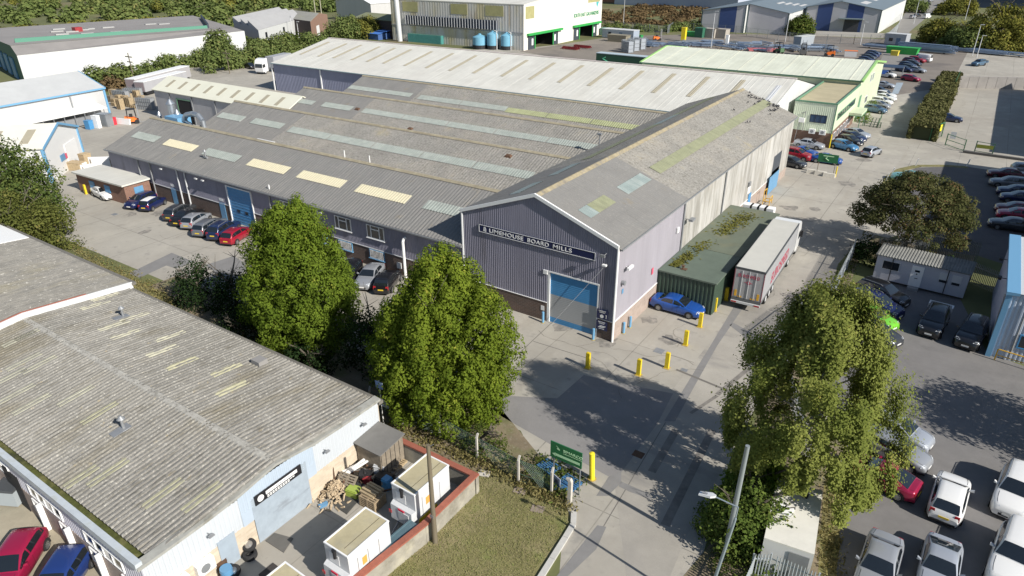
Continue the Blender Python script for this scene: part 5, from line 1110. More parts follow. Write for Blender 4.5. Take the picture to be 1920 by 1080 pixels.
# blue trimmed sheds at the left
a=Vector((-139.5,66.7,0)); b2=Vector((-142.6-0.0,48.6,0)); d=(a-Vector((-135.0,40.0,0)))
rot1=math.atan2(66.7-42.0,-139.5+136.6)   # wall line direction
L1=42.0; org=a-Vector((math.cos(rot1),math.sin(rot1),0))*L1
s1=gable('blue_trimmed_shed','larger pale grey shed with blue edging and a grey roof, behind the forklift','shed',org,rot1,L1,13.5,5.7,8.2,paleclad,M('pale grey roof',(.46,.47,.47),.6,var=.06,vs=.4),bluetrim)
# canopy lean-to with caged stock along its near wall
mb=MB(); mb.slab([(20,-3.0,2.5),(40,-3.0,2.5),(40,-.05,3.1),(20,-.05,3.1)],.12); mb.build('lean_to_roof',whitep,s1,local=True)
mb=MB(); 
for i in range(11): mb.box(20.2+i*1.9,-2.9,0,20.3+i*1.9,-2.8,2.45)
mb.box(20,-2.5,.2,37,-.4,1.6); mb.build('lean_to_frame',steeld,s1,local=True)
lbox(s1,'downpipe',35.2,-.2,0,35.4,-.03,5.5,steeld)
# second shed, gable towards the yard
pb,pa=G(159,296),G(105,338); rot2=math.atan2(pb.y-pa.y,pb.x-pa.x); Lg=13.0; o2=pb-Vector((math.cos(rot2),math.sin(rot2),0))*Lg
s2=gable('white_gabled_shed','white gabled shed with blue edging behind the left edge trees','shed',o2,rot2,Lg,40,5.0,6.9,M('off white cladding',(.66,.66,.65),.6,var=.03,vs=.5),M('cream striped roof',(.70,.68,.60),.6,var=.05,vs=.4),bluetrim,.3,'y')
for i in range(9):
    y=2+i*4.2; mb=MB(); k=(6.95-4.95)/(Lg/2+.3)
    mb.hexa([(8.2,y,6.95-k*1.7+.01),(11.9,y,6.95-k*5.4+.01),(11.9,y+1.1,6.95-k*5.4+.01),(8.2,y+1.1,6.95-k*1.7+.01)],[(8.2,y,6.95-k*1.7+.05),(11.9,y,6.95-k*5.4+.05),(11.9,y+1.1,6.95-k*5.4+.05),(8.2,y+1.1,6.95-k*1.7+.05)]); mb.build('rooflight',skyt,s2,local=True)
    mb=MB(); mb.hexa([(1.1,y,4.95+k*1.4+.01),(4.8,y,4.95+k*5.1+.01),(4.8,y+1.1,4.95+k*5.1+.01),(1.1,y+1.1,4.95+k*1.4+.01)],[(1.1,y,4.95+k*1.4+.05),(4.8,y,4.95+k*5.1+.05),(4.8,y+1.1,4.95+k*5.1+.05),(1.1,y+1.1,4.95+k*1.4+.05)]); mb.build('rooflight',skyt,s2,local=True)
lbox(s2,'sliding_door',6.8,-.12,0,11.2,-.02,3.6,M('white door',(.76,.76,.75),.5)); lbox(s2,'notice_board',4.6,-.08,1.7,6.2,-.02,2.6,bluep); lbox(s2,'notice_board',6.15,-.16,1.75,6.75,-.12,2.5,M('red sign',(.65,.10,.16),.5))
# brick hut
hut=thing('brick_hut','small red brick hut with a white flat roof and blue shuttered windows','hut',(-86.6,40.7,0),R(2))
mb=MB(); mb.box(-11.2,0,0,0,3.4,2.5); mb.build('wall',brickr,hut,local=True); mb=MB(); mb.box(-11.5,-.35,2.5,.25,3.7,2.7); mb.build('roof',whiteroof,hut,local=True)
for x in (-8.2,-4.6): lbox(hut,'shutter',x,-.06,1.0,x+1.2,-.003,1.95,blued)
lbox(hut,'shutter',.003,1.2,1.0,.06,2.4,2.0,bluep)
for (px,py,label,rz,w_) in ((181,345,'white leaning boards at the end of the brick hut',R(62),2.6),(197,331,'white slatted panel behind the brick hut roof',R(40),3.2)):
    q=G(px,py); e=thing('white_board',label,'board',(q.x,q.y,0),rz); lbox(e,'sheet',-w_/2,-.06,.05,w_/2,.06,2.9,whitep)
    mb=MB(); mb.box(-w_/2+.2,-.14,0,-w_/2+.32,-.065,2.6); mb.box(w_/2-.32,-.14,0,w_/2-.2,-.065,2.6); mb.build('prop',woodg,e,local=True)
# far white and green warehouse
fw=thing('far_white_warehouse','very big white walled warehouse with green parapets and a grey roof at the upper left','warehouse',(-196,76.6,0))
A_=Vector((-196.5,76.0,0)); B_=Vector((-182.5,131.0,0)); dv=(B_-A_).normalized(); nv=Vector((-dv.y,dv.x,0)); Lw=(B_-A_).length
def fp(u,v,z): p=A_+dv*u+nv*v; return (p.x,p.y,z)
mb=MB(); mb.poly([fp(0,0,0),fp(Lw,0,0),fp(Lw,0,8),fp(0,0,6.4)]) ; mb.build('long_wall',whiteclad,fw)
mb=MB(); mb.poly([fp(0,0,0),fp(0,0,6.4),fp(0,6,8.2),fp(0,60,8.2),fp(0,60,0)]); mb.build('end_wall',M('dark green end wall',(.035,.12,.085),.6,var=.1,vs=.3),fw)
mb=MB(); mb.poly([fp(0,0,6.4),fp(Lw,0,8),fp(Lw,7,8.4),fp(0,6,8.2)]); mb.poly([fp(0,6,8.25),fp(Lw,7,8.45),fp(Lw+6,60,8.4),fp(-2,60,8.2)]); mb.poly([fp(Lw,0,0),fp(Lw,60,0),fp(Lw,60,8),fp(Lw,0,8)]); mb.build('roof',M('far roof grey',(.25,.235,.225),.9,var=.12,vs=.15),fw)
mb=MB(); mb.hexa([fp(2,12,8.0),fp(Lw-6,11,8.2),fp(Lw-6,11.5,8.2),fp(2,12.5,8.0)],[fp(2,12,9.2),fp(Lw-6,11,9.2),fp(Lw-6,11.5,9.2),fp(2,12.5,9.2)]); mb.build('green_parapet',M('green parapet',(.09,.25,.18),.7),fw)
mb=MB(); mb.hexa([fp(Lw-6,11,8.2),fp(Lw+4,45,8.2),fp(Lw+3.5,45,8.2),fp(Lw-6.5,11,8.2)],[fp(Lw-6,11,9.6),fp(Lw+4,45,9.6),fp(Lw+3.5,45,9.6),fp(Lw-6.5,11,9.6)]); mb.build('dark_parapet',M('navy parapet',(.03,.04,.06),.6),fw)
gr_=np.random.default_rng(2)
for i in range(14):
    u=gr_.uniform(2,Lw-12); v=gr_.uniform(15,42); mb=MB(); mb.hexa([fp(u,v,8.3),fp(u+3.2,v,8.3),fp(u+3.2,v+1.2,8.3),fp(u,v+1.2,8.3)],[fp(u,v,8.6),fp(u+3.2,v,8.6),fp(u+3.2,v+1.2,8.6),fp(u,v+1.2,8.6)]); mb.build('rooflight',M('dull far rooflight',(.36,.36,.35),.7),fw)
mb=MB(); q=fp(20,30,8.2); mb.cbox(q[0],q[1],8.2,2,2,1.3); mb.build('red_plant_box',redp,fw)
mb=MB()
for i in range(4): mb.hexa([fp(-.05,8+9*i,0),fp(-.05,13+9*i,0),fp(-.35,13+9*i,0),fp(-.35,8+9*i,0)],[fp(-.05,8+9*i,5),fp(-.05,13+9*i,5),fp(-.35,13+9*i,5),fp(-.35,8+9*i,5)])
mb.builds('loading_door',bluep,fw)
# sawtooth white building, brick building and neighbours
sw=thing('sawtooth_building','white walled building with sawtooth gables and grey roof at the top left','building',G(490,92),math.radians(0))
P0,P1,P2=G(490,92),G(445,84),G(571,64)
up=Vector((0,0,1)); ua=(P1-P0); ub=(P2-P0); hh=9.0
mb=MB(); n=3
pts=[P0,P1]+[]
prof=[P1+up*hh]
for i in range(n): prof+= [P1.lerp(P0,(i+.08)/n)+up*(hh+ (0)),P1.lerp(P0,(i+.98)/n)+up*(hh-2.6)]
mb.poly([P0]+[P1]+[P1.lerp(P0,0)+up*hh,P1.lerp(P0,.33)+up*(hh-2.0),P1.lerp(P0,.34)+up*(hh-.3),P1.lerp(P0,.62)+up*(hh-2.2),P1.lerp(P0,.63)+up*(hh-.4),P0+up*(hh-3.2)]); mb.build('sawtooth_gable',M('pale lilac wall',(.50,.51,.56),.7),sw)
mb=MB(); mb.poly([P0,P2,P2+up*(hh-3.2),P0+up*(hh-3.2)]); mb.build('long_wall',whiteclad,sw)
mb=MB()
for a_,b_,za,zb in ((0,.33,hh,hh-2.0),(.34,.62,hh-.3,hh-2.2),(.63,1.0,hh-.4,hh-3.15)):
    q0=P1.lerp(P0,a_); q1=P1.lerp(P0,b_); mb.slab([q1+up*zb,q1+ub+up*zb,q0+ub+up*za,q0+up*za],.2)
mb.build('roof',M('sawtooth roof grey',(.36,.36,.36),.8,var=.08,vs=.2),sw)
ud=ub.normalized(); ndv=Vector((ud.y,-ud.x,0))
for t in (.12,.5): win(sw,'window',P0+ub*t+ndv*.05+up*3,ud,ndv,1.6,1.6,black,glassd,2)
bb=thing('brown_brick_building','low brown brick building with a grey roof in front of the white sawtooth block','building',G(586,72))
Q0,Q1,Q2=G(586,74),G(537,66),G(617,58); 
mb=MB(); h1,h2=6.2,7.8; mid=Q0.lerp(Q2,.5)
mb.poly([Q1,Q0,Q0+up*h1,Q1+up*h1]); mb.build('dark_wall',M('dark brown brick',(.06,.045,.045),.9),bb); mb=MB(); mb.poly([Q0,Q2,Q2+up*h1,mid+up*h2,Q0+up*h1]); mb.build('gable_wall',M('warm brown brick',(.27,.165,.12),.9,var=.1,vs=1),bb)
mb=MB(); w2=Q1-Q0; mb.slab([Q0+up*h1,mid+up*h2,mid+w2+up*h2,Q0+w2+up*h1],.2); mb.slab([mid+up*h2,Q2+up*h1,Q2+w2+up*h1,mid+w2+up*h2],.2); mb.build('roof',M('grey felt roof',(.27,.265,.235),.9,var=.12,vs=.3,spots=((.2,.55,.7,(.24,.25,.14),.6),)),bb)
q=Q0.lerp(Q2,.28); ud=(Q2-Q0).normalized(); nn=Vector((ud.y,-ud.x,0)); panel(bb,'white_door',q+nn*.03+up*.4,ud,nn,4.5,3.4,whitep,.05)
# galvanising shed
gv=thing('galvanising_shed','tall stained cream shed with green door hoods and green lettering at the top','factory',(-123.5,190,0))
VX0,VX1,VY0,VY1,VH=-179.5,-123.5,190.0,243.0,13.6
mb=MB(); ribwall(mb,(VX0,VY0),(VX1,VY0),0,VH,1.1,.03); mb.build('stained_wall',stain,gv)
mb=MB(); mb.poly([(VX0,VY1,0),(VX0,VY0,0),(VX0,VY0,VH),(VX0,VY1,VH)]); mb.build('end_wall',M('end wall grey',(.45,.47,.52),.6),gv)
ys=[OX(x,y,VX1).y for x,y in ((1012,88),(1036,80),(1087,76),(1110,70))]
cw=M('cream shed cladding',(.72,.70,.64),.6,var=.05,vs=.3,vstretch=(1,1,.2))
y1,y2,y3,y4=196.0,208.0,225.6,236.2
mb=MB(); ribwall(mb,(VX1,VY0),(VX1,y1),0,VH,1.1,.03); ribwall(mb,(VX1,y1),(VX1,y2),4.4,VH,1.1,.03); ribwall(mb,(VX1,y2),(VX1,y3),0,VH,1.1,.03); ribwall(mb,(VX1,y3),(VX1,y4),4.4,VH+.4,1.1,.03); ribwall(mb,(VX1,y4),(VX1,VY1),0,VH+.4,1.1,.03); mb.build('door_wall',cw,gv)
for a_,b_ in ((y1,y2),(y3,y4)):
    mb=MB(); mb.box(VX1-6,a_,0,VX1-5.9,b_,4.6); mb.box(VX1-6,a_-.05,0,VX1-.1,a_+.02,4.6); mb.box(VX1-6,b_-.02,0,VX1-.1,b_+.05,4.6); mb.box(VX1-6,a_,4.45,VX1-.1,b_,4.6); mb.build('dark_doorway',dark,gv)
    mb=MB(); mb.box(VX1-.15,a_-3.6,0,VX1+.16,a_+.2,4.3); mb.box(VX1-.15,b_-.3,0,VX1+.16,b_+3.2,4.3); mb.builds('sliding_door',M('slate door',(.05,.06,.075),.5),gv)
    mb=MB(); mb.box(VX1+.1,a_-4.4,4.3,VX1+1.0,b_+5.2,4.95); mb.build('green_hood',greenp,gv); mb=MB(); mb.box(VX1+.17,a_+.1,0,VX1+.35,a_+.5,4.3); mb.box(VX1+.17,b_-.5,0,VX1+.35,b_-.1,4.3); mb.builds('green_post',greenp,gv)
    for yy in (a_-1.6,b_+.6): panel(gv,'notice',(VX1+.18,yy,1.2),YA,XA,.9,2.0,whitep,.05)
mb=MB(); mb.slab([(VX0,VY0-.1,VH+.02),(VX1+.1,VY0-.1,VH+.02),(VX1+.1,(VY0+VY1)/2,VH+2.6),(VX0,(VY0+VY1)/2,VH+2.6)],.25); mb.slab([(VX0,(VY0+VY1)/2,VH+2.6),(VX1+.1,(VY0+VY1)/2,VH+2.6),(VX1+.1,VY1,VH+.05),(VX0,VY1,VH+.05)],.25); mb.build('roof',whiteroof,gv)
mb=MB(); mb.poly([(VX1,VY0,VH),(VX1,VY1,VH),(VX1,(VY0+VY1)/2,VH+2.4)]); mb.build('gable_top',cw,gv)
gpn=M('olive translucent panel',(.36,.34,.16),.6,var=.12,vs=.5)
def onv(x,y): return OY(x,y,VY0)
for a_,b_ in ((755,783),(845,876),(910,944)):
    u,v=onv(a_,12),onv(b_,12); panel(gv,'translucent_panel',(u.x,VY0-.06,9.8),XA,NY,v.x-u.x,3.1,gpn,.05)
panel(gv,'translucent_panel',(VX1+.05,191.0,9.3),YA,XA,5.0,3.6,gpn,.05); panel(gv,'translucent_panel',(VX1+.05,VY1-11,11.7),YA,XA,9.0,1.9,gpn,.05)
mb=MB(); u,v=onv(763,38),onv(933,44)
mb.box(u.x,VY0-.7,5.75,v.x,VY0-.06,8.55); mb.build('louvre_band',M('navy louvres',(.02,.03,.06),.4),gv)
mb=MB(); n=34
for i in range(n+1): x=u.x+(v.x-u.x)*i/n; mb.box(x-.10,VY0-.8,5.7,x+.10,VY0-.705,8.6)
mb.build('louvre_fins',greyw,gv)
mb=MB(); mb.box(VX0,VY0-.2,5.2,VX1,VY0-.05,5.4); mb.build('cladding_joint',M('grey joint',(.30,.31,.33),.6),gv)
text_mesh('SOUTH EAST GALVANIZERS',1.75,M('green lettering',(.02,.24,.10),.5),gv,(VX1+.08,221.8,7.45),YA,(0,0,1),'lettering',.04,18.6)
mb=MB(); mb.poly([(VX1+.09,238.2,11.6),(VX1+.09,240.4,11.6),(VX1+.09,239.0,9.7)]); mb.build('emblem',M('teal emblem',(.06,.40,.42),.5),gv)
mb=MB(); mb.tube((VX0+5.2,VY0-2.0,0),(VX0+4.5,VY0-2.0,22),.85,n=14); tag(mb.build('steel_chimney',M('shiny steel flue',(.72,.73,.74),.4,metal=.3)),'tall pale steel chimney against the galvanising shed','chimney')
# tanks
for i,(px,py,r,h_) in enumerate(((900,91,2.3,3.6),(924,92,1.8,4.6),(950,93,1.8,4.3))):
    q=G(px,py); e=thing('tank',['widest light blue tank, left of the row of three by the galvanising shed','tallest light blue tank, middle of the three by the galvanising shed','light blue tank, right of the three by the galvanising shed'][i],'tank',(q.x,q.y,0),0,'blue tanks'); mb=MB()
    mb.tube((0,0,1.2 if i else .1),(0,0,h_),r,n=20); mb.tube((0,0,h_),(0,0,h_+.7),r,r*.25,20); mb.tube((0,0,h_+.7),(0,0,h_+1.0),r*.2,n=10); mb.build('vessel',tankM,e,smooth=40,local=True)
    mb=MB(); mb.tube((0,0,0),(0,0,1.2),r*1.03,n=20); mb.build('base',black,e,local=True)
    if i: mb=MB(); mb.path([(r+.2,-.5,0),(r+.2,-.5,h_+1),(r*.5,-.3,h_+1.1)],.12,6); mb.build('pipe',whitep,e,local=True)
for (px,py,l,label,m_,rz) in ((800,80,15,'teal shipping container beside the galvanising shed wall',teal,0),(1245,107,0,'',teal,0)):
    if l: q=G(px,py); e=thing('shipping_container',label,'container',(q.x,q.y,0),rz); mb=MB(); ribwall(mb,(-l/2,-1.2),(l/2,-1.2),0,2.7,.4,.06); ribwall(mb,(l/2,-1.2),(l/2,1.2),0,2.7,.4,.06); ribwall(mb,(l/2,1.2),(-l/2,1.2),0,2.7,.4,.06); ribwall(mb,(-l/2,1.2),(-l/2,-1.2),0,2.7,.4,.06); mb.build('body',m_,e,local=True); mb=MB(); mb.box(-l/2,-1.2,2.7,l/2,1.2,2.78); mb.build('roof',M('rusted teal roof',(.10,.20,.16),.7,var=.2,vs=.5),e,local=True)
# blue roofed lean building and others at top centre
gable('white_roofed_shed','pale shed with a white roof at the left of the galvanising shed chimney','shed',G(650,38)+Vector((-6,0,0)),R(-8),26,16,8,12,paleclad,M('bright white roof',(.80,.81,.82),.6),None,.3,'y')
gable('brown_shed','dark brown shed with a green roof of white rooflights left of the chimney','shed',G(668,64)+Vector((2,-2,0)),R(-6),22,12,6.2,7.6,M('dark brown wall',(.045,.032,.028),.8),M('green felt shed roof',(.19,.205,.12),.9,var=.1,vs=.3),None,.3,'x')
q=G(728,72); e=thing('blue_roofed_store','low store with a bright blue roof beyond the white warehouse','store',(q.x-3,q.y-6,0),R(-4)); lbox(e,'body',-13.8,.3,0,3.8,9,2.0,M('blue store wall',(.05,.11,.28),.6)); mb=MB(); mb.slab([(-14.2,-.2,2.1),(4.2,-.2,2.1),(4.2,9.2,3.2),(-14.2,9.2,3.2)],.1); mb.build('roof',M('blue sheet roof',(.07,.20,.58),.5),e,local=True)
# blue and grey shed at the top right, three stepped bays
lgc=M('lilac grey cladding',(.47,.46,.49),.6,var=.04,vs=.3); trimd=M('dark eave trim',(.06,.10,.11),.5)
def bay(label,x0,x1,y,D_,zl,zr,stripes,apex=None):
    """sloping fronted bay: eave heights zl, zr, optional apex (x,z); roof runs back D_ metres"""
    b=thing('striped_shed',label,'warehouse',(x0,y,0)); pr=[(x0,zl)]+([apex] if apex else [])+[(x1,zr)]
    f=lambda x: float(np.interp(x,[p[0] for p in pr],[p[1] for p in pr]))
    mb=MB(); mb.poly([(x0,y,0),(x1,y,0)]+[(x,y,z) for x,z in pr[::-1]]); mb.poly([(x0,y+D_,0),(x0,y,0),(x0,y,zl),(x0,y+D_,zl)]); mb.build('front_wall',lgc,b)
    mb=MB(); mb.poly([(x1,y,0),(x1,y+D_,0),(x1,y+D_,zr),(x1,y,zr)]); mb.build('white_side',whiteclad,b)
    mb=MB()
    for (xa,za),(xb,zb) in zip(pr,pr[1:]): mb.slab([(xa-(.3 if xa==x0 else 0),y-.4,za+.12),(xb+(.3 if xb==x1 else 0),y-.4,zb+.12),(xb+(.3 if xb==x1 else 0),y+D_,zb+.12),(xa-(.3 if xa==x0 else 0),y+D_,za+.12)],.2)
    mb.build('roof',slate,b)
    for xa,xb in stripes:
        ks=[xa]+[p[0] for p in pr if xa<p[0]<xb]+[xb]; mb=MB(); mb.poly([(xa,y-.06,.1),(xb,y-.06,.1)]+[(x,y-.06,f(x)-.1) for x in ks[::-1]]); mb.build('blue_stripe',bluedeep,b)
    mb=MB(); mb.box(x0-.05,y-.12,0,x0+.3,y-.02,zl); mb.box(x1-.3,y-.12,0,x1+.05,y-.02,zr); mb.builds('trim',trimd,b)
    return b
b3=bay('blue and grey striped shed bay with the loading canopy, rightmost of three',-63.5,-36.9,298.5,70,8.3,8.1,((-59.2,-53.9),(-48.6,-42.9)),(-51.2,10.7))
def wbox(b,name,x0,y0,z0,x1,y1,z1,m): mb=MB(); mb.box(x0,y0,z0,x1,y1,z1); return mb.build(name,m,b)
wbox(b3,'loading_door',-49.0,298.30,.1,-43.9,298.40,4.6,M('dark grey door',(.06,.06,.075),.6)); wbox(b3,'canopy',-50.9,295.4,4.7,-42.3,298.38,5.0,M('grey canopy',(.16,.20,.21),.6))  # loading door in one even dark grey
for k in range(2): mb=MB(); mb.hexa([(-46,306+22*k,9.85),(-43.6,306+22*k,9.4),(-43.6,318+22*k,9.4),(-46,318+22*k,9.85)],[(-46,306+22*k,9.95),(-43.6,306+22*k,9.5),(-43.6,318+22*k,9.5),(-46,318+22*k,9.95)]); mb.build('rooflight',paleclad,b3)
b2_=bay('plain grey middle bay of the striped sheds with a white end',-79.6,-64.6,277.5,90,10.2,7.4,())
b1_=bay('grey shed bay with a broad blue stripe, leftmost of three',-96.6,-79.8,275.5,92,7.4,9.9,((-89.6,-83.3),))
for k in range(4): mb=MB(); x=-74.5+2.2*k; z=10.32-2.8*(x+79.6)/15; mb.hexa([(x,296+3*k,z),(x+1,296+3*k,z-.19),(x+1,306+3*k,z-.19),(x,306+3*k,z)],[(x,296+3*k,z+.1),(x+1,296+3*k,z-.09),(x+1,306+3*k,z-.09),(x,306+3*k,z+.1)]); mb.build('rooflight',paleclad,b2_)
# long lilac shed far behind
q=G(1190,10); e=thing('lilac_shed','long pale blue grey shed across the top behind the brown bank','warehouse',(q.x,q.y,0),R(-9)); lbox(e,'wall',-14,0,0,62,30,10,M('pale blue wall',(.40,.44,.52),.6)); lbox(e,'roof',-14.5,-.5,10,62.5,30.5,10.6,M('dusty roof',(.42,.43,.46),.7))
q=G(1133,4); e=thing('brick_house','orange brick building at the top beside the galvanising shed','house',(q.x-8,q.y,0),R(-6)); lbox(e,'wall',-10,0,0,16,10,6,M('orange brick',(.36,.17,.10),.9)); mb=MB(); mb.slab([(-10.5,-.5,6),(16.5,-.5,6),(16.5,5,9),(-10.5,5,9)],.2); mb.slab([(-10.5,5,9),(16.5,5,9),(16.5,10.5,6),(-10.5,10.5,6)],.2); mb.build('roof',M('brown tile roof',(.2,.13,.10),.9),e,local=True)
q=G(1822,14); e=thing('dark_warehouse','dark blue shed behind the trees at the top right','warehouse',(q.x,q.y,0),R(-5)); lbox(e,'wall',-4,0,0,60,40,9,M('dark blue wall',(.05,.07,.12),.6)); lbox(e,'roof',-4.5,-.5,9,60.5,40.5,9.5,M('pale sheet roof',(.5,.52,.55),.6))
# off to the right: the two tall sheds whose shade falls across the parked cars
e=thing('tall_shed','tall shed just beyond the right edge that shades the rear car park','warehouse',(11,75,0)); lbox(e,'wall',0,0,0,34,42.5,8.2,paleclad); lbox(e,'roof',-.2,-.2,8.2,34.2,42.7,8.5,slate)
e=thing('tall_shed','tall shed beyond the right edge that shades the fenced yard','warehouse',(13.2,128,0)); lbox(e,'wall',0,0,0,34,64,6.1,paleclad); lbox(e,'roof',-.2,-.2,6.1,34.2,64.2,6.4,slate)
# blue edged shed at the right edge
rs=thing('blue_edged_shed','pale shed with sky blue edging cut by the right edge of the photo','shed',(5.7,58.9,0))
mb=MB(); ribwall(mb,(5.7,72),(5.7,58.9),0,5.55,.3,.04); mb.build('side_wall',M('lilac white cladding',(.46,.47,.55),.6,var=.05,vs=.4),rs); mb=MB(); ribwall(mb,(5.7,58.9),(22,58.9),0,5.55,.3,.05); mb.poly([(22,72,0),(5.7,72,0),(5.7,72,5.5),(22,72,5.5)]); mb.builds('front_wall',M('silver blue cladding',(.44,.50,.60),.5,var=.05,vs=.4),rs)
mb=MB(); ribroof(mb,(5.75,58.7,5.62),(5.75,72.2,5.62),(22,58.7,6.6),(22,72.2,6.6),.35,.04); 
for v in range(0): pass
mb.build('roof',M('pale sheet',(.55,.55,.56),.6),rs)
mb=MB(); mb.hexa([(5.45,58.5,5.45),(6.3,58.5,5.55),(6.3,72.3,5.55),(5.45,72.3,5.45)],[(5.45,58.5,5.72),(6.3,58.5,5.76),(6.3,72.3,5.76),(5.45,72.3,5.72)]); mb.box(5.5,58.62,.0,5.85,58.9,5.45); mb.build('blue_trim',bluetrim,rs)
win(rs,'window',(7.2,58.84,1.2),XA,NY,1.2,1.2,blued,glassd,1,.1)
mb=MB(); mb.path([(5.6,60.2,1.2),(5.55,60.2,4.8)],.05); mb.path([(7.0,58.75,.2),(7.0,58.75,5)],.07); mb.build('conduit',steeld,rs)
for y in (63.5,68): mb=MB(); mb.tube((5.7,y,4.8),(5.2,y,4.8),.03); mb.box(5.0,y-.25,4.7,5.25,y+.25,4.9); mb.build('floodlight',black,rs)
# pale cabin under the maple
cb=thing('office_cabin','pale grey portable office cabin with a white door under the maple','cabin',(-4.2,68.9,0),R(-3.5))
mb=MB(); mb.box(0,0,.25,7.6,2.9,2.65); mb.build('wall',M('cabin pale grey',(.44,.45,.50),.6,var=.06,vs=.6),cb,local=True); mb=MB(); ribroof(mb,(-.15,-.2,2.68),(7.75,-.2,2.68),(-.15,3.1,2.75),(7.75,3.1,2.75),.25,.05); mb.box(-.15,-.15,2.62,7.75,3.05,2.68); mb.build('roof',M('cabin roof',(.20,.20,.185),.85,var=.2,vs=1),cb,local=True)
lbox(cb,'door',3.05,-.06,.3,4.05,-.003,2.35,whitep); mb=MB(); mb.box(3.35,-.08,1.75,3.75,-.061,1.95); mb.box(3.5,-.08,1.5,3.6,-.061,1.62); mb.box(3.45,-.08,1.1,3.7,-.061,1.16); mb.build('door_glazing',glassd,cb,local=True); lbox(cb,'door_step',3.1,-.55,.0,4.0,-.06,.28,M('step grey',(.3,.3,.3),.8))
for x,w_ in ((.55,1.5),(5.35,.75),(6.35,.75)):
    f=lbox(cb,'window',x,-.05,1.35 if x<1 else 1.55,x+w_,-.003,2.25,greyw); mb=MB(); mb.box(x+.06,-.062,1.41 if x<1 else 1.32,x+w_-.06,-.051,2.19 if x<1 else 1.56); o=mb.build('pane',glassd,cb,local=True); 
for x in (1.35,5.95): lbox(cb,'conduit',x,-.09,.3,x+.07,-.063,2.6,black)
# ---------------------------------------------------------------- foreground unit with the corrugated roof
NX0,NX1,NY0,NY1,NR=-55.4,-26.63,8.75,24.15,16.4
unit=thing('workshop_unit','big foreground workshop with a lichened corrugated roof and white cladding over cream brick','workshop',(NX1,NY0,0))
def nz(y): return 4.30-.75*abs(y-NR)/7.7
rp=((0,0),(.22,0),(.36,1),(.80,1))
mb=MB(); ribroof(mb,(NX0,NY1+.1,nz(NY1)),(NX1-.05,NY1+.1,nz(NY1)),(NX0,NR,4.30),(NX1-.05,NR,4.30),.335,.095,0,rp,26,.014); ribroof(mb,(NX1-.05,NY0+.5,nz(NY0+.5)),(NX0,NY0+.5,nz(NY0+.5)),(NX1-.05,NR,4.30),(NX0,NR,4.30),.335,.095,0,rp,26,.014)
mb.build('roof',asbn,unit)
mb=MB(); rc=np.random.default_rng(6)
for i in range(58):
    x=NX0+(NX1-NX0-.4)*i/58; z=4.39+rc.uniform(-.01,.012); mb.hexa([(x,NR-.30,z-.10),(x+.5,NR-.30,z-.10),(x+.5,NR+.30,z-.10),(x,NR+.30,z-.10)],[(x,NR-.16,z),(x+.5,NR-.16,z),(x+.5,NR+.16,z),(x,NR+.16,z)])
mb.build('ridge_capping',M('pale lichened ridge',(.38,.365,.325),.95,var=.2,vs=2,spots=((3.2,.55,.64,(.50,.48,.43),.8),(1.5,.55,.66,(.22,.21,.18),.7)),bump=.3),unit)
mb=MB()   # mossy gutter and its parapet
mb.box(NX0,NY0+.1,3.30,NX1-.1,NY0+.55,3.46); mb.build('gutter',M('mossy gutter',(.075,.085,.02),.95,var=.4,vs=2,spots=((1.2,.5,.62,(.16,.15,.06),.7),(.4,.55,.65,(.02,.02,.02),.8)),bump=.6,bs=10),unit)
mb=MB(); mb.box(NX0,NY0-.22,3.55,NX1+.0,NY0+.10,3.95); mb.build('parapet',M('pale painted parapet',(.46,.50,.53),.7,var=.14,vs=1.0,spots=((1.0,.55,.7,(.33,.34,.30),.7),)),unit)
mb=MB(); ribwall(mb,(NX0,NY0),(NX1,NY0),1.7,3.55,.25,.03); mb.build('front_cladding',M('lilac white front cladding',(.50,.50,.56),.6,var=.06,vs=.6),unit)
mb=MB(); mb.box(NX0,NY0-.05,0,NX1-.02,NY0+.2,1.7); mb.build('front_brick',M('worn pink brick',(.33,.26,.22),.9,brick=(.45,.15,(.29,.22,.19),(.33,.3,.27),.012),var=.15,vs=1),unit)
def nzc(y): return nz(y)-.03
ds0,ds1=14.55,18.25   # roller door along y
mb=MB(); ribwall(mb,(NX1,NY0),(NX1,13.9),1.75,lambda s:3.62,.25,.03); ribwall(mb,(NX1,18.9),(NX1,NY1),1.75,lambda s:3.62 if s<4.2 else 3.5,.25,.03); mb.builds('white_cladding',M('bright white cladding',(.50,.53,.56),.5,var=.03,vs=.5),unit)
mb=MB(); ribwall(mb,(NX1+.01,13.9),(NX1+.01,18.9),2.55,lambda s:3.72+.22*math.sin(math.pi*min(1,max(0,s/5.0))),.25,.03); mb.box(NX1-.05,13.9,1.7,NX1+.03,ds0,2.55); mb.box(NX1-.05,ds1,1.7,NX1+.03,18.9,2.55); mb.build('blue_cladding',M('pale blue cladding',(.40,.47,.55),.55,var=.05,vs=.5),unit)
mb=MB(); mb.box(NX1-.2,NY0,0,NX1+.02,ds0-.02,1.75); mb.box(NX1-.2,ds1+.02,0,NX1+.02,NY1,1.75); mb.builds('cream_brick',brickc,unit)
mb=MB(); n=22
for i in range(n):
    z0=3.05*i/n; z1=3.05*(i+1)/n; mb.hexa([(NX1+.02,ds0,z0),(NX1+.05,ds0,z0),(NX1+.05,ds1,z0),(NX1+.02,ds1,z0)],[(NX1+.02,ds0,z1),(NX1+.035,ds0,z1),(NX1+.035,ds1,z1),(NX1+.02,ds1,z1)])
mb.build('roller_door',M('scuffed blue grey door',(.30,.35,.40),.5,var=.12,vs=1.5,spots=((1.2,.6,.68,(.18,.20,.22),.6,(1,.35,1)),)),unit)
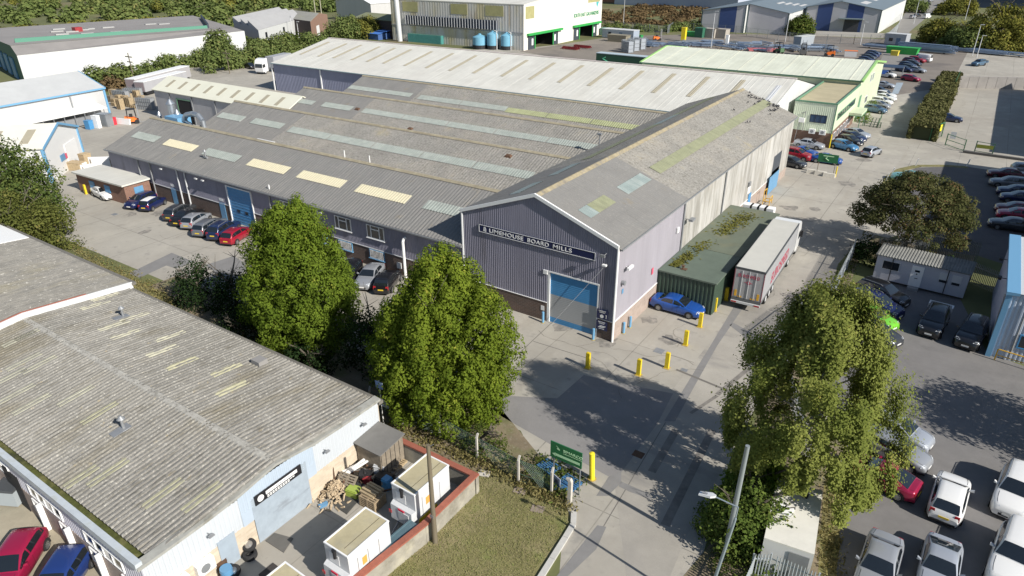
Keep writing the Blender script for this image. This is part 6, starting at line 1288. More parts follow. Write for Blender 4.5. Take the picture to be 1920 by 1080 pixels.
# coping along the gable top, dropping from ridge to eaves
mb=MB(); ys=[NY0-.2,9.8,12,14,15.2,16.4,17.6,19,21,23,NY1+.2]
def cz(y): return 3.66+.42*max(0,1-abs(y-16.4)/2.9)**.8*1.0+.12*max(0,1-abs(y-16.4)/7.7)
for a,b in zip(ys,ys[1:]): mb.hexa([(NX1-.40,a,cz(a)-.1),(NX1+.10,a,cz(a)-.1),(NX1+.10,b,cz(b)-.1),(NX1-.40,b,cz(b)-.1)],[(NX1-.40,a,cz(a)+.12),(NX1+.10,a,cz(a)+.06),(NX1+.10,b,cz(b)+.06),(NX1-.40,b,cz(b)+.12)])
mb.build('coping',M('grey flashing',(.30,.30,.275),.8,var=.2,vs=1.5,spots=((2,.55,.65,(.2,.19,.15),.6),)),unit)
mb=MB(); mb.box(NX0,NY1+.05,3.30,NX1+.1,NY1+.42,3.52); mb.build('rear_gutter',M('dark weathered gutter',(.16,.15,.13),.85,var=.2,vs=1.5),unit)
mb=MB(); mb.box(NX0,NY1-.1,0,NX1,NY1+.05,3.3); mb.build('rear_wall',brickc,unit)
panel(unit,'grey_door',(NX1+.03,12.3,.02),YA,XA,1.0,1.95,M('blue grey door',(.33,.39,.45),.5,var=.08,vs=2),.04)
# black name board on the cladding, white lettering
panel(unit,'name_board',(NX1+.08,14.75,2.55),YA,XA,3.1,.62,M('black board',(.015,.015,.018),.5),.05)
mb=MB(); mb.box(NX1+.125,15.45,2.84,NX1+.145,17.55,3.05); mb.tube((NX1+.13,15.1,2.86),(NX1+.15,15.1,2.86),.20,n=18); mb.build('board_marks',whitep,unit)
mb=MB()
for k,(z,n_,y0) in enumerate(((2.71,11,15.5),(2.61,9,15.5))):
    for i in range(n_): mb.box(NX1+.13,y0+.17*i,z,NX1+.145,y0+.17*i+.13,z+.055)
for i in range(14): mb.box(NX1+.146,15.52+.142*i,2.90,NX1+.150,15.52+.142*i+.09,2.97,1)
mb.build('board_lettering',[whitep,M('grey marks',(.3,.3,.3),.6)],unit)
for y in (9.55,10.9): 
    panel(unit,'air_conditioner',(NX1+.03,y,1.0),YA,XA,.95,.72,whitep,.34); mb=MB(); mb.tube((NX1+.38,y+.42,1.36),(NX1+.386,y+.42,1.36),.26,n=16); mb.build('fan_grille',steeld,unit)
for y in (12.0,19.6,22.6): mb=MB(); mb.tube((NX1,y,2.95),(NX1+.3,y+.02,3.0),.025); mb.box(NX1+.25,y-.14,2.9,NX1+.42,y+.16,2.98); mb.build('floodlight',steeld,unit)
# long front: pilasters, shop windows
for i in range(9):
    x=NX1-1.2-3.1*i
    if i in (4,6): continue
    panel(unit,'pilaster',(x-.12,NY0-.06,.05),XA,NY,.14,1.9,whitep,.28); win(unit,'window',(x-1.25,NY0-.06,.75),XA,NY,1.05,.95,whitep,glassd,1,.06)
for i in range(3): win(unit,'upper_window',(NX1-5.6-6*i,NY0-.04,2.0),XA,NY,3.6,.8,whitep,glassd,4,.05)
mb=MB(); mb.box(-41.5,NY0-.10,0,-39.6,NY0-.055,2.5); mb.build('bay_shade_panel',dark,unit)  # flush black panel: a recess's shade put into colour, no recess modelled
# rooflights in the corrugated roof : yellowed sheets
def nlight(px,py,L=2.2,mt=skyg):
    q=G(px,py,4.0); y=q.y
    for _ in range(3): q=G(px,py,nz(q.y)+.07)
    k=round((q.x-NX0)/.335); x0=NX0+k*.335+.06; mb=MB()
    for j in range(2):
        a=x0+j*.335; ya,yb=max(NY0+.62,q.y-L/2),min(NY1,q.y+L/2)
        if ya<NR<yb: yb=NR-.05 if q.y<NR else yb; ya=NR+.05 if q.y>=NR else ya
        ribroof(mb,(a-.06,ya,nz(ya)+.022),(a+.275,ya,nz(ya)+.022),(a-.06,yb,nz(yb)+.022),(a+.275,yb,nz(yb)+.022),.335,.078,0,rp)
    mb.build('rooflight',mt,unit)
for p_ in ((30,632),(55,622),(40,675),(68,680),(25,735),(55,755),(135,737),(10,705),(175,570),(195,555),(245,590),(210,608),(230,622),(315,628),(300,655),(140,895),(335,678),(195,880),(300,920),(180,770),(370,925),(430,725),(420,690)): nlight(*p_,mt=skyg if p_[1]<760 and p_[0]<330 else M('faded ochre rooflight',(.36,.345,.23),.8,var=.2,vs=2,spots=((3,.55,.65,(.27,.26,.22),.7),)))
for (px,py) in ((230,583),(232,797)):
    q=G(px,py+6,4.1); z=nz(q.y); mb=MB(); mb.tube((q.x,q.y,z),(q.x,q.y,z+.75),.09,n=8); mb.tube((q.x,q.y,z+.75),(q.x,q.y,z+.95),.24,.06,10); mb.hexa([(q.x-.32,q.y-.75,nz(q.y-.75)+.09),(q.x+.32,q.y-.75,nz(q.y-.75)+.09),(q.x+.32,q.y+.35,nz(q.y+.35)+.09),(q.x-.32,q.y+.35,nz(q.y+.35)+.09)],[(q.x-.3,q.y-.75,nz(q.y-.75)+.11),(q.x+.3,q.y-.75,nz(q.y-.75)+.11),(q.x+.3,q.y+.35,nz(q.y+.35)+.11),(q.x-.3,q.y+.35,nz(q.y+.35)+.11)]); mb.build('roof_vent',steeld,unit)
q=G(487,680,3.8); mb=MB(); mb.cbox(q.x,q.y,nz(q.y),.85,.7,.42); mb.build('roof_hatch',M('hatch grey',(.27,.26,.25),.7),unit)
# neighbouring unit with the white fascia
MX0,MX1=-92.0,-55.4
un2=thing('workshop_unit','flat grey roofed neighbouring workshop with a bright white fascia, at the left edge','workshop',(MX1,NY0,0))
def mz(y): return 4.75-.72*abs(y-NR)/7.7
mb=MB(); ribroof(mb,(MX0,NY1+.4,mz(NY1+.4)),(MX1,NY1+.4,mz(NY1+.4)),(MX0,NR,4.75),(MX1,NR,4.75),.17,.03,0,((0,0),(.25,.5),(.5,1),(.75,.5)),12,.012); ribroof(mb,(MX1,NY0,mz(NY0)),(MX0,NY0,mz(NY0)),(MX1,NR,4.75),(MX0,NR,4.75),.17,.03,0,((0,0),(.25,.5),(.5,1),(.75,.5)),12,.012); mb.build('roof',asbm,un2)
mb=MB()
for a,b in ((NY0-.2,NR),(NR,NY1+.45)): mb.hexa([(MX1-.02,a,mz(a)-.72),(MX1+.08,a,mz(a)-.72),(MX1+.08,b,mz(b)-.72),(MX1-.02,b,mz(b)-.72)],[(MX1-.02,a,mz(a)+.08),(MX1+.08,a,mz(a)+.08),(MX1+.08,b,mz(b)+.08),(MX1-.02,b,mz(b)+.08)])
mb.build('fascia',M('gloss white fascia',(.62,.63,.63),.4),un2)
mb=MB()
for a,b in ((NY0-.2,NR),(NR,21.0)): mb.hexa([(MX1-.16,a,mz(a)+.0),(MX1-.03,a,mz(a)+.0),(MX1-.03,b,mz(b)+.0),(MX1-.16,b,mz(b)+.0)],[(MX1-.16,a,mz(a)+.12),(MX1-.03,a,mz(a)+.12),(MX1-.03,b,mz(b)+.12),(MX1-.16,b,mz(b)+.12)])
mb.build('red_edge',redbrickcap,un2)
mb=MB(); mb.box(MX0,NY1+.38,3.75,MX1+.1,NY1+.75,3.98); mb.build('rear_gutter',M('dark weathered gutter',(.16,.15,.13)),un2)
mb=MB(); mb.box(MX0,NY0,0,MX1-.02,NY1+.1,3.3); mb.build('wall',brickc,un2)
q0,q1=G(0,432,4.2),G(38,436,4.2)
mb=MB(); mb.hexa([(MX0,19.4,mz(19.4)+.03),(-73.5,19.4,mz(19.4)+.03),(-73.5,NY1+.35,mz(NY1+.35)+.03),(MX0,NY1+.35,mz(NY1+.35)+.03)],[(MX0,19.4,mz(19.4)+.09),(-73.5,19.4,mz(19.4)+.09),(-73.5,NY1+.35,mz(NY1+.35)+.09),(MX0,NY1+.35,mz(NY1+.35)+.09)]); mb.build('white_roof_panel',whitep,un2)
# ---------------------------------------------------------------- yard wall, junk and trailers beside the unit
yw=thing('yard_wall','rendered grey yard wall with a red brick coping around the two white welfare trailers','wall',(-20,25.3,0))
wl=[(-26.3,24.15),(-19.1,24.2),(-19.1,19.6),(-19.7,14.0),(-20.4,6.0)]
mb=MB(); cp=MB()
for (x0,y0),(x1,y1) in zip(wl,wl[1:]):
    d=Vector((x1-x0,y1-y0,0)); L=d.length; d/=L; n=Vector((-d.y,d.x,0))*.14; a=Vector((x0,y0,0)); b=Vector((x1,y1,0))
    if y0<24.16 and y1>24.16: b+=d*.19
    elif y0>24.16: a+=d*.19
    mb.hexa([a-n,b-n,b+n,a+n],[v+Vector((0,0,1.25)) for v in (a-n,b-n,b+n,a+n)]); n*=1.35; cp.hexa([v+Vector((0,0,1.253)) for v in (a-n,b-n,b+n,a+n)],[v+Vector((0,0,1.36)) for v in (a-n,b-n,b+n,a+n)])
mb.build('wall_face',render,yw); cp.build('coping',redbrickcap,yw)
def trailer_cabin(label,c,h,L=4.6):
    e=thing('welfare_trailer',label,'trailer',(c[0],c[1],0),h,'white welfare trailers'); W=1.68; w2=W/2
    mb=MB(); mb.box(-L/2,-w2,.5,L/2,w2,2.72); 
    mb.hexa([(-L/2-.32,-w2*.92,.55),(-L/2,-w2,.55),(-L/2,w2,.55),(-L/2-.32,w2*.92,.55)],[(-L/2-.28,-w2*.92,1.55),(-L/2,-w2,1.60),(-L/2,w2,1.60),(-L/2-.28,w2*.92,1.55)]); mb.build('body',M('white grp panel',(.58,.59,.60),.35,var=.05,vs=2,spots=((3,.6,.72,(.40,.39,.36),.4,(1,1,.2)),)),e,local=True)
    mb=MB(); mb.box(-L/2+.05,-w2+.05,2.72,L/2-.05,w2-.05,2.75); mb.build('roof',M('dirty tan roof',(.42,.37,.235),.9,var=.16,vs=1.0,spots=((.7,.5,.65,(.33,.31,.24),.6),)),e,local=True)
    mb=MB()
    for a in ((-L/2-.02,-w2-.02,L/2+.02,-w2+.06),(-L/2-.02,w2-.06,L/2+.02,w2+.02)): mb.box(a[0],a[1],2.70,a[2],a[3],2.79)
    mb.box(-L/2-.02,-w2+.06,2.70,-L/2+.06,w2-.06,2.79); mb.box(L/2-.06,-w2+.06,2.70,L/2+.02,w2-.06,2.79); mb.build('roof_edge',whitep,e,local=True)
    mb=MB(); mb.box(-L/2+.3,w2-1.15,2.752,L/2-.1,w2-1.13,2.765); mb.build('roof_seam',M('seam brown',(.13,.11,.07),.9),e,local=True)
    lbox(e,'front_window',-L/2-.015,-.15,1.72,-L/2+.02,.55,2.35,whitep); mb=MB(); mb.tube((-L/2-.06,.05,2.2),(-L/2-.06,.05,2.7),.09,n=8); mb.tube((-L/2-.06,.05,2.68),(-L/2-.06,.05,2.78),.13,n=8); mb.build('exhaust',black,e,local=True)
    lbox(e,'grille',-L/2-.325,-.55,.75,-L/2-.29,.2,1.35,greyw); lbox(e,'red_logo',-L/2-.322,-.25,1.40,-L/2-.28,.2,1.50,M('red mark',(.62,.03,.07),.5)); lbox(e,'red_lamp',-L/2-.33,.72,.9,-L/2-.28,.92,1.1,lampR)
    # camera side panels, doors and decal (local -y side faces +x when rotated)
    mb=MB()
    for x0 in (-L/2+.55,-L/2+1.25,-L/2+2.0): mb.box(x0,-w2-.012,.8,x0+.03,-w2-.003,2.2)
    mb.build('door_gap',M('gap grey',(.2,.2,.2),.8),e,local=True)
    lbox(e,'decal',-L/2+.85,-w2-.014,1.45,-L/2+1.15,-w2-.003,1.95,M('orange decal',(.75,.33,.08),.6)); lbox(e,'yellow_panel',-L/2+.2,-w2-.03,.52,-L/2+1.7,-w2-.002,.85,yellowp)
    mb=MB()
    for x in (.1,):
        for s in (1,-1): mb.tube((x,s*(w2-.3),.33),(x,s*(w2-.06),.33),.32,n=14)
    mb.build('wheel',rubber,e,local=True); mb=MB(); mb.path([(-L/2,.4,.45),(-L/2-1.1,0,.42),(-L/2,-.4,.45)],.05); mb.tube((-L/2-1.0,0,.0),(-L/2-1.0,0,.42),.05); mb.build('drawbar',steeld,e,local=True)
    return e
c1=(G(750,900,2.75)+G(815,885,2.75))/2
def mid4(*ps): v=Vector((0,0,0)); 
t1=[G(733,908,2.75),G(778,928,2.75),G(843,871,2.75),G(797,853,2.75)]; t2=[G(606,1018,2.75),G(652,1044,2.75),G(731,974,2.75),G(683,955,2.75)]
for tt,lb in ((t1,'white welfare trailer nearest the top corner of the yard wall, with a yellow panel'),(t2,'white welfare trailer in front of the roller door, lower of the two in view')):
    c=sum((v for v in tt),Vector((0,0,0)))/4; d=(tt[2]-tt[1]); h=math.atan2(d.y,d.x); L=((tt[2]-tt[1]).length+(tt[3]-tt[0]).length)/2; trailer_cabin(lb,c,h,L)
q=G(560,1072,2.75); trailer_cabin('white trailer with only its roof edge showing at the bottom of the yard',q+Vector((-.2,-1.5,0)),R(88),3.0)
# teal skip / container edge along the wall
a,b=Vector((-19.62,19.5,1.3)),Vector((-19.95,13.6,1.3)); d=(b-a).normalized(); e=thing('steel_trough','long blue grey steel trough standing against the red topped wall','trough',((a.x+b.x)/2,(a.y+b.y)/2,0),math.atan2(d.y,d.x)); L=(b-a).length
lbox(e,'body',-L/2,-.35,0,L/2,.30,1.22,M('blue grey steel',(.09,.145,.17),.5,var=.15,vs=1))
mb=MB(); mb.box(-L/2,-.37,1.22,L/2,-.28,1.27); mb.box(-L/2,.24,1.22,L/2,.32,1.27); mb.build('rim',M('blue grey steel',(.09,.145,.17)),e,local=True)
# lean shed, junk
q=G(712,862); e=thing('garden_shed','small grey timber shed with a felt roof in the yard corner against the cream wall','shed',(-25.35,22.95,0)); lbox(e,'wall',-1.15,-1.0,0,.85,1.0,1.9,woodg); mb=MB(); mb.slab([(-1.25,-1.15,1.95),(1.0,-1.15,1.95),(1.0,1.1,2.15),(-1.25,1.1,2.15)],.06); mb.build('roof',M('felt grey',(.17,.165,.155),.9,var=.1,vs=2),e,local=True); 
mb=MB(); 
for i in range(5): mb.box(.852,-.95+.39*i,.05,.87,-.95+.39*i+.03,1.85)
mb.build('plank_gap',dark,e,local=True)
def pallet(label,p,rz,mt,z=0,tilt=0,group=None,L=1.2,W=1.0):
    e=thing('pallet',label,'pallet',(p[0],p[1],z),rz,group); e.rotation_euler=(tilt,0,rz); mb=MB(); n=7
    for i in range(n): y=-W/2+W*i/(n-1)*.91; mb.box(-L/2,y,.12,L/2,y+.09,.145)
    mb.build('deck_boards',mt,e,local=True); mb=MB()
    for x in (-L/2,-.05,L/2-.1): mb.box(x,-W/2,.022,x+.1,W/2,.12)
    mb.build('bearer',mt,e,local=True); mb=MB()
    for y in (-W/2,-.05,W/2-.1): mb.box(-L/2,y,0,L/2,y+.1,.022)
    mb.build('base_boards',mt,e,local=True); return e
bt=blued if False else bluepl
pallet('blue pallet lying flat behind the left leg of the green sign',G(1029,878),R(-14),bt,0.05); pallet('blue pallet lying flat behind the right leg of the green sign',G(1068,908),R(-10),bt,0.05)
pallet('broken blue pallet end under the green sign',G(1052,915),R(35),bt,0.02,0,None,.8,.5)
for i in range(5): pallet('timber pallet in the stack beside the white trailer',G(700,945)+Vector((0,0,0)),R(2),M('aged timber',(.30,.23,.145),.9,var=.25,vs=4),.146*i,0,'stacked pallets')
e=thing('timber_pile','stack of wavy tan sheets on pallets beside the white trailer','timber',G(700,938)); mb=MB()
for i in range(5): mb.box(-.55,-.48+.2*i,.74,.55,-.48+.2*i+.12,.86+.05*(i%2))
mb.build('plank',M('tan board',(.36,.28,.17),.85,var=.15,vs=3),e,local=True)
pallet('grey timber pallet leaning in the wall corner by the garden shed',G(733,873),R(20),woodg,.35,R(35)); pallet('second pallet lying under the leaning one by the garden shed',G(741,872),R(5),wood,.1)
pallet('weathered pallet tilted against the cream wall above the log pile',G(652,916),R(10),woodg,.5,R(40))
def junk(label,p,lx,ly,lz,m_,rz=0,cat='junk',name='junk_panel',tilt=(0,0)):
    e=thing(name,label,cat,p,rz); mb=MB(); mb.hexa([(-lx/2,-ly/2,0),(lx/2,-ly/2,0),(lx/2,ly/2,0),(-lx/2,ly/2,0)],[(-lx/2*.9,-ly/2*.9,lz),(lx/2*.9,-ly/2*.9,lz),(lx/2*.9,ly/2*.9,lz),(-lx/2*.9,ly/2*.9,lz)]); mb.box(-lx/2*1.02,-ly/2*1.02,lz*.8,lx/2*1.02,ly/2*1.02,lz*.86); o=mb.build('shell',m_,e,local=True); e.rotation_euler=(tilt[0],tilt[1],rz); return e
limep=M('lime plastic',(.30,.38,.07),.5)
junk('lime green plastic crate by the dark sheet in the yard',G(664,928),.8,.6,.55,limep,R(10),'crate','crate'); junk('yellow green bin lid leaning near the garden shed',G(694,862),.6,.5,.6,limep,R(30),'bin','bin',(R(20),0))
junk('grey bin among the yard junk',G(716,888),.7,.7,.9,greyw,R(15),'bin','bin'); junk('black plastic tub among the yard junk',G(686,898),.8,.6,.5,black,R(40),'tub','tub'); junk('black box behind the white rails in the junk heap',G(722,905),1.1,.8,.6,black,R(5),'box','box'); junk('dark red mower cover in the junk heap',G(690,905),.5,.4,.45,redp,R(20),'mower','mower')
junk('blue drum beside the stacked pallets',G(727,915),.5,.5,.8,blued,0,'drum','drum')
for i,(px,py) in enumerate(((662,890),(672,893),(680,884))):
    a=G(px,py); e=thing('white_rail',['white plastic rail on top of the junk heap','white rail lying across the junk heap','second white rail leaning over the junk heap'][i],'rail',(a.x,a.y,.55+.1*i),R(35+6*i)); e.rotation_euler=(0,R(-12),R(62+8*i)); lbox(e,'length',-1.3,-.06,0,1.3,.06,.1,whitep)
sh=MB(); gj=np.random.default_rng(44)
for i in range(70):
    q=G(gj.uniform(655,728),gj.uniform(868,935)); x=q.x+gj.normal(0,.25); y=q.y+gj.normal(0,.25); d=Vector(gj.normal(size=3)); d.z*=.35; d.normalize(); z=gj.uniform(.05,.55); L_=gj.uniform(.15,.8); a=Vector((x,y,z))
    sh.tube(a-d*L_*.5,a+d*L_*.5,gj.uniform(.025,.12),n=int(gj.integers(3,7)),mi=int(gj.integers(0,5)))
_s=sh.build('scrap_heap',[black,M('scrap grey',(.16,.155,.15),.7),rust,M('scrap black',(.03,.03,.032),.6),woodg]); tag(_s,'messy heap of dark scrap between the log pile and the garden shed','scrap'); _s['kind']='stuff'
# log pile: one heap of short split logs
lp=G(630,925); gl=np.random.default_rng(12); mb=MB()
for i in range(230):
    r=abs(gl.normal(0,.62)); a=gl.uniform(0,6.28); x=lp.x+r*math.cos(a)*.9; y=lp.y+r*math.sin(a)*1.1; z=max(.05,.75-.75*r+gl.uniform(-.1,.1)); d=Vector(gl.normal(size=3)).normalized()*.19; mb.tube(Vector((x,y,z))-d,Vector((x,y,z))+d,.06,.05,5)
o=mb.build('firewood_heap',M('split wood',(.42,.33,.22),.9,var=.35,vs=4)); tag(o,'heap of split firewood logs against the cream brick wall','firewood'); o['kind']='stuff'
for pts,label,m_ in ((((620,935),(650,925),(672,940),(650,965),(628,950)),'crumpled dark tarpaulin sheet in front of the log pile',M('dark tarp',(.06,.06,.055),.8,var=.3,vs=2,bump=.8,bs=4)),(((515,1000),(550,1010),(532,1037),(498,1015)),'grey rubber mat on the yard concrete in front of the roller door',M('mat grey',(.12,.115,.105),.9,var=.1,vs=2)),(((485,1078),(512,1056),(545,1080),(540,1095),(490,1095)),'dark sheet lying on the yard concrete at the bottom edge',M('mat dark',(.045,.04,.038),.9,var=.1,vs=2))):
    mb=MB(); mb.prism([G(*p)[:2] for p in pts],.012,.05); tag(mb.build('sheet',m_),label,'sheet')
mb=MB(); q=G(607,948); mb.cbox(q.x,q.y,.02,.55,.3,.1,R(70)); tag(mb.build('tray',bluep),'small blue tray by the log pile','tray')
mb=MB(); q=G(640,930); mb.tube((q.x-.9,q.y+.4,.0),(q.x-1.3,q.y+.7,2.3),.045,n=6); tag(mb.build('rusty_pole',rust),'rusty pole leaning on the cream wall above the log pile','pole')
def tyre_obj(label,p,z,tilt,r=.36,w_=.24,rimm=True):
    e=thing('tyre',label,'tyre',(p.x,p.y,z)); e.rotation_euler=(tilt,0,.4); mb=MB(); n=20
    loft(mb,[[(rr*math.cos(2*math.pi*i/n),rr*math.sin(2*math.pi*i/n),zz) for i in range(n)] for rr,zz in ((r*.6,0),(r*.92,-.0),(r,.05),(r,w_-.05),(r*.92,w_),(r*.6,w_))],0,True); mb.build('tread',rubber,e,smooth=40,local=True)
    if rimm:
        mb=MB(); mb.tube((0,0,w_*.35),(0,0,w_*.75),r*.58,r*.60,20); mb.tube((0,0,w_*.75),(0,0,w_*.9),r*.2,n=10); mb.build('rim',alloy,e,smooth=40,local=True)
tyre_obj('upper wheel with a silver rim, stacked by the grey door',G(469,1022,.5),.45,R(25)); tyre_obj('lower plain tyre of the stack by the grey door',G(469,1040,.15),.02,R(3),.38,.3,False); tyre_obj('wheel lying by the drums at the bottom of the yard',G(440,1072,.2),.2,R(30))
for (px,py,m_,lb) in ((393,1075,black,'dark open drum at the bottom edge of the yard'),(418,1070,rust,'rusty brown drum between the dark drum and the wheel'),(428,1084,bluep,'blue drum cut by the bottom edge')):
    q=G(px,py); e=thing('drum',lb,'drum',(q.x,q.y,0)); mb=MB(); mb.tube((0,0,0),(0,0,.75),.3,n=16); mb.tube((0,0,.3),(0,0,.33),.32,n=16); mb.tube((0,0,.6),(0,0,.63),.32,n=16); mb.build('barrel',m_,e,smooth=40,local=True)
q=G(30,935); e=thing('grey_wheelie_bin','large grey wheeled bin with a dark lid at the left edge','bin',G(28,940),R(28)); lbox(e,'bin_body',-.65,-.5,.12,.65,.5,1.15,M('bin grey',(.36,.40,.42),.6)); mb=MB(); mb.hexa([(-.7,-.55,1.153),(.7,-.55,1.153),(.7,.55,1.153),(-.7,.55,1.153)],[(-.68,-.5,1.28),(.68,-.5,1.28),(.66,.5,1.36),(-.66,.5,1.36)]); mb.build('lid',M('bin lid',(.06,.065,.07),.6),e,local=True)
# ---------------------------------------------------------------- pole, lamp post, fences, signs, bollards
q=G(816,1017); e=thing('telegraph_pole','brown wooden telegraph pole standing on the grass against the yard wall','pole',(q.x,q.y,0)); mb=MB(); mb.tube((0,0,0),(.02,0,6.75),.15,.10,10); mb.build('shaft',poleM,e,smooth=50,local=True); mb=MB(); mb.box(-.12,-.14,1.9,.12,-.12,2.1); mb.tube((0,0,6.6),(.35,.05,6.9),.02,n=4); mb.build('fitting',steeld,e,local=True)
q=G(1357,1050); tp=OY(1402,836,q.y); e=thing('steel_column','tall grey steel column leaning beside the street lamp','column',(q.x,q.y,0)); mb=MB(); mb.tube((0,0,0),tuple(tp-q),.15,.11,12); mb.build('shaft',M('grey column',(.30,.335,.35),.45,metal=.3),e,smooth=50,local=True)
q=G(1318,1150); yq=q.y; bend=OY(1384,951,yq); jn=OY(1377,948,yq); hd=OY(1342,932,yq); tip=OY(1328,929,yq)
e=thing('street_lamp','slim grey street lamp with a white head over the lane','street lamp',(q.x,q.y,0)); mb=MB(); mb.tube((0,0,0),tuple(OY(1379,972,yq)-q),.085,.06,10); mb.path([tuple(v-q) for v in (OY(1379,972,yq),bend,jn,hd)],.032,6); mb.build('column',M('lamp column grey',(.30,.36,.40),.45,metal=.3),e,smooth=50,local=True)
hv=(tip-hd); hv=hv.normalized() if hv.length>0 else Vector((-1,0,0)); h0=hd-q; n=Vector((0,1,0)); u=Vector((0,0,.09)); mb=MB(); A=h0-n*.10; B=h0+hv*.55-n*.15
mb.hexa([h0-n*.07,h0+hv*.2-n*.17,h0+hv*.2+n*.17,h0+n*.07],[h0-n*.05+u,h0+hv*.2-n*.15+u,h0+hv*.2+n*.15+u,h0+n*.05+u]); mb.hexa([h0+hv*.201-n*.17,h0+hv*.75-n*.13,h0+hv*.75+n*.13,h0+hv*.201+n*.17],[h0+hv*.201-n*.15+u,h0+hv*.75-n*.1+u*.8,h0+hv*.75+n*.1+u*.8,h0+hv*.201+n*.15+u]); mb.build('lamp_head',whitep,e,local=True)
mb=MB(); mb.cbox((h0+hv*.5).x,(h0+hv*.5).y,(h0+hv*.5).z+.085,.24,.12,.03); mb.build('photocell_panel',steeld,e,local=True)
# green direction sign
SP=[G(1037,907),G(1086,931)]; Ys=27.35
e=thing('direction_sign','green company direction sign with a white arrow on two grey legs','sign',SP[0]); sa,sb=OY(1033,826,Ys),OY(1092,850,Ys); sc,sd2=OY(1092,877,Ys),OY(1034,851,Ys)
x0,x1=sa.x,sb.x; z1=(sa.z+sb.z)/2; z0=z1-1.15
mb=MB(); mb.box(x0,Ys-.03,z0,x1,Ys+.03,z1); mb.build('board',greensign,e); mb=MB()
for x in (x0+.2,x1-.12): mb.tube((x,Ys+.07,0),(x,Ys+.07,z1-.1),.038,n=8)
mb.build('leg',steel,e)
text_mesh('SIMARCO',.26,M('pale green letters',(.42,.66,.40),.5),e,(x0+.86,Ys-.035,z1-.46),XA,(0,0,1),'lettering',.006,1.28)
lg=M('pale green letters',(.42,.66,.40)); mb=MB()
for i in range(12): mb.box(x0+.88+.103*i,Ys-.042,z1-.58,x0+.88+.103*i+.07,Ys-.032,z1-.545)
ar=z0+.22; mb.box(x0+.34,Ys-.042,ar,x1-.12,Ys-.032,ar+.16); mb.poly([(x0+.12,Ys-.042,ar+.08),(x0+.36,Ys-.042,ar-.06),(x0+.36,Ys-.042,ar+.22)])
mb.poly([(x0+.42,Ys-.042,z1-.40),(x0+.62,Ys-.042,z1-.46),(x0+.66,Ys-.042,z1-.38),(x0+.50,Ys-.042,z1-.30)]); mb.poly([(x0+.36,Ys-.042,z1-.17),(x0+.50,Ys-.042,z1-.30),(x0+.64,Ys-.042,z1-.36),(x0+.48,Ys-.042,z1-.22)]); mb.build('sign_marks',lg,e)
def bollard(label,px,py,h,r,m_,name='yellow_bollard',group=None,lean=0,sq=False):
    q=G(px,py); e=thing(name,label,'bollard',(q.x,q.y,0),0,group); mb=MB()
    if sq: mb.box(-r,-r*.8,.02,r,r*.8,h); mb.box(-r*.7,-r*.5,h,r*.7,r*.5,h+.03)
    else: mb.tube((0,0,.02),(lean,0,h),r,n=14); mb.tube((lean,0,h),(lean,0,h+.04),r*.9,r*.4,14)
    mb.build('post',m_,e,smooth=40,local=True); mb=MB(); mb.cbox(0,0,.013,r*3.2,r*3,.02) if sq else mb.tube((0,0,.013),(0,0,.04),r*1.6,n=14); mb.build('base_plate',M('worn yellow base',(.45,.33,.09),.7),e,local=True)
yc=M('worn yellow channel',(.70,.53,.02),.6,var=.15,vs=3)
for i,(px,py,h,lb) in enumerate(((1102,690,1.38,'yellow post nearest the blue roller door'),(1197,703,1.4,'yellow post nearest the camera, in the middle of the concrete apron'),(1250,690,1.38,'yellow post beside the round dark manhole cover'),(1285,647,1.35,'yellow post between the manhole and the blue saloon'),(1312,613,1.35,'yellow post at the front bumper of the blue saloon'),(1339,583,1.3,'yellow post at the corner of the green store'),(1361,563,1.3,'yellow post in the gap between the green store and the lorry'))): bollard(lb,px,py,h,.155,yc,group='yellow posts on the apron',sq=True)
bollard('tall bright yellow round bollard right of the green sign',1110,898,1.95,.17,M('fresh yellow',(.80,.66,.03),.45),lean=-.10)
bollard('yellow post beside the white saloon in the left yard',162,364,1.3,.14,yc,sq=True)
for px,py,lb in ((1018,605,'blue post at the left of the roller door'),(1112,637,'blue post at the right of the roller door'),(1169,625,'blue post at the mill corner nearest the camera'),(1181,614,'blue post on the mill side wall, farther from the corner')): bollard(lb,px,py,1.05,.11,bluetrim,'blue_bollard','blue posts at the mill')
# post and wire fence
def wire_fence(label,pts,h,mat,wire,nm='wire_fence',step=3.0,rails=4):
    a=Vector(pts[0]); e=thing(nm,label,'fence',(a.x,a.y,0)); 
    for a,b in zip(pts,pts[1:]):
        a=Vector(a); b=Vector(b); L=(b-a).length; k=max(1,round(L/step)); 
        for i in range(k+ (1 if b==Vector(pts[-1]) else 0)):
            p=a.lerp(b,i/k); mb=MB(); mb.cbox(p.x,p.y,0,.12,.12,h); d=(b-a).normalized(); mb.hexa([(p.x-.06,p.y-.06,h),(p.x+.06,p.y-.06,h),(p.x+.06,p.y+.06,h),(p.x-.06,p.y+.06,h)],[(p.x-.06,p.y+.09,h+.25),(p.x+.06,p.y+.09,h+.25),(p.x+.06,p.y+.19,h+.25),(p.x-.06,p.y+.19,h+.25)]); mb.build('post',mat,e)
        mb=MB(); d=(b-a).normalized(); k=int(L/.16)
        for j in range(rails): z=.15+(h-.2)*j/(rails-1); mb.tube((a.x,a.y+.07,z),(b.x,b.y+.07,z),.011,n=3,cap=False)
        for i in range(k):
            p=a.lerp(b,i/k); q2=a.lerp(b,min(1,(i+9)/k)); mb.tube((p.x,p.y+.07,.1),(q2.x,q2.y+.07,h-.05),.007,n=3,cap=False); mb.tube((q2.x,q2.y+.07,.1),(p.x,p.y+.07,h-.05),.007,n=3,cap=False)
        mb.build('wire',wire,e)
    return e
conp=M('concrete post',(.50,.47,.42),.9,var=.15,vs=3)
wire_fence('concrete posted wire mesh fence between the yard wall and the trees',[G(697,770),G(755,795),G(825,822),G(895,862),G(972,905),G(1034,928)],1.75,conp,M('wire green',(.10,.17,.13),.5),step=3.3)
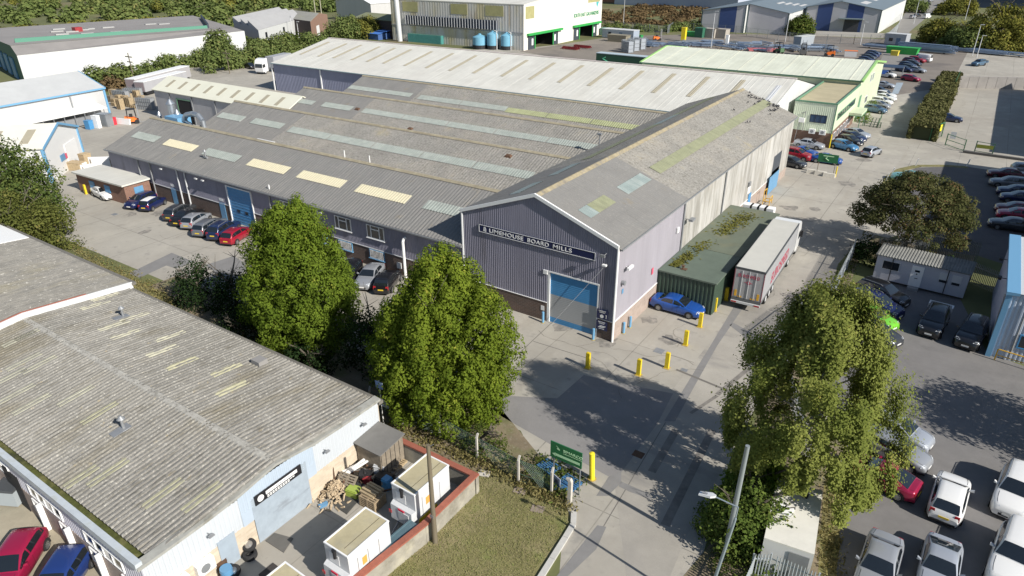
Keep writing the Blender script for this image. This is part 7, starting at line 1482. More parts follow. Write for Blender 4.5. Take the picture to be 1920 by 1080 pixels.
q=G(1068,943); mb=MB(); mb.cbox(q.x,q.y,0,.22,.22,1.65); mb.hexa([(q.x-.11,q.y-.11,1.65),(q.x+.11,q.y-.11,1.65),(q.x+.11,q.y+.11,1.65),(q.x-.11,q.y+.11,1.65)],[(q.x-.28,q.y-.09,1.78),(q.x+.02,q.y-.09,1.85),(q.x+.02,q.y+.09,1.85),(q.x-.28,q.y+.09,1.78)]); tag(mb.build('gate_post',conp),'stout concrete gate post at the corner below the green sign','post')
q=G(1044,912); e=thing('parking_notice','small lilac notice leaning on the fallen fence below the green sign','notice',q,R(-20)); lbox(e,'plate',-.3,-.02,.15,.3,.02,.75,M('pale lilac sign',(.38,.42,.55),.6)); mb=MB(); mb.box(-.15,-.035,.3,.1,-.021,.55); mb.build('sign_marks',M('dark mark',(.08,.08,.13),.6),e,local=True)
for (px,py,lb) in ((975,920,'paving slab lying in the grass below the fence'),(1008,955,'two worn slabs set in the grass left of the gate post'),(908,888,'pale broken kerb block by the yard wall corner')):
    q=G(px,py); mb=MB(); mb.cbox(q.x,q.y,.0,.75,.55,.05,R(15)); tag(mb.build('slab',M('slab grey',(.26,.21,.17),.9,var=.1,vs=2) if py!=888 else conp),lb,'slab')
q=G(714,790); e=thing('shaded_sign','pale blue two part sign on a post in the shade between the hornbeams','sign',OY(716,800,25.9).x and (OY(716,765,25.9).x,25.9,0)); zt=OY(712,715,25.9).z; mb=MB(); mb.tube((0,0,0),(0,0,zt+.1),.04,n=8); mb.build('post',whitep,e,local=True); lbox(e,'board',-.30,-.06,zt-.55,.34,-.03,zt-.02,M('pale blue sign',(.45,.55,.75),.5)); lbox(e,'lower_board',.06,-.02,zt-2.0,.66,.01,zt-1.4,M('pale blue sign',(.45,.55,.75)))
# palisade fences
def palisade(label,pts,h,mt,sp=.16):
    pts=[Vector((p[0],p[1],0)) for p in pts]; a=Vector(pts[0]); e=thing('palisade_fence',label,'fence',(a.x,a.y,0)); mb=MB(); rl=MB()
    for a,b in zip(pts,pts[1:]):
        a=Vector(a); b=Vector(b); L=(b-a).length; d=(b-a)/L; n=Vector((-d.y,d.x,0)); k=int(L/sp)
        for i in range(k):
            p=a+d*(i*sp); q=p+d*.07; m=(p+q)/2+n*.025; mb.poly([(p.x,p.y,.05),(m.x,m.y,.05),(m.x,m.y,h),(p.x,p.y,h-.12)]); mb.poly([(m.x,m.y,.05),(q.x,q.y,.05),(q.x,q.y,h-.12),(m.x,m.y,h)])
        for z in (.4,h-.45): rl.hexa([(*(v)[:2],z) for v in (a-n*.05,b-n*.05,b-n*.01,a-n*.01)],[(*(v)[:2],z+.06) for v in (a-n*.05,b-n*.05,b-n*.01,a-n*.01)])
        for i in range(int(L/2.75)+1): p=a+d*min(L,i*2.75)-n*.08; rl.cbox(p.x,p.y,0,.08,.08,h-.1)
    o=mb.build('pales',mt,e); rl.build('rail',mt,e); o['kind']='stuff'; return e
galv=M('galvanised palisade',(.42,.46,.49),.5,metal=.3,var=.08,vs=2)
palisade('grey palisade fence running along the lane to the maple',[G(1452,640),G(1500,600),G(1556,566),G(1600,476)],2.0,galv)
palisade('grey palisade fence under the birch beside the car park',[G(1452,640),G(1480,760),G(1520,890)],2.0,galv)
palisade('grey palisade fence at the bottom edge beside the street lamp',[G(1610,1105,2.0),G(1538,1074,2.0),G(1449,1037,2.0),G(1418,1037,2.0),G(1385,1110,2.0)],2.0,galv)
palisade('pale palisade fence between the cabin and the right hand shed',[G(1817,530),G(1885,560)],2.2,M('pale palisade',(.40,.36,.32),.6))
palisade('palisade fence behind the cabin roof under the maple',[G(1640,490),G(1740,478),G(1830,500)],2.6,M('dark palisade',(.16,.17,.17),.6))
# flat white container roof beside the lamp bushes
cr=[G(1470,895,2.5),G(1543,921,2.5),G(1527,1040,2.5),G(1440,1015,2.5)]
e=thing('white_container','white flat topped steel container half hidden by bushes at the bottom','container',(cr[2].x,cr[2].y,0)); d=Vector(cr[1]-cr[2]); 
u=d.normalized(); n=Vector((-u.y,u.x,0)); A=Vector((cr[2].x,cr[2].y,0)); L=d.length; Wd=2.35
q=[A,A+u*L,A+u*L+n*Wd,A+n*Wd]; mb=MB(); mb.hexa([v+up*.1 for v in q],[v+up*2.45 for v in q]); mb.build('body',M('container white',(.60,.60,.58),.6),e); mb=MB(); mb.hexa([v+up*2.45 for v in q],[v+up*2.52 for v in q]); mb.build('roof',M('dusty container roof',(.66,.64,.57),.7,var=.07,vs=1,spots=((.6,.58,.7,(.45,.44,.40),.6),)),e)
c=A+u*L*.82+n*Wd*.35; mb=MB(); mb.cbox(c.x,c.y,2.52,.3,.3,.1); mb.tube((c.x,c.y+.1,2.6),(c.x,c.y+.1,3.2),.03,n=6); mb.build('roof_vent',black,e); c=A+u*L*.5+n*Wd*.7; mb=MB(); mb.cbox(c.x,c.y,2.52,.7,.7,.06); mb.build('roof_hatch',whitep,e)
mb=MB(); c=A-u*.03; mb.hexa([A-u*.02+n*.15+up*.3,A-u*.02+n*1.1+up*.3,A-u*.05+n*1.1+up*.3,A-u*.05+n*.15+up*.3],[A-u*.02+n*.15+up*2.2,A-u*.02+n*1.1+up*2.2,A-u*.05+n*1.1+up*2.2,A-u*.05+n*.15+up*2.2]); mb.build('door',steeld,e)
# yellow hoop barrier at the right shed
q0,q1=G(1864,675),G(1960,705); e=thing('yellow_barrier','yellow tubular hoop barrier in front of the right hand shed','barrier',q0); L=q1-q0; mb=MB(); mb.path([tuple(v-q0) for v in (q0,q0+up*.95,q0+L*.02+up*1.0,q1+up*1.0,q1)],.05,8); mb.path([tuple(v-q0) for v in (q0+up*.5,q1+up*.5)],.04,8); mb.build('tube',M('amber paint',(.62,.36,.03),.5),e,local=True)
p=G(1900,668); bushy('shrub','tuft of weeds behind the yellow hoop barrier','shrub',p.x,p.y,.5,.3,.45,Lbright,8,.14,160,49,.03,None,False,.15,.25)
# ---------------------------------------------------------------- lorry
c0=(G(1381,500,4.0)+G(1435,512,4.0))/2; c1=(G(1498,416,4.0)+G(1454,408,4.0))/2; hd=math.atan2(c1.y-c0.y,c1.x-c0.x); TL=13.7
lo=thing('box_trailer','grey curtain sided lorry trailer with red lettering and a white roof','trailer',(c0.x,c0.y,0),hd); W=1.275
curt=M('trailer curtain grey',(.33,.335,.345),.55,var=.05,vs=.8,vstretch=(1,1,.2)); mb=MB(); mb.box(.06,-W,1.15,TL,W,3.95); mb.build('curtain_side',curt,lo,local=True)
mb=MB(); mb.box(0,-W+.02,3.95,TL+.05,W-.02,4.02); mb.build('roof',M('trailer roof cloth',(.52,.51,.46),.7,var=.05,vs=.6),lo,local=True); mb=MB(); mb.box(-.02,-W-.03,3.80,TL+.05,-W+.02,4.04); mb.box(-.02,W-.02,3.80,TL+.05,W+.03,4.04); mb.box(-.03,-W+.021,3.86,.05,W-.021,4.04); mb.build('roof_rail',M('dark rail',(.07,.075,.08),.5),lo,local=True)
lbox(lo,'rear_door',-.02,-W+.05,1.15,.055,W-.05,3.86,M('rear door grey',(.37,.365,.37),.5,var=.05,vs=1)); mb=MB()
for y in (-.6,-.02,.58): mb.tube((-.05,y,1.2),(-.05,y,3.8),.018,n=5)
mb.box(-.04,-.012,1.2,-.022,.012,3.8); mb.build('lock_rod',greyw,lo,local=True); mb=MB(); mb.box(-.035,-W-.01,1.15,.06,-W+.05,3.86); mb.box(-.035,W-.05,1.15,.06,W+.01,3.86); mb.build('red_edge',M('maroon edge',(.22,.06,.08),.5),lo,local=True)
mb=MB(); mb.box(-.02,-W,.85,TL,W,1.15); mb.build('chassis',M('chassis grey',(.11,.115,.12),.6),lo,local=True); mb=MB(); mb.box(-.12,-W,.62,.0,W,.82); mb.build('bumper',greyw,lo,local=True); mb=MB(); mb.box(-.14,-W+.05,.66,-.121,-W+.5,.78); mb.box(-.14,W-.5,.66,-.121,W-.05,.78); mb.build('tail_light',lampR,lo,local=True)
mb=MB(); mb.box(-.04,-W+.2,1.25,-.022,-W+.4,1.85); mb.box(-.04,W-.4,1.25,-.022,W-.2,1.85); mb.box(-.04,-W+.55,1.2,-.022,-W+.95,1.32); mb.box(-.04,W-.85,1.2,-.022,W-.5,1.32); mb.build('reflector',M('amber marker',(.70,.38,.03),.5),lo,local=True)
M3=lo.matrix_world.to_3x3(); bx=M3@Vector((0,-1,0)); o_=lo.matrix_world@Vector((-.045,.95,3.18))
redt=M('trailer red',(.42,.06,.10),.5); text_mesh('EUROSPEED',.42,redt,lo,o_,bx,(0,0,1),'rear_lettering',.006,1.85)
mb=MB(); mb.tube((-.03,0,2.72),(-.045,0,2.72),.17,n=14); mb.box(-.04,-.34,2.70,-.023,.34,2.74); mb.build('emblem',redt,lo,local=True); mb=MB(); mb.tube((-.046,0,2.72),(-.052,0,2.72),.07,n=10); mb.build('emblem_centre',greyw,lo,local=True)
o_=lo.matrix_world@Vector((3.2,-W-.012,1.62)); text_mesh('EUROSPEED',1.5,redt,lo,o_,M3@Vector((1,0,0)),(0,0,1),'side_lettering',.006,7.2)
def lwheels(e,xs,W,r=.5,par='wheel'):
    for x in xs:
        for s in (1,-1):
            mb=MB(); mb.tube((x,s*(W-.33),r),(x,s*(W-.02),r),r,n=18); w_=mb.build('wheel',rubber,e,smooth=40,local=True); mb=MB(); mb.tube((x,s*(W-.02),r),(x,s*(W-.008),r),r*.55,n=14); mb.build('rim',greyw,w_,local=True)
lwheels(lo,(2.3,3.6,4.9),W)
def cab(label,e_loc,h,colm,name='lorry_cab'):
    e=thing(name,label,'lorry',e_loc,h); W=1.24; mb=MB(); pr=[(0,.6),(2.05,.6),(2.2,1.5),(2.05,2.6),(1.75,3.35),(1.1,3.75),(0,3.85)]
    for s in (-W,W): mb.poly([(x,s,z) for x,z in (pr if s<0 else pr[::-1])])
    for (x0,z0),(x1,z1) in zip(pr,pr[1:]+pr[:1]): mb.poly([(x0,-W,z0),(x0,W,z0),(x1,W,z1),(x1,-W,z1)])
    mb.build('cab_body',colm,e,local=True); mb=MB(); mb.poly([(2.21,-W*.9,1.62),(2.21,W*.9,1.62),(2.07,W*.88,2.58),(2.07,-W*.88,2.58)]); mb.build('windscreen',glassd,e,local=True)
    for s in (1,-1): mb=MB(); mb.poly([(1.0,s*(W+.006),1.7),(1.95,s*(W+.006),1.7),(1.85,s*(W+.006),2.5),(1.0,s*(W+.006),2.5)]); mb.build('side_window',glassd,e,local=True); mb=MB(); mb.box(1.95,s*W if s>0 else -W-.25,1.7,2.05,W+.25 if s>0 else -W,2.4); mb.build('mirror',black,e,local=True)
    mb=MB(); mb.box(-3.4,-.45,.7,0,.45,.98); mb.box(-.05,-W+.1,.4,2.1,W-.1,.6); mb.build('chassis',M('chassis grey',(.11,.115,.12)),e,local=True); lwheels(e,(1.2,-2.6),W); return e
cab('white lorry cab coupled to the grey curtain sided trailer',lo.matrix_world@Vector((TL+.55,0,0)),hd,M('lorry white',(.78,.78,.77),.35,coat=.5))
q=G(497,137); cab('white lorry cab parked at the left end of the white roofed warehouse',q,R(-75),M('lorry white',(.78,.78,.77)))
e=thing('lorry_box','grey lorry box behind the white cab at the end of the white roofed warehouse','lorry',q+Vector((0,2.0,0)),R(105)); lbox(e,'body',0,-1.25,1.1,8,1.25,3.9,M('lorry box grey',(.33,.34,.36),.6)); lbox(e,'chassis',0,-.5,.5,8,.5,1.1,black)
# long sheds by the pallets (white lorry trailers behind)
for (pa,pb,label,m_,z) in (((250,178),(352,150),'long white lorry trailer standing behind the cream roofed shed',M('dusty trailer side',(.36,.35,.355),.6),3.4),((266,180),(345,158),'low grey roofed lean to beside the white trailer',greyclad,3.0)):
    a,b=G(*pa),G(*pb); d=b-a; e=thing('parked_trailer',label,'trailer',a,math.atan2(d.y,d.x)); L=d.length; lbox(e,'body',0,-1.25,.9,L,1.25,z,m_); lbox(e,'roof',-.05,-1.3,z,L+.05,1.3,z+.1,whitep); lbox(e,'chassis',.5,-1,.2,L-.5,1,.9,black); lbox(e,'end_door',-.06,-1.1,1.0,-.005,1.1,z-.1,M('dusty door',(.22,.18,.19),.7))
# ---------------------------------------------------------------- loose objects in the left yard
gq=np.random.default_rng(8)
k=0
for i in range(26):
    px=207+gq.uniform(0,72); py=205-gq.uniform(0,28)*(1-(px-207)/160); q=G(px,py); n=int(gq.integers(5,15)); rz=gq.uniform(-.2,.2)+R(15)
    e=thing('pallet_stack','rough stack of bare timber pallets in the heap between the two sheds','pallets',(q.x,q.y,0),rz,'pallet stacks in the left yard'); mb=MB(); mb2=MB()
    for j in range(n):
        z=.15*j; 
        for b in range(5): mb.box(-.6,-.5+.225*b,z+.11,.6,-.5+.225*b+.12,z+.14)
        for x in (-.6,-.05,.5): mb.box(x,-.5,z,x+.1,.5,z+.11)
    mb.build('pallets',wood if gq.random()<.7 else woodg,e,local=True)
for (px,py,label,rz) in ((275,205,'wire mesh cage standing on its edge by the cream roofed shed',R(15)),(230,190,'grey mesh cage behind the pallet stacks',R(10)),(252,185,'second grey mesh cage behind the pallet stacks',R(25))):
    q=G(px,py); e=thing('mesh_cage',label,'cage',(q.x,q.y,0),rz); mb=MB()
    for i in range(9): mb.box(-2+.5*i-.03,-.6,0,-2+.5*i+.03,-.54,2.4); mb.box(-2+.5*i-.03,.54,0,-2+.5*i+.03,.6,2.4)
    for z in (.05,.8,1.6,2.35): mb.box(-2,-.6,z,2,-.54,z+.06); mb.box(-2,.54,z,2,.6,z+.06)
    mb.build('frame',steel,e,local=True); lbox(e,'panel_infill',-1.95,-.5,.1,1.95,.5,2.2,M('mesh grey',(.27,.28,.29),.7))
def forklift(label,q,rz,s=1.0,col=orangep):
    e=thing('forklift',label,'forklift',(q.x,q.y,0),rz); mb=MB(); mb.hexa([(-1.2*s,-.55*s,.35*s),(.7*s,-.55*s,.35*s),(.7*s,.55*s,.35*s),(-1.2*s,.55*s,.35*s)],[(-1.1*s,-.5*s,1.1*s),(.2*s,-.5*s,.9*s),(.2*s,.5*s,.9*s),(-1.1*s,.5*s,1.1*s)]); mb.build('body',col,e,local=True)
    mb=MB()
    for x,y in ((-.75,-.5),(-.75,.5),(.45,-.5),(.45,.5)): mb.tube((x*s,y*s,.9*s),(x*s*.85,y*s*.9,2.1*s),.05*s,n=6)
    mb.box(-.75*s,-.5*s,2.05*s,.5*s,.5*s,2.15*s); mb.build('roll_cage',black,e,local=True); mb=MB(); 
    for y in (-.35,.35): mb.box(.75*s,y*s-.06,.1,.87*s,y*s+.06,2.7*s)
    mb.box(.78*s,-.4*s,2.2*s,.86*s,.4*s,2.3*s); mb.box(.8*s,-.4*s,.9*s,.86*s,.4*s,1.0*s); mb.build('mast',steeld,e,local=True); mb=MB()
    for y in (-.28,.28): mb.box(.87*s,y*s-.05,.12,2.0*s,y*s+.05,.17)
    mb.build('fork',steeld,e,local=True)
    for x,y in ((-.75,-.5),(-.75,.5),(.45,-.55),(.45,.55)): mb=MB(); mb.tube((x*s,y*s-.12,.32*s),(x*s,y*s+.12,.32*s),.32*s,n=14); mb.build('wheel',rubber,e,local=True)
    lbox(e,'seat',-.45*s,-.25*s,1.0*s,.0,.25*s,1.4*s,black)
forklift('orange forklift facing the caged stock in the left yard',G(252,231),R(60),1.25)
forklift('orange forklift carrying a yellow load in the steel yard',G(1553,106),R(190),1.5); forklift('small forklift by the fence in the steel yard',G(1233,76),R(40),1.4); forklift('green forklift beside the pale green hall roof',G(1458,100),R(150),1.5,M('machine green',(.06,.13,.06),.6)); forklift('dark forklift at the end of the pipe stacks',G(1505,103),R(100),1.5,M('machine grey',(.1,.1,.1),.6))
def boxthing(name,label,cat,px,py,lx,ly,h,m_,rz=0,lid=None,z=0):
    q=G(px,py); e=thing(name,label,cat,(q.x,q.y,z),rz); mb=MB(); mb.hexa([(-lx/2,-ly/2,.02),(lx/2,-ly/2,.02),(lx/2,ly/2,.02),(-lx/2,ly/2,.02)],[(-lx*.53,-ly*.53,h),(lx*.53,-ly*.53,h),(lx*.53,ly*.53,h),(-lx*.53,ly*.53,h)]); mb.build('body',m_,e,local=True)
    lbox(e,'lid',-lx*.56,-ly*.56,h,lx*.56,ly*.56,h+.1,lid or m_); return e
boxthing('blue_bin','blue bin standing before the blue trimmed shed','bin',169,242,1.1,.9,1.5,blued,R(15)); boxthing('red_bin','red bin at the corner of the blue trimmed shed','bin',213,234,1.0,.8,1.3,M('bright red',(.6,.03,.05),.5),R(15)); boxthing('white_fridge','white upright panel between the blue bin and the cages','fridge',184,240,1.2,.7,2.2,whitep,R(15))
boxthing('stacked_crates','stack of grey cages by the corner of the blue trimmed shed','crates',200,236,2.2,1.4,2.2,steel,R(15)); boxthing('white_barrier','white slatted barrier between the red bin and the forklift','barrier',229,233,4.0,.3,1.0,whitep,R(15))
boxthing('timber_crate','tan timber crate at the door of the white gabled shed','crate',145,318,2.0,1.2,1.1,wood,R(20)); boxthing('white_sack','white bulk sack between the crate and pallets','sack',154,317,1.1,1.0,.9,whitep,R(10)); boxthing('timber_pallets','stack of pallets at the corner of the white gabled shed','pallets',164,312,1.2,1.1,1.9,wood,R(10))
# dust extraction behind the long shed
q=G(333,232); e=thing('dust_extractor','blue and silver dust extractor with a curved duct behind the long shed roof','extractor',(OY(330,232,58).x,58.2,0)); ex=e.location.x
x_=lambda px:OY(px,228,58.2).x-ex
mb=MB(); mb.box(x_(322),-1,2.5,x_(345),1.2,6.3); mb.build('hopper',bluetrim,e,local=True); mb=MB(); pts=[(x_(345),0,5.9),(x_(352),0,6.8),(x_(365),0,7.2),(x_(374),0,7.1),(x_(380),0,6.4),(x_(381),0,5.0)]; mb.path(pts,.38,10); mb.path([(x_(340),0,6.0),(x_(356),0,5.6),(x_(362),0,5.0)],.18,8); mb.build('duct',steel,e,smooth=40,local=True)
mb=MB(); 
for px,h_,r in ((315,OY(315,194,59.2).z,.55),(324,OY(324,212,59.2).z,.42),(290,OY(290,215,59.2).z,.32)): mb.tube((x_(px),1.0,2),(x_(px),1.0,h_),r,n=12); mb.tube((x_(px),1.0,h_),(x_(px),1.0,h_+.7),r*1.25,r*.3,12)
mb.builds('stack',steel,e,smooth=40,local=True); lbox(e,'red_deck',x_(352),-.6,3.5,x_(381),1.5,4.3,M('rust red deck',(.22,.11,.07),.8)); lbox(e,'green_rail',x_(352),-.7,4.3,x_(381),-.62,5.3,M('rail green',(.12,.28,.14),.6))
# ---------------------------------------------------------------- steel yard beyond the hall
gs=np.random.default_rng(31); bl=M('bluish galvanised steel',(.30,.38,.50),.45,metal=.35,var=.1,vs=1)
def bundle(label,q,L,n,rz,m_,h=1.0):
    e=thing('steel_stack',label,'steel',(q.x,q.y,0),rz,'galvanised steel stacks'); mb=MB()
    for i in range(n):
        y=gs.uniform(-1.0,1.0); z=gs.uniform(.2,h); l=L*gs.uniform(.7,1); mb.box(-l/2,y-.12,z,l/2,y+.12,z+.16)
    mb.build('beams',m_,e,local=True); mb=MB()
    for x in (-L*.3,L*.3): mb.box(x-.1,-1.1,0,x+.1,1.1,.2)
    mb.build('bearer',woodg,e,local=True)
for i in range(62):
    px=gs.uniform(1195,1560); lo_=72+ (px-1195)*.055; hi_=88+(px-1195)*.035; py=gs.uniform(lo_,hi_)
    if 1395<px<1480 and py<84: py+=4
    bundle('bundle of galvanised steel beams lying in the open steel yard',G(px,py),gs.uniform(3.5,8.5),int(gs.integers(5,11)),gs.uniform(-.9,.5),steel if gs.random()<.45 else bl,gs.uniform(.6,1.5))
for (px,py,L,n,rz,lb) in ((1735,98,17,60,R(-14),'long tall stack of galvanised beams under the golden tree'),(1652,92,13,22,R(-14),'low steel stack in front of the grey site cabin'),(1810,98,24,18,R(-18),'low line of galvanised steel along the trees'),(1870,103,18,14,R(-20),'end of the steel line at the right edge'),(1700,104,.1,0,0,'')):
    if n: bundle(lb,G(px,py),L,n,rz,bl,2.4 if n>50 else 1.1)
for i,(px,py,l,m_) in enumerate(((1070,93,8,'red steel ladders stacked in front of the green hooded doors'),(1092,90,8,''))):
    q=G(px,py); e=thing('red_steel_stack',['stack of red painted steel frames before the green hooded doors','second red steel stack, right of the first before the green hoods'][i],'steel',(q.x,q.y,0),R(-8)); mb=MB()
    for j in range(12): mb.box(-3.2+gs.uniform(-.3,.3),-1+.18*j,.2+.12*(j%5),3.0,-.9+.18*j,.36+.12*(j%5))
    mb.build('beams',redp,e,local=True); mb=MB(); mb.box(-2.4,-1.1,0,-2.2,1.2,.2); mb.box(2,-1.1,0,2.2,1.2,.2); mb.build('bearer',woodg,e,local=True)
for i,(px,py) in enumerate(((1176,98),(1187,95),(1199,92))):
    q=G(px,py); e=thing('mesh_stillage',['front grey mesh stillage stack, left of three','middle grey mesh stillage stack of three','rear grey mesh stillage stack of three'][i],'stillage',(q.x,q.y,0),R(-30)); mb=MB()
    for x in np.linspace(-2,2,7): mb.box(x-.05,-1,0,x+.05,-.92,3.6); mb.box(x-.05,.92,0,x+.05,1,3.6)
    for z in (.1,1.2,2.3,3.5): mb.box(-2,-1,z,2,-.92,z+.1); mb.box(-2,.92,z,2,1,z+.1); mb.box(-2,-.9,z,-1.9,.9,z+.1); mb.box(1.9,-.9,z,2,.9,z+.1)
    mb.build('frame',steel,e,local=True); lbox(e,'panel_infill',-1.88,-.9,.2,1.88,.9,3.3,M('stillage grey',(.33,.36,.40),.6,metal=.3))
def cabin(label,px,py,lx,ly,h,m_,rz,m2=None):
    q=G(px,py); e=thing('site_cabin',label,'cabin',(q.x,q.y,0),rz); lbox(e,'body',-lx/2,-ly/2,.2,lx/2,ly/2,h,m_); lbox(e,'roof',-lx/2-.1,-ly/2-.1,h,lx/2+.1,ly/2+.1,h+.15,m2 or greyw); lbox(e,'window',-lx*.3,-ly/2-.05,1.2,-lx*.3+1.2,-ly/2-.003,2.2,glassd); lbox(e,'door',lx*.05,-ly/2-.05,.2,lx*.05+1.3,-ly/2-.003,2.3,M('cabin blue door',(.10,.16,.25),.6)); return e
cabin('grey and blue site cabin with a white end beside the green hoods',1163,72,13,4,3.0,M('cabin blue grey',(.30,.35,.42),.6),R(-6)); cabin('small grey site cabin by the fence left of the golden tree',1680,84,6.5,3.5,3.4,M('cabin grey',(.34,.36,.39),.6),R(-14))
boxthing('skip','left tan skip by the fence of the steel yard','skip',1330,70,5,3,3.0,M('tan skip',(.36,.33,.29),.7),R(-10)); boxthing('skip','right tan skip by the fence of the steel yard','skip',1352,71,4.4,3,3.0,M('tan skip',(.36,.33,.29)),R(-10)); boxthing('green_bin','dark green container beside the tan skips','bin',1312,70,3,2.4,3.2,M('bin green',(.03,.13,.08),.6),R(-10)); boxthing('green_skip','bright green skip lying low by the fence','skip',1297,68,5,2.5,1.5,greenp,R(-5))
boxthing('green_skip','long bright green skip at the head of the parked rows','skip',1691,101,8.2,2.6,1.9,greenp,R(-8)); boxthing('yellow_skip','small yellow box in front of the long green skip','box',1677,104,1.9,1.6,1.3,M('box yellow',(.62,.50,.06),.6),R(-5)); boxthing('orange_machine','white and orange cement machine beside the parked dark cars','machine',1594,106,3.2,1.6,1.6,greyw,R(10),M('hi vis orange',(.75,.2,.05),.6))
boxthing('yellow_post_box','tall yellow machine in the steel yard','machine',1281,77,1.4,1.4,4.4,yellowp,R(0)); boxthing('white_cone','white marker cone among the steel stacks','cone',1362,88,.9,.9,3.6,whitep,0); boxthing('red_steel','red steel bundle in front of the lorry in the steel yard','steel',1432,96,9,1.2,.8,M('pink red steel',(.5,.14,.15),.6),R(25)); boxthing('flatbed_lorry','grey and red flatbed lorry among the steel','lorry',1505,88,7,2.6,3.4,M('lorry dusty grey',(.30,.33,.36),.6),R(70),M('lorry pale roof',(.5,.52,.5),.6))
boxthing('green_machine','green and white pump behind the grey cabin','machine',1140,66,5,3,2.4,M('pump green',(.17,.30,.24),.7),R(-5)); boxthing('brown_machine','brown rusty frame heap by the pump','machine',1160,78,7,3,2.2,M('rust grey frame',(.22,.20,.15),.8),R(-5)); boxthing('green_trailer','small green trailer beside the grey cabin','trailer',1195,72,3.5,1.6,1.1,greenp,R(-5))
q=G(1160,102,4.1); q.z=0; e=thing('lorry_trailer','dark green curtain trailer with a pale emblem, behind the white warehouse ridge','trailer',q,R(-3)); lbox(e,'body',-6.0,-1.3,1.0,20,1.3,4.1,M('curtain green',(.015,.07,.04),.5)); lbox(e,'roof',-6.1,-1.35,4.1,20.1,1.35,4.25,M('pale teal roof',(.42,.50,.55),.6)); mb=MB(); mb.path([(-3.2,-1.33,3.3),(-4.0,-1.33,2.9),(-2.6,-1.33,2.3),(-1.4,-1.33,1.8)],.12,5); mb.build('emblem',M('emblem green',(.12,.5,.3),.5),e,local=True); lwheels(e,(13,14.4,15.8),1.25)
# fences of the steel yard
def panel_fence(label,pts,h,m_,post=None,step=3.0,nm='mesh_fence',rails=3,solid=None):
    a=pts[0]; e=thing(nm,label,'fence',(a.x,a.y,0)); mb=MB(); ms=MB()
    for a,b in zip(pts,pts[1:]):
        L=(b-a).length; k=max(1,int(L/step))
        for i in range(k+1): p=a.lerp(b,i/k); mb.cbox(p.x,p.y,0,.12,.12,h)
        for j in range(rails): z=.15+(h-.25)*j/(rails-1); mb.tube((a.x,a.y,z),(b.x,b.y,z),.03,n=4)
        d=(b-a).normalized(); kk=int(L/(.35 if h>1.5 else .2))
        for i in range(kk): p=a.lerp(b,i/kk); ms.tube((p.x,p.y,.1),(p.x,p.y,h),.022,n=3,cap=False)
    mb.build('frame',post or m_,e); o=ms.build('bars',m_,e); o['kind']='stuff'; return e
fg=M('dull fence grey',(.19,.21,.22),.6)
panel_fence('grey palisade boundary of the steel yard below the brown bank',[G(1125,52),G(1250,64),G(1262,56),G(1400,66)],3.0,fg,None,4); panel_fence('grey palisade boundary in front of the striped sheds',[G(1400,68),G(1500,80),G(1600,83),G(1660,82)],3.0,fg,None,4); panel_fence('pale mesh fence by the far road at the top right',[G(1660,82),G(1682,60),G(1688,38)],3.2,M('pale fence grey',(.38,.40,.41),.6),None,4)
mb=MB(); a,b=G(1505,66),G(1668,72); d=(b-a).normalized(); n=Vector((-d.y,d.x,0))*.2; mb.hexa([a-n,b-n,b+n,a+n],[v+up*1.6 for v in (a-n,b-n,b+n,a+n)]); tag(mb.build('low_wall',M('pale low wall',(.55,.52,.48),.9)),'long pale low wall with a worn red top before the striped shed','wall')
# concrete yard wall, upper right
a,b=G(1795,165),G(1935,168); d=(b-a).normalized(); n=Vector((-d.y,d.x,0))*.2; mb=MB(); L=(b-a).length
for i in range(8): 
    p=a+d*(L*i/8); q=a+d*(L*(i+1)/8-.06); mb.hexa([p-n,q-n,q+n,p+n],[v+up*2.6 for v in (p-n,q-n,q+n,p+n)])
tag(mb.build('concrete_wall',M('panel wall grey',(.32,.30,.28),.9,var=.15,vs=.5)),'grey concrete panel wall across the back of the fenced yard','wall')
# green gate and barrier fences of the fenced yard
gm_=M('gate green',(.03,.15,.06),.5)
def hoop(label,pts,h,m_,nm='green_barrier'):
    a=pts[0]; e=thing(nm,label,'barrier',(a.x,a.y,0)); mb=MB(); b=pts[1]
    for p in (a,b): mb.cbox(p.x,p.y,0,.14,.14,h)
    for z in (h-.1,h*.5,.15): mb.tube((a.x,a.y,z),(b.x,b.y,z),.05,n=5)
    mb.build('frame',m_,e); return e
hoop('green mesh gate panel with a small notice, left of the low railing',[G(1772,272),G(1806,284)],1.9,gm_); hoop('thin green railing with an olive sign plate right of the gate',[G(1827,284),G(1860,290)],1.7,M('thin green rail',(.06,.14,.08),.6)); hoop('green barrier across the front of the office planting',[G(1620,236),G(1650,240)],1.0,M('olive rail',(.08,.14,.08),.6)); hoop('green barrier end by the office car spaces',[G(1645,240),G(1652,222)],1.0,M('olive rail',(.08,.14,.08)))
q=G(1783,270); mb=MB(); mb.cbox(q.x,q.y-.1,.9,.8,.05,1.1); tag(mb.build('gate_notice',greyw),'grey notice plate on the green gate panel','notice')
q=G(1843,288); mb=MB(); mb.cbox(q.x,q.y-.1,.8,2.2,.06,.55); tag(mb.build('olive_sign',M('olive sign',(.20,.22,.03),.6)),'olive green sign plate on the thin railing','sign')
q0,q1=G(1742,264),G(1765,256); e=thing('green_gate','open green mesh gate with a bright yellow sign at the hedge end','gate',q0); mb=MB(); u=(q1-q0); 
mb.path([tuple(v-q0) for v in (q0,q0+up*2.4,q1+up*2.4,q1)],.07,6); 
for i in range(1,12): p=q0.lerp(q1,i/12)-q0; mb.tube(tuple(p),tuple(p+up*2.4),.02,n=3)
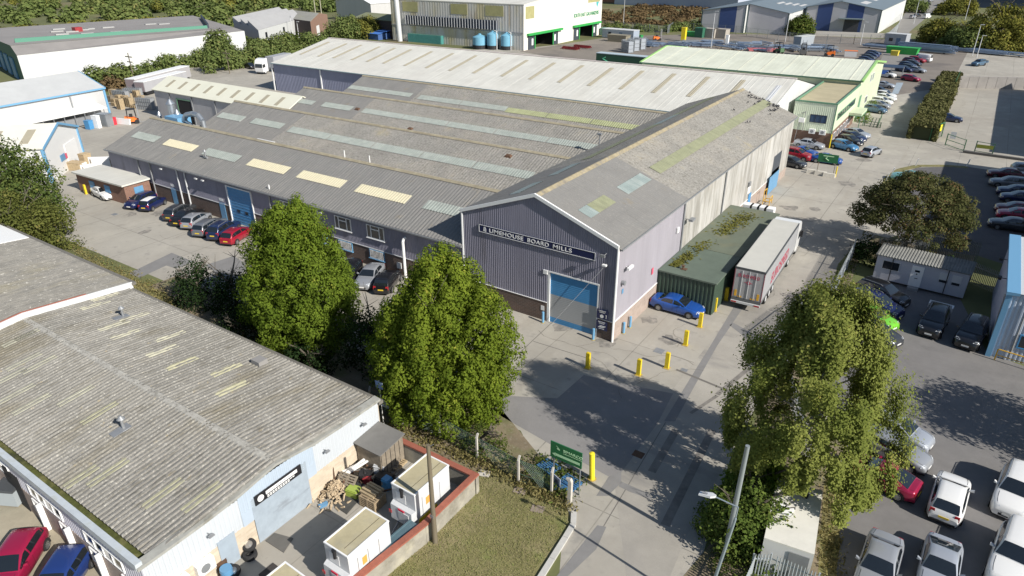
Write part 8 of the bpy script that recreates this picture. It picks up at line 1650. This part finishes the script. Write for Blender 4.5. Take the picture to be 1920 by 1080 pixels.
mb.build('frame',gm_,e,local=True); mb=MB(); s0=q0.lerp(q1,.25)-q0+Vector((0,-.12,1.1)); s1=q0.lerp(q1,.85)-q0+Vector((0,-.12,1.1)); mb.hexa([s0,s1,s1+Vector((0,.04,0)),s0+Vector((0,.04,0))],[v+up*1.1 for v in (s0,s1,s1+Vector((0,.04,0)),s0+Vector((0,.04,0)))]); mb.build('yellow_sign',M('lemon sign',(.78,.70,.03),.5),e,local=True)
mb=MB(); a,b=G(1805,286),G(1930,303); d=(b-a).normalized(); n=Vector((-d.y,d.x,0))*.25; mb.hexa([a-n,b-n,b+n,a+n],[v+up*.35 for v in (a-n,b-n,b+n,a+n)]); tag(mb.build('low_kerb_wall',M('dark kerb wall',(.10,.095,.09),.9)),'low dark kerb wall along the front of the fenced yard','wall')
hoop('tall green frame posts behind the parked white van in the fenced yard',[G(1786,176),G(1794,158)],3.0,gm_)
# green board by the mill's far corner, with its concrete blocks
q=G(1548,326); e=thing('green_board','plain green notice board on thin posts in front of the blue coupe','sign',(q.x,q.y,0),R(3)); mb=MB()
for x in (-1.2,1.0): mb.tube((x,0,0),(x,0,OY(1540,290,q.y).z),.05,n=6)
mb.build('post',M('post brown',(.2,.17,.12),.7),e,local=True); bz0,bz1=OY(1540,303,q.y).z,OY(1540,287,q.y).z; lbox(e,'board',-1.4,-.06,bz0,1.25,-.02,bz1,greensign); mb=MB(); zc=(bz0+bz1)/2; mb.path([(-.2,-.075,zc+.2),(-.4,-.075,zc),(.05,-.075,zc-.3)],.06,5); mb.box(-.75,-.08,bz1-.35,.65,-.065,bz1-.22); mb.build('board_marks',lg,e,local=True)
for i,(px,py) in enumerate(((1523,325),(1538,328),(1554,332))): q=G(px,py); mb=MB(); mb.hexa([(q.x-.8,q.y-.28,.01),(q.x+.8,q.y-.28,.01),(q.x+.8,q.y+.28,.01),(q.x-.8,q.y+.28,.01)],[(q.x-.75,q.y-.18,.55),(q.x+.75,q.y-.18,.55),(q.x+.75,q.y+.18,.55),(q.x-.75,q.y+.18,.55)]); tag(mb.build('concrete_block',M('white block',(.60,.57,.50),.9,var=.12,vs=2)),['left white concrete block under the green board','middle white concrete block under the green board','right white concrete block under the green board'][i],'block')
bollard('thin yellow post right of the green board',1566,332,1.5,.09,yc)
for px,py,lb in ((1716,311,'left white marker post on the grass kerb behind the maple'),(1812,312,'right white marker post on the grass kerb'),(1671,328,'white marker post at the curve of the grass kerb'),(1661,339,'low white marker post at the start of the grass kerb')):
    q=G(px,py); mb=MB(); mb.hexa([(q.x-.07,q.y-.07,0),(q.x+.07,q.y-.07,0),(q.x+.07,q.y+.07,0),(q.x-.07,q.y+.07,0)],[(q.x+.13,q.y-.07,1.1),(q.x+.27,q.y-.07,1.1),(q.x+.27,q.y+.07,1.1),(q.x+.13,q.y+.07,1.1)]); tag(mb.build('marker_post',whitep),lb,'post')
# white sacks at the back of the store, and amber trolley
for i in range(4): q=G(1398+13*i,392+3*i,3.1); mb=MB(); mb.cbox(q.x,74.3+.0*i,.02,1.0,1.0,3.4); tag(mb.build('bulk_bag',whitep),'white bulk bag standing behind the mossy green store','bag','white bags behind the green store')
q=G(1415,378); e=thing('amber_trolley','amber steel trolley frame against the mill side wall','trolley',(-19.2,q.y,0)); mb=MB(); mb.path([(0,-.6,0),(0,-.6,1.8),(0,.6,1.8),(0,.6,0)],.05); mb.path([(.8,-.6,0),(.8,-.6,1.0),(.8,.6,1.0),(.8,.6,0)],.05); mb.path([(0,-.6,.5),(.8,-.6,.5),(.8,.6,.5),(0,.6,.5),(0,-.6,.5)],.05); mb.build('frame',M('amber paint',(.62,.36,.03)),e,local=True)
# poles and masts, far
def mast(label,px,py,h,r=.12,m_=None,arm=None,nm='lamp_column',cat='lamp column'):
    q=G(px,py); e=thing(nm,label,cat,(q.x,q.y,0)); mb=MB(); mb.tube((0,0,0),(0,0,h),r,r*.7,8); mb.build('shaft',m_ or greyw,e,local=True)
    mb=MB()
    if arm=='cross': mb.box(-1.4,-.1,h-1.0,1.4,.1,h-.8); mb.box(-1.1,-.1,h-2.2,1.1,.1,h-2.0)
    else: mb.box(-.1,-.15,h,1.0,.15,h+.14)
    mb.build('crossarm' if arm else 'lamp_head',m_ or greyw,e,local=True)
pwm=M('pale timber pole',(.42,.40,.30),.8)
mast('left timber pole of the pair behind the brown brick building',593,36,14,.22,pwm,'cross','power_pole','pole'); mast('right timber pole of the pair behind the brown brick building',604,36,13.5,.22,pwm,'cross','power_pole','pole')
mast('thin lamp column in front of the brown bank',1168,55,12); mast('lamp column in the middle of the steel yard',1333,90,11); mast('lamp column before the striped sheds',1472,78,9); mast('lamp column by the far site cabin',1613,84,7); mast('lamp post with a red base beside the blue pickup',1823,104,8.5); mast('second lamp post right of the blue pickup',1831,108,6); mast('lamp column on the drive behind the golden trees',1808,42,12); mast('lamp column on the far road',1713,45,9); mast('lamp column beside the white sawtooth building',482,66,8); mast('lamp column by the clipped bushes',520,70,8); mast('lamp column by the brown brick wall',550,75,8); mast('short lamp column by the brown brick wall',561,74,6); mast('timber pole in the hedgerow left of the pallets',253,155,7,.15,poleM,'cross','power_pole','pole'); mast('thin pole in the hedgerow below the white wall',147,140,5,.12,poleM,'cross','power_pole','pole'); mast('thin grey pole by the lorry yard bushes',431,138,6,.12,poleM,'cross','power_pole','pole')
q=G(650,22); e=thing('lattice_mast','blue grey lattice mast at the top behind the white roofed shed','mast',(q.x,q.y,0)); mb=MB(); 
for x,y in ((-2,-2),(2,-2),(2,2),(-2,2)): mb.tube((x,y,0),(x*.8,y*.8,30),.22,n=5)
for z in range(0,30,3):
    for (x,y),(u_,v_) in (((-2,-2),(2,-2)),((2,-2),(2,2)),((2,2),(-2,2)),((-2,2),(-2,-2))): mb.tube((x,y,z),(u_,v_,z+3),.12,n=4); mb.tube((u_,v_,z),(x,y,z+3),.12,n=4)
mb.build('lattice',M('mast blue',(.12,.20,.30),.6),e,local=True)
# roads at the top right
sheet('far_road',gp((1640,140),(1700,140),(1715,95),(1705,60),(1770,5),(1800,-20),(1735,-20),(1700,20),(1672,62)),.012,M('far tarmac',(.22,.21,.195),.9,var=.1,vs=.1))
sheet('blue_bay_marking',gp((1681,155),(1694,155),(1684,176),(1672,176)),.014,M('faded blue marking',(.30,.36,.41),.9,var=.15,vs=1))
# open frame shelter among the parked rows
q=G(1672,144); e=thing('bike_shelter','small grey shelter with a blue sign in the far parked row','shelter',(q.x,q.y,0),R(5)); mb=MB(); mb.slab([(-3,-2.0,2.5),(2.2,-2.0,2.5),(2.2,1.5,2.7),(-3,1.5,2.7)],.1); mb.build('roof',M('shelter navy',(.03,.05,.09),.4),e,local=True); mb=MB()
for x in (-2.9,-.4,2.1): mb.cbox(x,-1.9,0,.12,.12,2.45); mb.cbox(x,1.4,0,.12,.12,2.6)
mb.build('post',steel,e,local=True); lbox(e,'blue_sign',-2.8,-2.1,.8,-.9,-2.02,1.7,M('blue sign',(.04,.12,.42),.5)); lbox(e,'side_panel',2.2,-1.9,.2,2.26,1.4,2.4,greyw)
# ---------------------------------------------------------------- vehicles
P_={n:paint(n,c,m_) for n,c,m_ in (('silver',(.33,.345,.37),.3),('pale silver',(.40,.43,.48),.3),('grey',(.17,.18,.20),.3),('dark grey',(.055,.06,.068),.3),('black',(.010,.010,.012),0),('navy',(.010,.016,.075),.1),('dark blue',(.016,.028,.085),.2),('blue',(.016,.085,.36),.2),('light blue',(.06,.22,.42),.3),('red',(.30,.008,.025),.1),('maroon',(.11,.010,.022),.2),('green',(.16,.50,.035),0),('turquoise',(.20,.47,.45),.2),('steel blue',(.07,.14,.22),.3),('crimson',(.33,.012,.055),.2),('pearl',(.74,.74,.73),0))}
def at(px,py,z=.6): return G(px,py,z)
Wt=P_['pearl']
left=[('saloon','white saloon parked beside the brick hut',(194,361),R(-6),Wt),('hatch','dark blue hatchback facing out beside the brick hut',(264,376),R(-72),P_['navy']),('mini','navy small car with a white roof in the left yard row',(286,381),R(115),P_['navy'],whitep),('estate','dark grey estate, leftmost of the tight row by the long shed',(338,396),R(112),P_['dark grey']),('saloon','black saloon second in the tight row by the long shed',(352,405),R(112),P_['black']),('hatch','silver hatchback in the row by the long shed',(368,412),R(114),P_['silver']),('estate','grey people carrier right of the silver hatchback',(393,424),R(112),P_['grey']),('suv','dark blue off road car near the blue roller door',(420,431),R(112),P_['dark blue']),('hatch','red hatchback half hidden by the left hornbeam',(444,440),R(110),P_['red'])]
for c in left: car(c[0],c[1],at(*c[2]),c[3],c[4],'cars parked along the long shed',roof=c[5] if len(c)>5 else None)
car('hatch','black hatchback nose out beside the silver saloon between the hornbeams',at(655,510),R(-62),P_['black']); car('saloon','silver saloon nose out between the two hornbeams',at(694,517),R(-66),P_['silver']); car('hatch','black hatchback tail out right of the silver saloon',at(727,526),R(115),P_['black'])
car('saloon','bright blue saloon in front of the green store',at(1270,572),R(0),P_['blue'])
offr=[('saloon','silver saloon before the brick end of the pale green office',(1517,270),R(-3),P_['pale silver']),('coupe','blue coupe half hidden behind the red car at the mill corner',(1506,284),R(-8),P_['blue']),('suv','red off road car at the far mill corner',(1494,291),R(-8),P_['red']),('hatch','dark grey hatchback nearest the blue gate at the mill corner',(1484,304),R(-12),P_['dark grey']),('coupe','blue coupe behind the plain green notice board',(1550,298),R(2),P_['blue']),
 ('hatch','light blue hatchback, nearest of the four at the office wall',(1583,273),R(-22),P_['light blue']),('hatch','black hatchback second of the four at the office wall',(1593,264),R(-22),P_['black']),('hatch','dark blue hatchback third of the four at the office wall',(1599,257),R(-22),P_['dark blue']),('saloon','silver saloon farthest of the four at the office wall',(1605,250),R(-22),P_['pale silver']),
 ('hatch','pale silver hatchback driving away along the drive',(1634,284),R(75),P_['pale silver']),
 ('hatch','steel blue hatchback, nearest of the row by the entrance canopy',(1641,205),R(-15),P_['steel blue']),('hatch','silver blue hatchback second in the row by the canopy',(1648,197),R(-12),P_['silver']),('hatch','white hatchback third in the row past the canopy',(1653,190),R(-12),Wt),('saloon','white saloon fourth in the row past the canopy',(1658,183),R(-12),Wt),('hatch','white hatchback fifth in the row past the canopy',(1660,178),R(-12),Wt),('hatch','black hatchback in the row beneath the hall gable',(1648,170),R(-10),P_['black']),('coupe','white coupe farthest in the row beneath the hall gable',(1658,159),R(-8),P_['pale silver'])]
for c in offr: car(c[0],c[1],at(*c[2]),c[3],c[4],'cars parked by the office',detail=1)
farr=[('dark blue',(1638,100)),('navy',(1634,104)),('dark grey',(1629,108)),('navy',(1624,112)),('black',(1618,116))]
for i,(cn,p_) in enumerate(farr): car('hatch',['teal blue hatchback at the far end of the left parked row','navy hatchback second from the far end of the left parked row','dark grey hatchback in the middle of the left parked row','navy hatchback second from the near end of the left parked row','black hatchback at the near end of the left parked row'][i],at(*p_),R(-18),P_[cn],'cars in the far left row',detail=0)
fr2=[('van','pearl',(1728,111),'white van at the far end of the right parked row',(0)),('suv','red',(1719,113),'red car at the far end of the right parked row',0),('hatch','maroon',(1708,114),'maroon car just behind the red one in the far row',0),('hatch','dark grey',(1712,119),'dark grey car third in the far right row',0),('hatch','dark blue',(1702,122),'dark blue car fourth in the far right row',0),('hatch','black',(1705,127),'black car in the middle of the far right row',0),('hatch','dark blue',(1696,130),'dark blue car near the shelter in the far right row',0),('suv','pearl',(1662,140),'white off road car beside the grey shelter',0),('saloon','silver',(1718,131),'silver car with red lamps at the near end of the far right row',0),('hatch','crimson',(1708,147),'crimson hatchback parked at the end of the far rows',0)]
for t,cn,p_,lb,_ in fr2: car(t,lb,at(*p_),R(-20) if t!='van' else R(160),P_[cn],'cars in the far right row',detail=0)
e=car('suv','blue pickup truck alone in the far yard',at(1835,119),R(-118),P_['steel blue'],detail=0,name='pickup_truck'); lbox(e,'load_bed',-2.9,-.9,.7,-2.2,.9,1.25,P_['steel blue'])
car('van','white van backed against the end of the clipped hedge',at(1782,147,.9),R(-70),Wt,detail=0); car('hatch','dark green hatchback in front of the white van by the hedge end',at(1779,161),R(-70),P_['black'],detail=0)
car('saloon','dark blue saloon alone in the fenced yard',at(1778,221),R(3),P_['dark blue'])
car('coupe','turquoise coupe behind the maple crown',at(1704,331),R(-172),P_['turquoise'])
rr_=[('saloon','maroon','maroon saloon at the head of the shaded row, right edge',(1888,326),8),('estate','grey','grey estate second in the shaded row, right edge',(1894,343),6),('hatch','dark blue','dark blue hatchback third in the shaded row, right edge',(1905,359),6),('hatch','navy','navy hatchback fourth in the shaded row, right edge',(1912,371),6),('hatch','maroon','maroon hatchback fifth in the shaded row, right edge',(1904,392),5),('hatch','crimson','crimson hatchback sixth in the shaded row, right edge',(1908,403),5),('saloon','dark grey','dark grey saloon nearest in the shaded row, right edge',(1898,421),4)]
for t,cn,lb,p_,h in rr_: car(t,lb,at(*p_),R(180+h),P_[cn],'cars in the shaded row at the right edge')
car('hatch','silver car cut by the right edge above the shaded row',at(1928,318),R(10),P_['silver'],detail=0)
car('suv','black off road car nearest the pale cabin by the hedge strip',at(1654,552),R(-20),P_['black']); car('suv','navy off road car between the black one and the green hatchback',at(1642,572),R(-22),P_['navy']); car('hatch','bright green hatchback half hidden by the birch',at(1634,594),R(-24),P_['green']); car('hatch','dark hatchback mostly hidden by the birch below the green one',at(1640,622),R(-24),P_['dark grey'])
e=car('suv','black pickup with a pale load bed nose out before the cabin',at(1752,600,.8),R(-95),P_['black'],name='pickup_truck',cat='pickup'); mb=MB(); mb.box(-2.95,-.93,.7,-2.25,-.80,1.22); mb.box(-2.95,.80,.7,-2.25,.93,1.22); mb.box(-2.95,-.8,.7,-2.85,.8,1.22); mb.build('load_bed',Wt,e,local=True)
car('suv','black off road car nose out beside the right hand shed wall',at(1823,622,.8),R(-98),P_['black'])
car('hatch','silver hatchback farther of the two half under the birch',at(1682,806),R(-14),P_['pale silver']); car('hatch','silver hatchback nearer of the two half under the birch',at(1676,842),R(-14),P_['silver']); car('coupe','crimson coupe with its tail out from under the birch',at(1650,890),R(168),P_['crimson'])
car('hatch','white hatchback tail towards the bottom edge in the car park',at(1781,928,.7),R(86),Wt); car('suv','white off road car nose down at the right edge of the car park',at(1905,918,.8),R(-98),Wt); car('offroad','white roof railed off road car at the bottom right corner',at(1902,1040,.9),R(-98),Wt)
car('saloon','silver saloon nose down at the bottom edge beside the weeds',at(1648,1058,.7),R(-92),P_['silver']); car('coupe','pale silver coupe right of the silver saloon at the bottom edge',at(1762,1062,.7),R(-92),P_['pale silver'])
car('hatch','red car cut by the bottom left corner',at(28,1056,.6),R(-48),P_['crimson']); car('hatch','blue car below the red one at the bottom left',at(112,1090,.6),R(-52),paint('mid blue',(.018,.045,.19),.2))
for i,(px,py,cn) in enumerate(((469,124,'black'),(490,121,'silver'))): car('hatch',['black car in the lorry yard beside the bushes','beige silver car in the lorry yard beside the white cab'][i],at(px,py),R(-10),P_[cn],detail=0)
for i,(px,py,cn) in enumerate(((468,74,'blue'),(474,73,'dark blue'),(480,72,'silver'),(486,74,'dark blue'),(492,73,'silver'),(498,74,'red'),(504,75,'grey'))): car('hatch',['blue car at the left end of the row below the sawtooth building','dark blue car second in the row below the sawtooth building','silver car third in the row below the sawtooth building','dark blue car fourth in the row below the sawtooth building','silver car fifth in the row below the sawtooth building','red car sixth in the row below the sawtooth building','grey car last in the row below the sawtooth building'][i],at(px,py),R(60),P_[cn],'cars below the sawtooth building',detail=0)
for i,(px,py,cn,t) in enumerate(((1720,28,'dark grey','hatch'),(1726,21,'black','hatch'),(1733,14,'dark blue','hatch'),(1740,7,'black','hatch'),(1745,1,'silver','hatch'),(1738,31,'pearl','van'),(1712,31,'silver','hatch'))): car(t,['dark grey car second in the line along the far road','black car third in the line along the far road','dark blue car fourth in the line along the far road','black car fifth in the line along the far road','silver car farthest in the line along the far road','white van on the far road beside the golden tree','silver car nearest in the line along the far road'][i],at(px,py,.8),R(70),P_[cn],'cars along the far road',detail=0)
